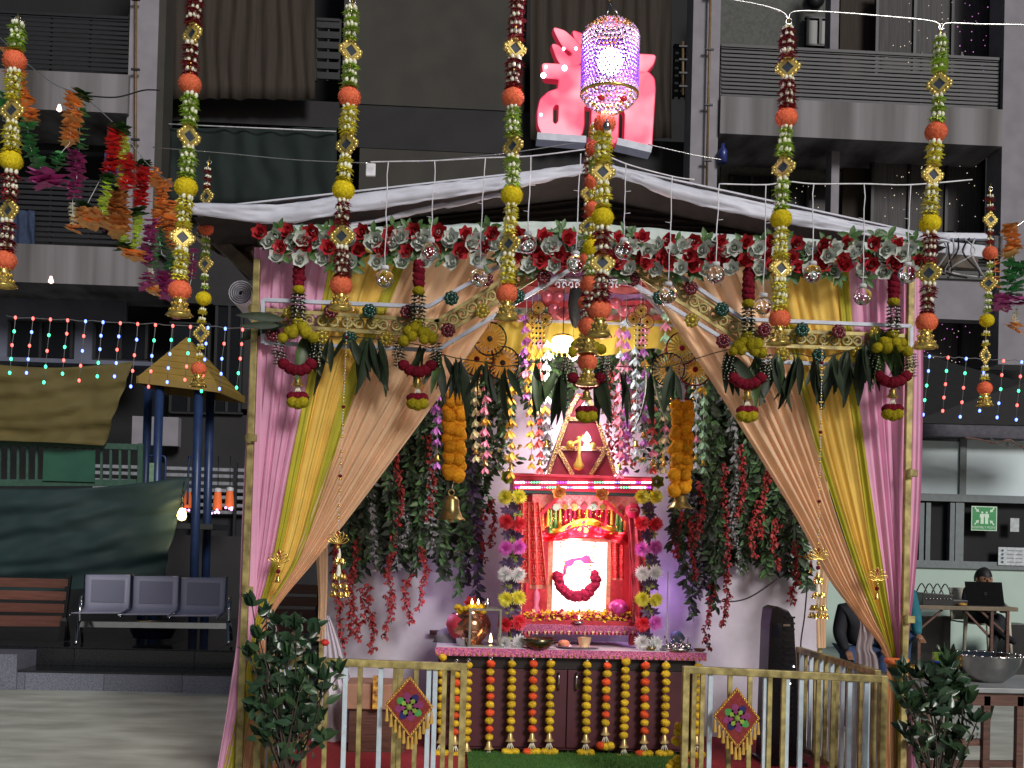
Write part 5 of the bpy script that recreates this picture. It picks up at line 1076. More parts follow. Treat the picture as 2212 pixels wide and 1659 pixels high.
# ---- things on the altar top
zA = zt; 
def on(px, Y): return Vector((P(px,1395,Y).x, Y, zA))
q = on(1015,8.25); t = thing('copper_pot', 'large copper pot ringed with marigolds at the left end of the altar', 'pot', tuple(q)); cop = mat('copper', S(190,140,110,1.2), .2, .9, .12, 8)
part('pot_body', MB().lathe(q+Vector((0,0,.0)),[(.07,0),(.1,.03),(.15,.1),(.155,.15),(.13,.21),(.09,.24),(.1,.26)],28), cop, t)
part('red_cloth', MB().lathe(q+Vector((-.02,.02,.0)),[(.08,.02),(.13,.06),(.162,.14),(.15,.19),(.12,.22)],24), mat('pot_red', S(180,50,66,1.2), .6), t)
for i in range(14): a = PI*1.0+i*.3; put('marigold', RN.choice(by), t, q+Vector((.1*math.cos(a),.1*math.sin(a),.25+RN.uniform(-.02,.03))), (RN.random(),0,0), .8)
put('rose', rmr[0], t, q+Vector((0,-.06,.3)), (-.6,0,0), 1.1)
for dx in (.005,.05): tag(part('flame', MB().lathe(q+Vector((dx,-.13,.315)),[(0,-.02),(.009,-.006),(.005,.014),(0,.028)],8), flm, None), 'left candle flame of the two above the glass box' if dx < .02 else 'right candle flame of the two above the glass box', 'flame')
q = on(1046,8.12); t = thing('glass_lamp_box', 'square glass lamp box with metal edges in front of the copper pot', 'lamp box', tuple(q)); gls = mat('clear_glass', (.9,.9,.9), .03, 0, .02, trans=1); hb, hh = .11, .27
for a in (-1,1):
    for b in (-1,1): part('edge', MB().box(q.x+a*hb-.009,q.x+a*hb+.009,q.y+b*hb-.009,q.y+b*hb+.009,zA+.012,zA+hh), steel, t, bev=.002)
part('base', MB().box(q.x-hb-.012,q.x+hb+.012,q.y-hb-.012,q.y+hb+.012,zA,zA+.012), steel, t); part('rim', MB().bar((q.x-hb,q.y-hb,zA+hh),(q.x+hb,q.y-hb,zA+hh),.014).bar((q.x-hb,q.y+hb,zA+hh),(q.x+hb,q.y+hb,zA+hh),.014).bar((q.x-hb,q.y-hb,zA+hh),(q.x-hb,q.y+hb,zA+hh),.014).bar((q.x+hb,q.y-hb,zA+hh),(q.x+hb,q.y+hb,zA+hh),.014), steel, t)
for a,b,c_,d_ in ((-1,-1,1,-1),(1,-1,1,1),(-1,-1,-1,1)):
    part('pane', MB().box(min(q.x+a*hb,q.x+c_*hb)+(.01 if a!=c_ else -.002),max(q.x+a*hb,q.x+c_*hb)-(.01 if a!=c_ else -.002),min(q.y+b*hb,q.y+d_*hb)-(.002 if b==d_ else -.01),max(q.y+b*hb,q.y+d_*hb)+(.002 if b==d_ else -.01),zA+.014,zA+hh-.008), gls, t)
tag(part('flame', MB().lathe(q+Vector((.045,-.02,.06)),[(.012,-.03),(.01,-.01),(.008,.012),(0,.035)],8), flm, None), 'flame burning inside the glass lamp box', 'flame')
tag(part('steel_cup', MB().lathe(on(998,8.05),[(0,0),(.04,0),(.044,.06),(.046,.062),(.04,.058),(.036,.01)],18), steel, None), 'shiny steel cup on the altar edge below the copper pot', 'cup')
tag(part('figurine', MB().lathe(on(1050,8.16)+Vector((0,0,hh+.008)),[(0,0),(.022,0),(.026,.03),(.012,.045),(.02,.06),(.0,.075)],10), steel, None), 'small silver figurine standing on the glass lamp box', 'figurine')
tag(part('stone_slab', MB().lathe(on(975,8.35),[(0,0),(.14,0),(.1,.09),(0,.12)],18,sy=.6), mat('grey_cloth_bundle', S(120,116,122,1.2), .8), None), 'grey cloth bundle behind the copper pot', 'bundle')
bowl = lambda nm, p, r, h, m, lab, cat='bowl': tag(part(nm, MB().lathe(p,[(0,0),(r*.55,0),(r*.85,h*.4),(r,h),(r*.97,h),(r*.8,h*.42),(r*.5,.01),(0,.01)],26), m, None), lab, cat)
bowl('metal_bowl', on(1163,8.0)+Vector((0,-.0,0)), .125, .075, mat('tarnished_brass', S(96,90,70,1.1), .25, .9, .3, 12), 'dark tarnished metal bowl at the front edge of the altar')
tag(part('platter', MB().lathe(on(1250,8.06),[(0,0),(.1,0),(.16,.018),(.165,.02),(.1,.006),(0,.006)],28,sy=.7), mat('white_plate', S(225,205,220,1.1), .3), None), 'wide white plate on the altar holding bread and a pale cup', 'plate')
tag(part('bread', MB().ball(on(1218,8.05)+Vector((0,0,.035)),.045,14,8,0,.05,.62), mat('bread', S(205,130,100,1.2), .7,0,.25,20), None), 'round brown bread roll on the white plate', 'bread')
tag(part('square_tub', MB().lathe(on(1262,8.04)+Vector((0,0,.01)),[(.035,0),(.05,.07),(.055,.075),(.045,.065),(.03,.01)],4), mat('cream_tub', S(238,200,150,1.1), .5), None), 'cream square tub standing on the white plate', 'tub')
tag(part('napkin', MB().box(on(1205,8.02).x,on(1238,8.02).x,8.13,8.2,zA+.004,zA+.02), MATS['white_plate'], None, bev=.004), 'folded white napkin beside the bread', 'napkin')
bowl('brass_dish', on(1405,8.03), .045, .025, brassb, 'small brass dish right of the white plate', 'dish'); bowl('brass_dish', on(1438,8.05), .04, .03, steel, 'small steel dish beside the brass one', 'dish'); bowl('copper_dish', on(1512,8.03), .045, .02, mat('dull_copper', S(120,80,60,1.1), .3,.8), 'dull copper dish at the right end of the altar', 'dish')
tag(part('thali', MB().lathe(on(1462,8.06),[(0,0),(.11,0),(.12,.025),(.115,.025),(.105,.006),(0,.006)],28), steel, None), 'round steel tray holding small cups at the right of the altar', 'tray')
for i,(dx,dy) in enumerate([(-.075,-.03),(-.03,-.07),(.025,-.07),(.075,-.035),(-.04,.02),(.04,.02)]):
    ci = sorted([-.075,-.03,.025,.075,-.04,.04]).index(dx)
    o = part('small_steel_cup', MB().lathe(on(1462,8.06)+Vector((dx,dy,.007)),[(0,0),(.02,0),(.026,.045),(.024,.045),(.018,.006)],12), steel, None); tag(o, f'small steel cup, {ORD[ci]} from the left on the round steel tray', 'cup', 'steel cups on the tray')
for i in range(7):
    p = on(1462,8.06)+Vector((-.07+.026*i+RN.uniform(-.008,.008),RN.uniform(-.03,.05),.05)); o = part('spoon', MB().tube([p, p+Vector((RN.uniform(-.04,.06),0,RN.uniform(.03,.06)))],.005,5).ball(p+Vector((0,0,0)),.01,6,4), steel, None); tag(o, f'{ORD[i]} small steel spoon from the left sticking up from the tray', 'spoon', 'spoons on the tray')
tag(part('glass_rod', MB().bar(P(1443,1235,8.1),P(1440,1392,8.1),.008), mat('acrylic', (.7,.7,.75), .1,0,.05), None), 'thin clear rod standing at the right of the shrine', 'rod')
tag(part('teal_cloth', MB().ball(on(1462,8.45)+Vector((0,0,.06)),.06,14,8,0,.12,.9), mat('teal_wrap', S(110,150,160,1.1), .6), None), 'teal cloth bundle behind the steel tray', 'bundle')
tag(part('brown_handle', MB().tube([P(928,1366,8.82),P(960,1366,8.82)],.018,10), mat('brown_grip', S(74,46,50), .5), None), 'dark brown bar handle against the backcloth left of the pot', 'handle')
# ================================================================ FRONT GARLANDS
def flower_ring(mp, r=.036):
    out = []
    for k in range(3):
        mb = MB()
        for row in range(2):
            for i in range(11):
                a = 2*PI*(i+.5*row)/11+RN.uniform(-.1,.1); mb.leaf((.008*math.cos(a),.008*math.sin(a),-.012+row*.012),(math.cos(a),math.sin(a),RN.uniform(-.25,.15)),r*RN.uniform(.85,1.12),.023,(0,0,1),.2,0,2,.8)
        for i in range(6):
            a = 2*PI*i/6+RN.uniform(-.2,.2)+k; p = Vector((.021*math.cos(a),.021*math.sin(a),.014)); mb.ball(p, .0095, 6, 4, 1, .1, 1.25)
            mb.leaf(p+Vector((0,0,.004)),(math.cos(a),math.sin(a),.5),.016,.012,(0,0,1),-.1,1,1)
        out.append(mb.mesh('flower_ring', [mp, white_f]))
    return out
FR = {'m': flower_ring(maroon_f), 'g': flower_ring(green_f), 'y': flower_ring(yellow_f)}
def fuzzy(m, r=.052):
    mb = MB().ball((0,0,0), r*.93, 28, 18, 0, .035, .92)
    for i in range(420):
        th = math.acos(1-2*(i+.5)/420); ph = i*2.399963; d = Vector((math.sin(th)*math.cos(ph),math.sin(th)*math.sin(ph),math.cos(th)*.92)); q = d*r*.9
        s = d.cross(Vector((RN.random(),RN.random(),RN.random()))).normalized()*.0025; mb.add([q-s,q+s,d*r*RN.uniform(1.0,1.07)],[(0,1,2)])
    return mb.mesh('pompom', m)
PB = {'o': fuzzy(orange_b), 'y': fuzzy(yellow_b)}
def diamond():
    fr_ = MB(); R_ = .05; c = [(0,R_),(R_,0),(0,-R_),(-R_,0)]
    for i in range(4):
        a, b = c[i], c[(i+1)%4]; fr_.bar((a[0]*.82,0,a[1]*.82),(b[0]*.82,0,b[1]*.82),.010,.012)
        fr_.bar((a[0]*.6,-.004,a[1]*.6),(b[0]*.6,-.004,b[1]*.6),.006,.01)
        for j in range(4):
            q = (j+.5)/4; fr_.ball(((a[0]+(b[0]-a[0])*q)*1.02,0,(a[1]+(b[1]-a[1])*q)*1.02), .0105, 7, 5, 0, .2)
    fr_.ball((0,0,R_*1.08), .007, 6, 4); fr_.ball((0,0,-R_*1.08), .007, 6, 4)
    g = MB(); g.box(-.024,.024,-.003,.003,-.019,.019); g.v = [((x-z)*.7071,y,(x+z)*.7071) for x,y,z in g.v]
    return fr_.mesh('gold_frame', mat('diamond_gold', S(215,190,110,1.2), .28, .7, .2, 40)), g.mesh('mirror', mirror)
DF, DM = diamond()
def bigbell():
    mb = MB().lathe((0,0,0),[(.004,.05),(.02,.045),(.026,.03),(.022,.02),(.032,.005),(.035,-.015),(.055,-.04),(.058,-.047),(.05,-.045)],20,wob=.06,wn=10)
    for r,z,n in ((.027,.032,9),(.034,.008,11),(.042,-.02,13)):
        for i in range(n): a = 2*PI*i/n; mb.ball((r*math.cos(a),r*math.sin(a),z),.0065,5,4)
    return mb.mesh('bell', mat('latkan_gold', S(205,175,95,1.2), .28, .8, .35, 60))
BB = bigbell(); hookm = MB().tube([(.014*math.cos(a),0,.014*math.sin(a)) for a in [2*PI*i/12 for i in range(13)]],.003,5).mesh('hook', steel)
def garland(lab, x0, x1, items, Y, s=1.0, grp='hanging pompom garlands in front of the tent', rs=1.0):
    ys = [i[1] for i in items]; ya, yb = ys[0], ys[-1]; w_ph = RN.random()*6
    X = lambda y: x0+(x1-x0)*(y-ya)/(yb-ya)+2.2*math.sin((y-ya)/70+w_ph)*(1 if y > ya+5 else 0)
    t = thing('pompom_garland', lab, 'garland', tuple(P(x0,ya,Y)), grp); u = PX(Y)
    part('cord', MB().tube([P(X(q_),q_,Y) for q_ in [ya-(12 if items[0][0]=='h' else 0)+(yb-ya)*k_/24 for k_ in range(25)]],.003*s,5), brass, t)
    for it in items:
        k, y = it[0], it[1]; p = P(X(y),y,Y)
        if k in 'mgy' and len(it) == 3:
            n = max(2, round((it[2]-y)/(18.0*s*.048/u/ (.048/.0021)*1.0 if False else 17.5*s)))
            for i in range(n):
                yy = y+(it[2]-y)*(i+.5)/n; put('flower_ring', RN.choice(FR[k]), t, P(X(yy)+RN.uniform(-1,1),yy,Y), (RN.uniform(-.18,.18),RN.uniform(-.18,.18),RN.random()*6), s*rs*RN.uniform(.88,1.1))
        elif k in 'OY': put('pompom', PB[k.lower()], t, p, (0,0,RN.random()*6), s)
        elif k == 'd':
            f = put('gold_frame', DF, t, p, (0,0,RN.uniform(-.75,.75)), s*1.08); g = put('mirror', DM, f, p); g.location = (0,0,0)
        elif k == 'b': put('bell', BB, t, p, (0,0,RN.random()), s)
        elif k == 'h': put('hook', hookm, t, p, None, s)
    return t
YG = 5.0
garland('garland at the far left with green top and orange and yellow pompoms',38,10,[('h',42),('g',50,112),('O',131),('y',152,215),('d',239),('y',262,328),('Y',347),('m',370,432),('d',455),('m',475,545),('O',563),('b',597)],YG)
garland('garland with maroon top hanging over the orange strings at left',424,388,[('m',-60,52),('d',73),('m',92,165),('O',182),('g',202,272),('d',295),('g',318,383),('Y',405),('y',424,492),('d',513),('y',538,602),('O',627),('b',660)],YG)
garland('garland with light green top in front of the left golden drape',762,734,[('h',2),('g',14,88),('d',110),('g',132,192),('O',210),('y',228,290),('d',312),('y',334,394),('Y',411),('m',430,485),('d',511),('m',534,600),('O',617),('b',647)],YG)
garland('garland with maroon and white top directly left of the glowing sign',1118,1096,[('m',-40,85),('d',105),('m',126,190),('O',211),('g',230,294),('d',316),('g',338,405),('Y',422),('y',440,504),('d',527),('y',548,616),('O',635),('b',668)],YG)
garland('garland with maroon top on the wire before the right balconies',1704,1681,[('h',46),('m',58,124),('d',146),('m',168,236),('O',254),('g',272,338),('d',362),('g',384,455),('Y',473),('y',492,556),('d',580),('y',602,668),('O',689),('b',722)],YG)
garland('garland with green top on the wire over the right tent post',2033,1998,[('h',58),('g',78,158),('d',182),('g',204,264),('O',285),('y',305,358),('d',378),('y',400,464),('Y',483),('m',502,564),('d',590),('m',612,678),('O',696),('b',730)],YG)
garland('thin short garland between the orange strings and the tent',452,430,[('h',350),('m',360,410),('d',425),('m',442,480),('O',494),('g',510,556),('d',570),('g',588,628),('Y',645),('y',662,702),('d',720),('y',738,780),('O',797),('b',820)],7.4,1.0,rs=.8)
garland('thin short garland at the right beside the pale column',2140,2128,[('h',408),('m',418,458),('d',475),('m',492,530),('O',546),('g',562,600),('d',612),('g',630,676),('Y',692),('y',710,752),('d',768),('y',786,824),('O',839),('b',862)],7.4,1.0,rs=.8)
garland('thick yellow garland hanging straight under the crystal lantern',1306,1296,[('O',268),('y',285,352),('d',372),('y',392,452),('Y',470),('m',492,552),('d',568),('m',588,652),('O',670),('b',705)],YG,rs=1.1)
garland('second yellow and maroon garland behind the centre one on the left',1290,1268,[('y',268,312),('O',322),('g',336,380),('O',392),('y',405,440),('O',452),('y',465,520),('Y',535),('g',550,600),('O',615),('m',630,690),('O',705),('b',745),('O',782),('b',812)],5.25,.95)
garland('mixed maroon and gold strand leftmost under the crystal lantern',1276,1262,[('m',330,400),('d',420),('m',440,470),('d',490),('g',505,545),('O',560),('m',575,640),('O',655),('m',665,700),('b',735)],5.45,.82)
o = part('teardrop_crystal', MB().lathe(P(1311,270,4.93),[(0,-.03),(.014,-.018),(.018,-.004),(.008,.02),(0,.032)],10,sy=.5), mirror, None); tag(o, 'clear teardrop crystal on the orange pompom under the lantern', 'crystal')
# wires carrying them
def wire(lab, pts, Y, r=.0035, m=None, sm=True):
    Ys = Y if isinstance(Y,(list,tuple)) else [Y]*len(pts); q = [P(x,y,yy) for (x,y),yy in zip(pts,Ys)]; return tag(part('wire', MB().tube(smooth_path(q,8) if sm else q, r, 5), m or steel, None), lab, 'wire')
wire('thin steel wire across the top right between the two hooked garlands', [(1560,-4),(1640,10),(1690,26),(1702,40),(1712,26),(1760,24),(1900,34),(2015,46),(2033,62),(2046,50),(2120,52),(2300,55)], YG)
wire('thin dark wire sagging from the pale column to the controller box', [(330,318),(480,330),(640,345),(800,352)], 6.4, .003)
wire('thin wire running to the orange garlands at far left', [(-20,60),(30,110),(110,178),(180,210),(260,280),(320,355),(400,420)], 6.2, .003)
wire('wire sagging between the balcony slab and the left pale column', [(180,206),(250,210),(310,195),(345,195)], 12, .008, black_m)
wire('faint wire leading to the garland at right edge', [(2180,500),(2212,478),(2260,450)], 6.0, .004)
# ---------------------------------------------------------------- orange, red and purple strings
def bl2(m, r=.05, n=7):
    mb = MB()
    for row in range(2):
        for i in range(n):
            a = 2*PI*(i+.5*row)/n+RN.uniform(-.2,.2); mb.leaf((0,0,.02-row*.02),(math.cos(a),math.sin(a),-.2+RN.uniform(-.4,.3)),r*RN.uniform(.8,1.15),r*.95,(0,0,1),-.3,0,3,.6)
    return mb.mesh('blossom', m)
fo = mat('orange_cloth_flower', S(230,140,84,1.5), .6, 0, .2, 20); fr2 = mat('red_cloth_flower', S(190,56,60,1.4), .6,0,.15,20); fp = mat('purple_cloth_flower', S(150,66,120,1.5), .6,0,.15,20); fg = mat('green_cloth_leaf', S(66,126,76,1.5), .5,0,.2,20); flm2 = mat('lime_cloth_leaf', S(190,214,100,1.4), .6,0,.1,20)
B2 = {'o':[bl2(fo) for _ in range(3)],'r':[bl2(fr2,.048,9) for _ in range(2)],'p':[bl2(fp,.05) for _ in range(2)],'l':[bl2(flm2,.035,6)],'g':[bl2(fg,.052,3) for _ in range(2)],'k':[bl2(mat('dark_green_rosette', S(40,76,38,1.2), .6),.055,9)],'w':[bl2(white_f,.02,5)],'P':[bl2(fp,.09,6)],'O':[bl2(fo,.075,9)]}
def cstr(lab, segs, Y, s=1.0):
    t = thing('cloth_flower_string', lab, 'garland', tuple(P(*segs[0][1][0],Y)), 'zigzag cloth flower strings'); allp = []
    for k, pts, step in segs:
        q = smooth_path([(x,0,y) for x,y in pts],10) if len(pts)>1 else [Vector((pts[0][0],0,pts[0][1]))]; acc = 0; last = None; allp += q
        for p in q:
            if last is None or (p-last).length >= step:
                d = (p-last).normalized() if last is not None else Vector((0,0,1)); last = p.copy()
                put('blossom', RN.choice(B2[k]), t, P(p.x+RN.uniform(-3,3),p.z,Y+RN.uniform(-.02,.02)), (RN.uniform(-.3,.3),RN.uniform(-.3,.3)+math.atan2(d.x,d.z if abs(d.z)>.01 else .01)*-.0,RN.random()*6), s*RN.uniform(.85,1.1))
    part('cord', MB().tube([P(p.x,p.z,Y) for p in allp],.002,4), white_wire, t)
cstr('orange and green flower string behind the far left garland', [('o',[(22,120),(36,170),(40,215)],13),('o',[(50,205),(60,240),(62,265)],13),('g',[(8,215),(6,260)],13),('g',[(60,275),(66,320),(92,370)],12),('P',[(98,392)],10),('P',[(108,396)],10),('g',[(118,372),(132,330)],12),('o',[(150,310),(156,260),(160,212)],12),('k',[(176,212)],10)],5.6)
cstr('purple flower string with white tassel left of the red strings', [('g',[(170,220),(172,300),(170,330)],22),('p',[(163,340),(166,380),(157,432)],12),('w',[(157,450),(157,490)],6),('o',[(155,499)],10)],5.8)
cstr('red and yellow flower string with an orange clump at its bend', [('k',[(255,285)],9),('r',[(250,295),(246,335),(236,375)],8),('k',[(236,392)],9),('l',[(232,405),(224,440),(220,470)],9),('O',[(208,480),(192,484),(182,470)],10),('k',[(180,456)],9),('l',[(264,300),(268,350),(258,400)],9),('r',[(274,350),(275,405)],12)],6.0)
cstr('thick orange flower string between the red ones', [('k',[(258,412)],10),('O',[(257,425),(252,470),(250,510)],14),('l',[(274,520),(266,535)],9),('k',[(270,540)],9),('O',[(282,555)],10)],6.2)
cstr('deep red string left of the second front garland', [('k',[(312,362)],9),('r',[(308,374),(306,410),(303,450)],7),('k',[(300,464)],9),('l',[(300,478),(296,510),(288,540)],8)],6.4)
cstr('purple and green flower string low between the red and orange ones', [('p',[(328,485),(322,530),(318,575)],11),('g',[(326,540),(330,590)],13),('p',[(320,600),(318,630)],11),('w',[(324,590),(324,615)],6),('o',[(322,626),(334,638)],9)],6.6)
cstr('orange flower string just left of the second front garland', [('o',[(330,370),(332,395)],12),('o',[(358,400),(348,440),(345,490)],10),('o',[(372,445),(368,500),(376,545)],10),('g',[(342,505),(350,550)],12),('g',[(368,560),(364,600)],12),('p',[(350,600),(358,640),(372,620),(378,590)],10)],6.8)
cstr('purple flower string half hidden behind the second front garland', [('p',[(418,545),(414,600)],11),('P',[(392,686)],10)],7.0,.7)
cstr('orange topped flower string at the right edge of the view', [('o',[(2185,498),(2188,530),(2186,560)],10),('g',[(2184,575),(2178,610),(2172,640)],11),('g',[(2204,580),(2196,640)],11),('p',[(2162,655),(2170,670)],9),('P',[(2200,655)],9),('w',[(2193,676),(2193,705)],6),('o',[(2190,712)],9)],5.6)
cstr('orange string behind the thin right garland', [('o',[(2148,555),(2152,620)],14)],7.6,.7)
# ---------------------------------------------------------------- globe pendants
glb = mat('globe_glass', (.95,.95,.97), .02, 0, .02, trans=1); wcap = mat('white_cap', (.7,.7,.74), .4)
gm_ = MB().ball((0,0,0), .05, 24, 16).mesh('globe', glb); sp_ = []
for k in range(3):
    mb = MB()
    for i in range(13): d = Vector((RN.gauss(0,1),RN.gauss(0,1),RN.gauss(0,.5)-.1)).normalized()*RN.uniform(.015,.038); mb.ball(d, .0022, 5, 3)
    for i in range(4): 
        a = RN.random()*6; mb.tube([(.034*math.cos(a+j*.5),.034*math.sin(a+j*.5)*.8,-.02+.01*j*math.sin(a)) for j in range(7)],.0008,3,1)
    sp_.append(mb.mesh('micro_lights', [mat('micro_light', (1,1,1), .4, emit=(1,.92,1), es=2.5), steel]))
cpm = MB().lathe((0,0,0),[(0,.068),(.02,.067),(.022,.062),(.022,.046),(0,.045)],16).mesh('cap', wcap)
for (x,y),top,l in zip([(831,601),(930,543),(1035,600),(1140,528),(1243,570),(1347,541),(1443,636),(1546,593),(1649,660),(1755,591),(1863,640),(1960,593)],[(838,350),(940,348),(1048,342),(1147,338),(1255,332),(1353,355),(1452,382),(1553,398),(1655,400),(1757,398),(1868,398),(1967,400)],
    ['lowest of the left globes, before the golden drape','before the roses left of the first bend','on the left sloping rod end','just right of the third front garland','directly left of the centre garlands','directly right of the centre garlands','before the right sloping rods','before the roses over the right peach drape','low beside the garland with maroon top','before the right golden drape','low over the right pink drape','over the right tent post end']):
    c = P(x,y,6.0); t = thing('globe_pendant', 'clear glass globe light '+l, 'pendant light', tuple(c), 'clear globe lights along the tent front')
    put('globe', gm_, t, c); put('micro_lights', RN.choice(sp_), t, c, (0,0,RN.random()*6)); put('cap', cpm, t, c)
    q = P(*top,6.0); pts = [q.lerp(c+Vector((0,0,.066)), i/8)+Vector((RN.uniform(-.004,.004),0,0)) for i in range(9)]; pts[-1] = c+Vector((0,0,.066))
    part('cord', MB().tube(pts,.0032,5), wcap, t)
    for f in (.35,.62): p = q.lerp(c,f+RN.uniform(-.06,.06)); part('cord_tail', MB().tube([p,p+Vector((RN.choice((-.03,.03)),0,.004))],.002,4), wcap, t)
wire('white flex carrying the left globe lights up to the sign', [(800,350),(838,349),(940,347),(1048,341),(1147,337),(1270,322)], 6.0, .004, wcap)
wire('white flex carrying the globe lights right of the sign', [(1290,325),(1353,354),(1452,381),(1500,388)], 6.0, .004, wcap)
wire('white flex carrying the globe lights at the right end', [(1553,397),(1655,399),(1700,392),(1757,397),(1868,397),(1967,399),(2100,388)], 6.0, .004, wcap)
o = part('controller_box', MB().pxbox(790,352,811,380,6.0,.02), wcap, None, bev=.005); tag(o, 'small white plastic light controller hanging on the wire above the roof', 'controller')
# ---------------------------------------------------------------- sparkling bead strings on drapes
def beadstr(lab, x0, x1, y0, y1, Y, end):
    t = thing('bead_string', lab, 'bead string', tuple(P(x0,y0,Y)), 'clear and gold bead strings'); mb = MB(); mg = MB(); mr = MB(); y = y0; i = 0
    X = lambda y: x0+(x1-x0)*(y-y0)/(y1-y0)
    while y < y1:
        p = P(X(y),y,Y); i += 1
        if i%9 in (0,4): mg.lathe((p.x,p.y,p.z),[(.001,.014),(.004,.006),(.011,-.004),(.001,-.006)],8)
        elif i%9 == 2: mg.box(p.x-.012,p.x+.012,p.y-.003,p.y+.003,p.z-.002,p.z+.002)
        elif i%23 == 7: mr.ball(p,.013,7,5,0,0,.7)
        else: mb.ball(p,.0045,5,3)
        y += 6.5
    part('clear_beads', mb, mat('crystal_bead', (.75,.72,.68), .1, 0, .1), t, kind='stuff'); part('gold_cones', mg, brass, t, kind='stuff'); part('red_beads', mr, maroon_b, t, kind='stuff'); part('thread', MB().tube([P(x0,y0,Y),P(x1,y1,Y)],.0012,4), white_wire, t)
    lotus(x1, y1+20, Y, t if end else None, lab); return t
def lotus(x, y, Y, par, lab, sc_=1.0, col=None):
    t = thing('lotus_hanging', lab, 'hanging ornament', tuple(P(x,y,Y)), 'gold lotus ornaments') if par is None else par
    c = P(x,y,Y); u = PX(Y)*sc_; inner = mat('lotus_felt', S(120,26,34,1.2), .8)
    for a, L in ((0,26),(.45,25),(-.45,25),(.85,25),(-.85,25),(1.25,24),(-1.25,24)):
        d = Vector((math.sin(a),0,math.cos(a))); s = Vector((d.z,0,-d.x)); b = c+Vector((0,0,-12*u)); loop_ = [b+d*(L*u*(.5-.5*math.cos(q)))+s*(5.0*u*math.sin(q)) for q in [2*PI*i/12 for i in range(13)]]
        part('petal_outline', MB().tube(loop_,.0028*sc_,5,0,False), brass, t)
        if abs(a) < .2: part('petal_fill', MB().prism([(p.x,p.z) for p in loop_[:-1]][::-1] , Y-.001, Y+.001), inner, t)
    mb = MB().ball(c+Vector((0,0,-22*u)),.012,8,5); part('red_bead', MB().ball(c+Vector((0,0,-32*u)),.014,8,5), maroon_b, t); part('bead_drop', mb, brass, t)
    part('drop_cord', MB().tube([c+Vector((0,0,-12*u)),c+Vector((0,0,-48*u))],.002,4), brass, t); put('gold_cup', gold_cup, t, c+Vector((0,0,-50*u)), None, .9*sc_)
    return t
beadstr('clear bead string before the left drapes ending in a lotus', 750, 730, 690, 1140, 6.5, True); beadstr('clear bead string before the right drapes ending near the rear post', 1776, 1768, 745, 1175, 6.5, True)
lotus(602,1202,6.6,None,'gold lotus ornament pinned on the left gathered drapes'); lotus(1895,1240,6.6,None,'gold lotus ornament pinned on the right gathered drapes'); lotus(1752,1200,7.4,None,'small red lotus ornament hanging before the rear right post',.7)
for x,y0,y1,Y,l in ((733,1185,1290,6.5,'white tassel with gold bell cluster hanging below the left bead string'),(1768,1225,1335,6.5,'white tassel with gold bell cluster hanging below the right bead string')):
    t = thing('bell_tassel', l, 'hanging ornament', tuple(P(x,y0,Y))); part('white_tassel', MB().lathe(P(x,y0,Y),[(.004,0),(.01,-.03),(.008,-.1),(.016,-.16)],8,wob=.1), white_f, t)
    for yy,n,r in ((y0+30,5,.02),(y0+62,6,.03),(y1-22,9,.04),(y1-6,9,.05)):
        for i in range(n): a = 2*PI*i/n; put('small_bell', gold_cup, t, P(x,yy,Y)+Vector((r*math.cos(a),r*math.sin(a)*.6,RN.uniform(-.008,.008))), (RN.uniform(-.3,.3),RN.uniform(-.3,.3),0), .62)
    part('cord', MB().tube([P(x,y0,Y),P(x,y1,Y)],.004,5), white_f, t)
# ---------------------------------------------------------------- crystal lantern
YL = 4.95; c = P(1318,140,YL); uL = PX(YL); lan = thing('crystal_lantern', 'round crystal bead lantern glowing violet and white in front of the red sign', 'lantern', tuple(c))
crys = mat('lantern_crystal', S(215,195,220,1.1), .06, 0, .15, 60, spec=1.0, transl=.35)
crp = mat('violet_crystal', S(180,140,220,1.1), .08, 0, .2, 60, spec=1.0, transl=.45, emit=(.5,.22,.9), es=.12)
R_ = 61*uL; beads = [MB().ball((0,0,0),.0078,7,5,0,.1,.9).mesh('crystal', m) for m in (crys, crp)]
rows = 15
for r in range(rows):
    z = c.z+62*uL-r*(125*uL/(rows-1)); mb = MB(); n = 44
    for i in range(n):
        a = 2*PI*(i+.5*(r%2))/n; mb.ball((c.x+R_*math.cos(a),c.y+R_*math.sin(a),z+.002*math.sin(i)),.0072,6,4,0,.15)
    part('crystal_row', mb, crp if 3 < r < 13 else crys, lan, kind='stuff')
for r,(rr,z) in enumerate([(.98,66),(.9,74),(.78,82),(.62,89),(.44,95)]):
    mb = MB(); n = int(40*rr)
    for i in range(n): a = 2*PI*i/n; mb.ball((c.x+R_*rr*math.cos(a),c.y+R_*rr*math.sin(a),c.z+z*uL),.008,6,4,RN.choice((0,0,1)),.1)
    part('gold_bead_row', mb, [mat('antique_gold', S(170,130,80,1.2), .25,.7,.3,60), crys], lan, kind='stuff')
part('top_ring', MB().lathe((c.x,c.y,c.z),[(R_*.4,96*uL),(R_*.3,100*uL),(0,101*uL)],16), mat('dark_red_enamel', S(110,30,36,1.2), .3), lan)
part('gold_ring', MB().tube([(c.x+R_*1.0*math.cos(2*PI*i/40),c.y+R_*math.sin(2*PI*i/40),c.z-66*uL) for i in range(41)],.008,6,0,False), brass, lan)
for r,(rr,z) in enumerate([(.94,-72),(.86,-79),(.74,-86),(.6,-92),(.46,-97),(.34,-102)]):
    mb = MB(); n = int(42*rr)
    for i in range(n): a = 2*PI*i/n; mb.ball((c.x+R_*rr*math.cos(a),c.y+R_*rr*math.sin(a),c.z+z*uL),.0075,6,4,RN.choice((0,1,1)),.12)
    part('gold_bead_row', mb, [brass, crys], lan, kind='stuff')
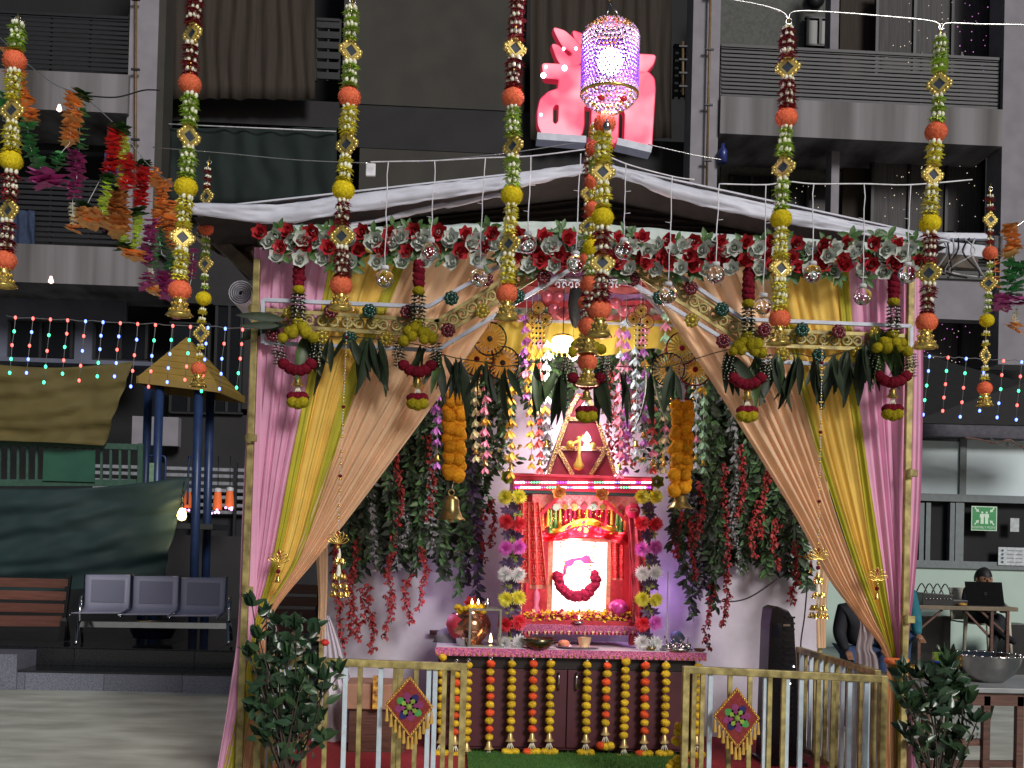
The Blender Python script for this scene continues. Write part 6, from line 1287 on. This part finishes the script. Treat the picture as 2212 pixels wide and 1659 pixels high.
for dx in (-.36,.42): part('red_gem', MB().lathe((c.x+R_*dx,c.y-R_*.62,c.z-88*uL),[(0,-.016),(.012,-.01),(.018,0),(.01,.012),(0,.016)],8,sy=.5), mat('ruby_glass', S(190,40,50,1.2), .1), lan)
bc = c+Vector((.0,0,8*uL)); part('bulb', MB().ball(bc,.058,20,12), mat('violet_bulb', (1,.9,1), .5, emit=(1,.82,1), es=70), lan)
0 and part('inner_sleeve', MB().lathe((c.x,c.y,c.z),[(R_*.8,-55*uL),(R_*.84,40*uL)],28), mat('violet_sleeve', S(200,170,230,1.1), .4, 0,.05, transl=.7), lan)
for a in (0,2.1,4.2): part('chain', MB().tube([(c.x+R_*.4*math.cos(a),c.y+R_*.4*math.sin(a),c.z+96*uL),(c.x-.01,c.y,c.z+140*uL)],.003,5), steel, lan)
part('cord', MB().tube([(c.x-.01,c.y,c.z+140*uL),(c.x-.01,c.y,c.z+200*uL)],.004,5), brass, lan)
plight('lantern_light', bc+Vector((0,-.0,-.075)), 2.2, (.85,.6,1), .05)
# ---------------------------------------------------------------- glowing sign
YN = 7.95
def Z(pts): return [(lambda q:(q.x,q.z))(P(1140.7+x*.1923, 23.9+y*.1923, YN)) for x,y in pts]
def rnd(pts, k=3):
    out = []
    n = len(pts)
    for i in range(n):
        a, b, c2 = Vector(pts[i-1]), Vector(pts[i]), Vector(pts[(i+1)%n]); r = min(28, (a-b).length*.4, (c2-b).length*.4)
        p, q = b+(a-b).normalized()*r, b+(c2-b).normalized()*r
        for j in range(k+1): t = j/k; out.append(tuple(p*(1-t)**2+b*2*t*(1-t)+q*t*t))
    return out
body = [(160,625),(340,632),(480,650),(580,640),(600,760),(600,900),(640,950),(700,960),(960,960),(1000,900),(1000,740),(1060,700),(1240,700),(1340,720),(1400,790),(1408,900),(1365,1565),(1075,1530),(1090,1180),(1060,1110),(1000,1120),(990,1500),(700,1495),(720,1085),(612,1085),(612,1300),(590,1400),(520,1468),(240,1460),(160,1400),(115,1300),(112,1150),(140,1020),(230,940),(340,905),(350,800),(330,785),(185,770)]
hole = [(305,1060),(350,1080),(345,1270),(305,1310),(262,1280),(262,1110)]
marks = [[(285,222),(400,258),(520,360),(600,470),(605,560),(560,630),(440,665),(370,630),(320,550),(290,470),(268,405),(330,420),(390,490),(440,545),(490,540),(495,500),(450,460),(390,425),(340,340)],
         [(498,256),(620,300),(720,400),(660,450),(580,410),(520,330)],[(1240,520),(1415,530),(1390,620),(1310,715),(1180,760),(1100,700),(1140,560)]]
neon = mat('glowing_red_acrylic', S(215,60,90), .3, 0, .1, emit=(1,.115,.2), es=.85)
nn = neon.node_tree.nodes; nl = neon.node_tree.links; em = nn.new('ShaderNodeTexNoise'); em.inputs['Scale'].default_value = 3.2; cr_ = nn.new('ShaderNodeValToRGB')
cr_.color_ramp.elements[0].position = .42; cr_.color_ramp.elements[0].color = (.74,.07,.15,1); cr_.color_ramp.elements[1].position = .6; cr_.color_ramp.elements[1].color = (1,.48,.56,1)
tcn = nn.new('ShaderNodeTexCoord'); nl.new(tcn.outputs['Object'], em.inputs['Vector']); nl.new(em.outputs['Fac'], cr_.inputs['Fac']); nl.new(cr_.outputs[0], nn['Principled BSDF'].inputs['Emission Color'])
sgn = thing('glowing_sign', 'glowing red three dimensional Gujarati lettering above the tent peak', 'sign', tuple(P(1270,320,YN)))
for i, lp in enumerate([[rnd(body),rnd(hole)]]+[[rnd(m_)] for m_ in marks]):
    me = curve_mesh('letter', [Z(l) for l in lp], .03, .014, [neon, mat('deep_red_edge', S(150,20,40), .3, emit=(.6,.02,.06), es=.5)])
    for pg in me.polygons:
        if abs(pg.normal.y) < .93: pg.material_index = 1
    o = put('letter' if i == 0 else 'letter_mark', me, sgn, (0,YN,0))
for (x,y) in ((400,423),(410,640),(172,722),(145,1165),(645,508),(538,420),(200,626)):
    q = P(1140.7+x*.1923,23.9+y*.1923,YN-.05); part('spot_bulb', MB().ball(q, .02 if x in (172,410) else .011, 8, 6), e_white, sgn)
for a,b in (((95,1440),(640,1480)),((985,1500),(1370,1590))):
    A = P(1140.7+a[0]*.1923,23.9+a[1]*.1923,YN); B = P(1140.7+b[0]*.1923,23.9+b[1]*.1923,YN); part('base_plate', MB().bar(A,B,.05,.14), whitem, sgn)
part('frame_bar', MB().bar(P(1266,300,YN+.06),P(1290,356,YN+.06),.03).bar(P(1165,300,YN+.05),P(1400,318,YN+.05),.02), whitem, sgn)
for pts,l in ((((1260,305),(1100,330),(900,350)),'guy wire from the sign to the left'),(((1400,312),(1500,335),(1560,345)),'guy wire from the sign to the right')): wire('thin '+l, pts, 7.9, .004)

# ================================================================ INSIDE RIGHT AND LEFT
t = thing('tower_cooler', 'tall black tower air cooler standing behind the right railing', 'tower cooler', (P(1692,1500,7.85).x,7.85,0))
a = P(1650,1315,7.85); q = P(1716,1650,7.85); x0 = P(1652,1480,7.85).x; x1 = P(1718,1480,7.85).x; zt2 = P(1680,1308,7.85).z
pr = [(x0-.015,.02),(x0+.0,zt2-.13),(x0+.012,zt2-.02),(x0+.05,zt2),(x1-.09,zt2-.03),(x1-.05,zt2-.09),(x1+.03,.02)]
part('body', MB().prism(pr[::-1], 7.75, 8.0), mat('cooler_black', S(26,25,34,1.2), .25, 0, .1, 5), t, bev=.01)
for i in range(20): z = .25+i*.042; part('grille_slat', MB().box(x0+.1,x1-.045+.0*i,7.742,7.749,z,z+.014), black_metal, t)
part('control_panel', MB().box(x0+.02,x0+.08,7.742,7.749,zt2-.22,zt2-.12), mat('panel_gloss', (.03,.03,.05), .08), t); part('badge', MB().box(x1-.13,x1-.08,7.74,7.749,zt2-.14,zt2-.125), steel, t)
part('foot', MB().box(x0-.03,x1+.05,7.7,8.05,.012,.04), black_m, t)
for i in range(8): part('light_chip', MB().ball((x0+.13+i*.006,7.735,.5+.03*i),.006,6,4), e_white, t) if i%2 else None
wire('thin dark cable hanging down the backcloth right of the cooler', [(1745,1250),(1738,1330),(1730,1400),(1748,1440),(1742,1500)], 8.6, .006, black_m)
wire('dark cable drooping across the backcloth below the right vines', [(1530,1290),(1570,1300),(1620,1290),(1680,1250)], 8.6, .006, black_m)
# left inside: low table and packet
t = thing('low_box_table', 'low brown box table with a small flame behind the left railing', 'table', (P(815,1560,8.0).x,8.0,0)); q0, q1 = P(745,1560,8.0), P(885,1560,8.0)
part('cloth', MB().box(q0.x,q1.x,7.95,8.35,.32,.5), mat('beige_cloth', S(150,112,92,1.2), .8,0,.1), t, bev=.01); part('box', MB().box(q0.x+.03,q1.x-.03,7.99,8.3,.012,.32), wood_d, t)
tag(part('incense_packet', MB().pxbox(805,1460,822,1532,7.9,.03), mat('yellow_packet', S(214,160,60,1.2), .5,0,.25,30,col2=S(120,60,40)), None, bev=.002), 'tall yellow incense packet standing on the low table', 'packet')
tag(part('flame', MB().lathe(P(818,1498,8.1)+Vector((-.15,0,-.0)),[(0,-.02),(.01,-.004),(.005,.014),(0,.026)],8), flm, None), 'small flame on the low table behind the left railing', 'flame')
tag(part('orange_bag', MB().ball(P(702,1388,8.0),.03,12,8,0,.15,.8), mat('red_bag', S(190,50,36,1.2), .6), None), 'small red cloth bag by the rear left railing end', 'bag')
# ---------------------------------------------------------------- potted shrubs
lfp = [MB().leaf((0,0,0),(0,0,1),.075,.036,(0,-1,0),.12,0,4,.75).mesh('leaf', m) for m in (mat('glossy_leaf', S(36,56,38,1.3), .28,0,.35,12), mat('glossy_leaf_light', S(52,74,46,1.3), .28,0,.3,12))]
def shrub(lab, base, stems, Y, nl):
    t = thing('leafy_shrub', lab, 'shrub', tuple(P(*base,Y)), 'leafy shrubs beside the tent posts'); bark = mat('thin_bark', S(60,50,42,1.1), .7); b0 = P(*base,Y); b0.z = max(b0.z,.02); tot = 0
    part('pot', MB().lathe((b0.x,Y,0),[(0,0),(.12,0),(.15,.16),(.16,.18),(.14,.17),(0,.15)],20), mat('clay_pot', S(120,70,52,1.1), .7), t)
    for (tx,ty) in stems:
        e_ = P(tx,ty,Y+RN.uniform(-.12,.12)); b = Vector((b0.x+RN.uniform(-.04,.04),Y,.16)); mid = b.lerp(e_,.5)+Vector((RN.uniform(-.04,.04),RN.uniform(-.03,.03),.03)); pts = smooth_path([b,mid,e_],8)
        part('stem', MB().tube(pts,[.008*(1-.6*i/(len(pts)-1)) for i in range(len(pts))],5), bark, t)
        for i in range(nl):
            f = .38+.62*(i/nl)**.8; p = pts[min(len(pts)-1,int(f*(len(pts)-1)))]; off = Vector((RN.uniform(-.06,.06),RN.uniform(-.05,.05),RN.uniform(-.05,.05)))*(1.2-f*.6)
            if tot < 296: put('leaf', lfp[RN.random()<.25], t, p+off, (RN.uniform(-1.1,.6),RN.uniform(-1.5,1.5),RN.uniform(-2,2)), RN.uniform(.85,1.4)); tot += 1
        for k in range(6):
            if tot < 296: put('leaf', lfp[RN.random()<.3], t, e_, (RN.uniform(-.9,.4),2*PI*k/6*.25-.7,2*PI*k/6), RN.uniform(1.1,1.5)); tot += 1
def fill(t_, x0, x1, y0, y1, Y, n):
    mb = MB()
    for i in range(n):
        q = RN.random(); cx = (x0+x1)/2; w2 = (x1-x0)/2*(.55+.45*math.sin(PI*(.15+.75*q))); d_ = Vector((RN.uniform(-1,1),RN.uniform(-1,.3),RN.uniform(-.1,1)))
        mb.leaf(P(cx+RN.gauss(0,.45)*w2, y0+(y1-y0)*q, Y+RN.uniform(-.15,.15)), d_, RN.uniform(.06,.1), .042, (RN.uniform(-.6,.6),-1,RN.uniform(-.2,.8)), .12, 0, 3, .75)
    part('small_leaves', mb, lfp[0].materials[0], t_, kind='stuff')
shrub('dense dark green shrub in front of the left railing end', (612,1720), [(545,1310),(575,1335),(600,1350),(640,1360),(560,1380),(660,1400),(680,1440),(540,1420),(625,1420),(600,1440),(735,1455),(700,1470),(650,1480),(560,1500),(545,1540),(690,1560),(640,1540),(590,1530),(700,1600),(580,1600)], 6.25, 9)
fill(bpy.data.objects['leafy_shrub'], 545, 700, 1340, 1600, 6.3, 170)
shrub('slender shrub beside the right gathered drapes before the steel bowl table', (2020,1740), [(1955,1455),(1985,1465),(2010,1470),(2045,1440),(2052,1425),(2060,1475),(1945,1500),(2080,1500),(2090,1520),(1965,1530),(2030,1500),(2110,1560),(2060,1600),(1970,1590)], 6.0, 11)
fill(bpy.data.objects['leafy_shrub.001'], 1950, 2095, 1440, 1545, 6.05, 90)
# ---------------------------------------------------------------- bowl table at right
t = thing('folding_table', 'wooden trestle table at the right edge with steel bowl on it', 'table', (P(2130,1490,6.6).x,6.6,0)); zt3 = P(2130,1478,6.75).z; xa, xb = P(1960,1480,6.75).x, P(2330,1480,6.75).x
part('table_top', MB().box(xa,xb,6.55,7.35,zt3-.03,zt3), mat('grey_table_top', S(130,134,136,1.15), .4,0,.15,6), t, bev=.004); part('apron', MB().box(xa+.02,xb-.02,6.58,6.61,zt3-.11,zt3-.032), wood_d, t)
for x in (P(1998,1600,6.6).x, P(2128,1600,6.6).x, P(2200,1600,6.6).x): part('leg', MB().bar((x,6.6,0),(x,6.6,zt3-.05),.045,.04), wood_d, t, bev=.003)
for y0,xx0,xx1 in ((1603,1960,2124),(1650,2010,2198)): part('stretcher', MB().bar(P(xx0,y0-60+60,6.62),P(xx1,y0,6.62),.04,.03), wood_d, t)
part('brace', MB().bar(P(2132,1560,6.7),P(2148,1500,6.7),.025), black_metal, t)
c = P(2132,1476,6.9); c.z = zt3; rb = 72*PX(6.9)
t = thing('steel_bowl', 'big hammered steel bowl with scalloped shiny rim on the right table', 'bowl', tuple(c)); part('bowl_body', MB().lathe(c,[(0,0),(rb*.45,0),(rb*.75,.05),(rb*.93,.11),(rb,.165),(rb*1.03,.175),(rb*.97,.17),(rb*.7,.055),(rb*.4,.012),(0,.012)],40,wob=.008,wn=20), mat('bowl_steel', (.5,.49,.47), .22, 1, .1), t)
for i in range(26): a = 2*PI*i/26; part('rim_bead', MB().ball((c.x+rb*1.02*math.cos(a),c.y+rb*1.02*math.sin(a),c.z+.172),.01,7,5), steel, t)
c = P(2026,1474,6.75); c.z = zt3; t = thing('blue_tumbler', 'tall blue tumbler with a green rim on the right table', 'tumbler', tuple(c)); part('tumbler_body', MB().lathe(c,[(0,0),(.032,0),(.036,.14),(.0,.14)],20), mat('cobalt_glass', S(22,44,130,1.3), .12), t); part('green_rim', MB().lathe(c+Vector((0,0,.14)),[(.036,0),(.037,.05),(.033,.05),(.033,0)],20), mat('lime_rim', S(100,130,40,1.2), .3), t)
c = P(1992,1455,7.15); c.z = zt3; t = thing('brass_tray', 'round brass tray crowded with small brass lamps behind the blue tumbler', 'tray', tuple(c)); part('tray', MB().lathe(c,[(0,0),(.18,0),(.2,.05),(.205,.05),(.185,.008),(0,.008)],30), brassb, t)
for i in range(12): a = 2*PI*i/12; part('brass_cup', MB().lathe(c+Vector((.14*math.cos(a),.14*math.sin(a),.01)),[(0,0),(.018,0),(.026,.05),(.02,.045)],10), brass, t)
tag(part('paper_plate', MB().lathe(P(2170,1486,6.7),[(0,0),(.06,0),(.07,.008)],18), MATS['white_plate'], None), 'white paper plate by the foot of the steel bowl', 'plate')
# ---------------------------------------------------------------- sound desk and people
YD = 13.3; zf = .25
t = thing('sound_desk', 'long wooden folding table carrying the sound mixer and laptop', 'table', (P(2100,1320,YD).x,YD,zf)); zd = P(2100,1310,YD).z; xa, xb = P(1945,1310,YD).x, P(2200,1310,YD).x
part('table_top', MB().box(xa,xb,YD,YD+.6,zd-.05,zd), mat('desk_wood', S(104,90,72,1.1), .5,0,.2,8), t, bev=.005)
for x in (xa+.08, xa+.25, xb-.12, xb-.32): part('leg', MB().bar((x,YD+.03,zf),(x,YD+.03,zd-.05),.035), wood_d, t)
for a_, b_ in (((xa+.1,zd-.05),(xa-.1,zf+.25)),((xa+.15,zd-.4),(xa+.55,zd-.05)),((xb-.65,zd-.05),(xb-.3,zd-.4)),((xb-.45,zd-.05),(xb-.1,zd-.35))): part('brace', MB().bar((a_[0],YD+.06,a_[1]),(b_[0],YD+.06,b_[1]),.025), wood_d, t)
t = thing('sound_mixer', 'black sound mixer with cables on the left of the desk', 'mixer', tuple(P(2030,1305,YD+.2))); m0, m1 = P(1993,1300,YD+.1).x, P(2060,1300,YD+.1).x
part('console', MB().prism([(m0,zd),(m1,zd),(m1,zd+.13),(m0,zd+.15)], YD+.1, YD+.5), black_m, t, bev=.005)
for i in range(8): part('knob', MB().ball((m0+.04+i*.045,YD+.095,zd+.08),.012,6,4), steel, t)
for k in range(4): part('cable', MB().tube(smooth_path([(m0+.1*k,YD+.3,zd+.14),(m0+.05+.1*k,YD+.25,zd+.26),(m0+.12+.1*k,YD+.2,zd+.1)],5),.008,5), black_m, t)
o = part('adapter', MB().box(P(2065,1300,YD).x,P(2100,1300,YD).x,YD+.1,YD+.3,zd,zd+.07), black_m, None, bev=.01); tag(o, 'black power adapter heap beside the mixer on the desk', 'adapter')
t = thing('laptop', 'open black laptop seen from behind on the sound desk', 'laptop', tuple(P(2130,1305,YD))); c0_, c1_ = P(2088,1285,YD+.15), P(2168,1285,YD+.15)
part('lid', MB().add([(c0_.x,YD+.12,zd+.01),(c1_.x,YD+.12,zd+.01),(c1_.x,YD+.2,zd+.3),(c0_.x,YD+.2,zd+.3)],[(0,1,2,3)]), mat('laptop_black', S(14,15,18,.8), .8, spec=.1), t, solid=.012); part('deck', MB().box(c0_.x,c1_.x,YD+.13,YD+.42,zd,zd+.02), black_m, t)
part('round_mark', MB().tube([((c0_.x+c1_.x)/2+.016*math.cos(a),YD+.14,zd+.155+.016*math.sin(a)) for a in [2*PI*i/12 for i in range(13)]],.002,4), mat('mark_grey', S(90,92,96), .4), t)
tag(part('orange_cloth', MB().ball((P(2082,1303,YD).x,YD+.05,zd+.02),.06,10,6,0,.2,.35), mat('mustard_cloth', S(170,130,60,1.1), .7), None), 'small mustard cloth lying before the laptop', 'cloth')
for x,w_ in ((2010,.45),(2190,.28)):
    q = P(x,1395,14.3); o = part('speaker_box', MB().box(q.x-w_/2,q.x+w_/2,14.2,14.5,zf,zf+.42 if x>2100 else zf+.5), black_m, None, bev=.01); tag(o, 'black speaker box under the left of the desk' if x<2100 else 'black speaker box under the right of the desk', 'speaker')
def figure(name, verts, edges, rad, m, par, sub=2):
    me = bpy.data.meshes.new(name); me.from_pydata([tuple(v) for v in verts], edges, []); me.materials.append(m); o = put(name, me, par, (0,0,0)); sk = o.modifiers.new('skin','SKIN'); sk.use_smooth_shade = True
    for i, r in enumerate(rad): d_ = me.skin_vertices[0].data[i]; d_.radius = r if isinstance(r, tuple) else (r,r); d_.use_root = i == 0
    s_ = o.modifiers.new('sub','SUBSURF'); s_.levels = sub; s_.render_levels = sub; return o
skin_ = mat('brown_skin', S(136,98,76,1.2), .5, 0, .1); hair = mat('black_hair_short', (.012,.011,.012), .6,0,.3,60); dk = mat('black_clothes', S(20,22,30,1.2), .8,0,.2); jeans = mat('blue_jeans', S(44,62,96,1.2), .8,0,.2,20); teal = mat('teal_shirt', S(28,96,110,1.2), .8,0,.1)
def seated(x, Y):
    q = Vector((P(x,1400,Y).x,Y,zf)); t = thing('person', 'person in black clothes seated behind the laptop, head bent over the screen', 'person', tuple(q)); V = lambda a,b,c_: q+Vector((a,b,c_ if c_ < .5 else .5+(c_-.5)*.7))
    figure('body', [V(0,0,.5),V(0,-.02,.75),V(0,-.08,.95),V(0,-.12,1.05),V(0,-.16,1.12),
        V(.17,-.1,.97),V(.23,-.2,.74),V(.12,-.42,.66),V(-.17,-.1,.97),V(-.25,-.2,.76),V(-.2,-.45,.66),
        V(.09,0,.5),V(.14,-.4,.5),V(-.04,-.5,.1),V(-.04,-.62,.06),V(-.09,0,.5),V(-.1,-.42,.58),V(.12,-.55,.28),V(.2,-.66,.22)],
        [(0,1),(1,2),(2,3),(3,4),(2,5),(5,6),(6,7),(2,8),(8,9),(9,10),(0,11),(11,12),(12,13),(13,14),(0,15),(15,16),(16,17),(17,18)],
        [.15,.14,.15,.07,.055,.075,.055,.035,.075,.055,.035,.1,.075,.05,.04,.1,.08,.05,.04], dk, t)
    hd = MB().ball(V(.0,-.2,1.22), .095, 20, 14, 0, 0, 1.25); hd.ball(V(0,-.3,1.2),.018,8,6); 
    for s in (-1,1): hd.ball(V(s*.095,-.19,1.2),.02,8,6,0,0,1.5)
    h = part('head', hd, skin_, t)
    hr = MB().sheet(lambda u,v: V(0,-.185,1.235)+Vector((.105*math.sin(PI*.62*v)*math.cos(2*PI*u), .11*math.sin(PI*.62*v)*math.sin(2*PI*u)+.03*v*(1+math.sin(2*PI*u)), .135*math.cos(PI*.62*v)+.01*noise.noise(Vector((u*14,v*9,0))))), 24, 12); part('hair', hr, hair, h)
    for s in (-1,1): part('eye', MB().ball(V(s*.035,-.285,1.22),.012,8,6), hair, h)
    part('mouth', MB().ball(V(0,-.287,1.165),.018,8,5,0,0,.3), mat('lip', S(90,50,46), .5), h)
    for s,(a,b,c_) in ((1,(.12,-.42,.66)),(-1,(-.2,-.45,.66))):
        vs = [V(a,b,c_),V(a-.02*s,b-.07,c_-.01)]; es = [(0,1)]; rd = [.03,.034]
        for k,(dx,L) in enumerate(((-.03,.055),(-.01,.065),(.01,.06),(.03,.045))): vs += [V(a-.02*s+dx,b-.11,c_-.015),V(a-.02*s+dx*1.2,b-.11-L,c_-.03)]; es += [(1,2+2*k),(2+2*k,3+2*k)]; rd += [.012,.009]
        vs += [V(a-.06*s,b-.08,c_-.02)]; es += [(1,10)]; rd += [.01]; figure('hand', vs, es, rd, skin_, t, 1)
    tag(part('grey_cloth', MB().ball(V(-.02,-.38,.62),.09,12,8,0,.15,.45), mat('grey_bandana', S(120,120,126,1.1), .8,0,.4,30), None), 'crumpled grey patterned cloth on the lap of the seated person', 'cloth'); return q
q = seated(2108, 14.15)
t = thing('plastic_chair', 'white moulded plastic armchair under the person in black', 'chair', tuple(q)); pw = mat('cream_plastic', S(176,172,156,1.15), .4,0,.06)
part('seat', MB().sheet(lambda u,v: q+Vector((-.26+.52*u,-.28+.5*v,.43+.02*(2*u-1)**2)),8,8), pw, t, solid=.02); part('backrest', MB().sheet(lambda u,v: q+Vector((-.26+.52*u,.24+.05*v-.08*(2*u-1)**2,.45+.42*v)),10,6), pw, t, solid=.02)
for s in (-1,1):
    part('armrest', MB().tube(smooth_path([q+Vector((s*.29,.2,.66)),q+Vector((s*.31,-.1,.67)),q+Vector((s*.3,-.26,.62))],5),.028,8), pw, t)
    for b in (-.28,.24): part('leg', MB().tube([q+Vector((s*.27,b,.64 if b<0 else .45)),q+Vector((s*.31,b*1.15,0))],[.03,.022],8), pw, t)
# standing figures half hidden by the drapes
def standing(x, Y, zbase, H, lab, top, low, hx=0, facing=-1, arm=0):
    q = Vector((P(x,1400,Y).x,Y,zbase)); t = thing('person', lab, 'person', tuple(q)); k = H/1.7; V = lambda a,b,c_: q+Vector((a*k,b*k,c_*k))
    figure('torso', [V(0,0,.95),V(0,0,1.15),V(0,-.02,1.36),V(0,-.02,1.47),V(0,-.02,1.53),V(.19,0,1.37),V(.25,-.02,1.1),V(.2,-.2-arm*.1,.95),V(-.19,0,1.37),V(-.25,-.02,1.1),V(-.22,-.2,.92)],[(0,1),(1,2),(2,3),(3,4),(2,5),(5,6),(6,7),(2,8),(8,9),(9,10)],[.14,.13,.15,.06,.05,.08,.06,.04,.08,.06,.04], top, t)
    figure('legs', [V(0,0,.95),V(.09,0,.88),V(.1,-.02,.48),V(.1,.02,.08),V(.1,-.13,.04),V(-.09,0,.88),V(-.1,-.02,.48),V(-.1,.02,.08),V(-.1,-.13,.04)],[(0,1),(1,2),(2,3),(3,4),(0,5),(5,6),(6,7),(7,8)],[.14,.11,.075,.05,.04,.11,.075,.05,.04], low, t)
    hd = part('head', MB().ball(V(0,-.03,1.62),.095*k,18,12,0,0,1.22).ball(V(0,-.13,1.61),.016,6,5), skin_, t)
    part('hair', MB().sheet(lambda u,v: V(0,-.02,1.63)+Vector((.103*k*math.sin(PI*.6*v)*math.cos(2*PI*u),.108*k*math.sin(PI*.6*v)*math.sin(2*PI*u)+.02,.128*k*math.cos(PI*.6*v))),20,10), hair, hd)
    for s,a in ((1,(.2,-.2-arm*.1,.95)),(-1,(-.22,-.2,.92))):
        vs = [V(*a),V(a[0],a[1]-.06,a[2]-.03)]; es = [(0,1)]; rd = [.028,.032]
        for j,dx in enumerate((-.025,-.008,.01,.026)): vs += [V(a[0]+dx,a[1]-.1,a[2]-.05),V(a[0]+dx,a[1]-.15,a[2]-.08)]; es += [(1,2+2*j),(2+2*j,3+2*j)]; rd += [.011,.008]
        vs += [V(a[0]-.05*s,a[1]-.07,a[2]-.03)]; es += [(1,10)]; rd += [.01]; figure('hand', vs, es, rd, skin_, t, 1)
standing(1928, 10.2, 0, 1.42, 'person in a teal shirt and jeans mostly hidden behind the right pink drape', teal, jeans)
standing(1856, 9.4, 0, 1.28, 'person in black with only a sleeve showing past the knotted silver drape', dk, jeans)
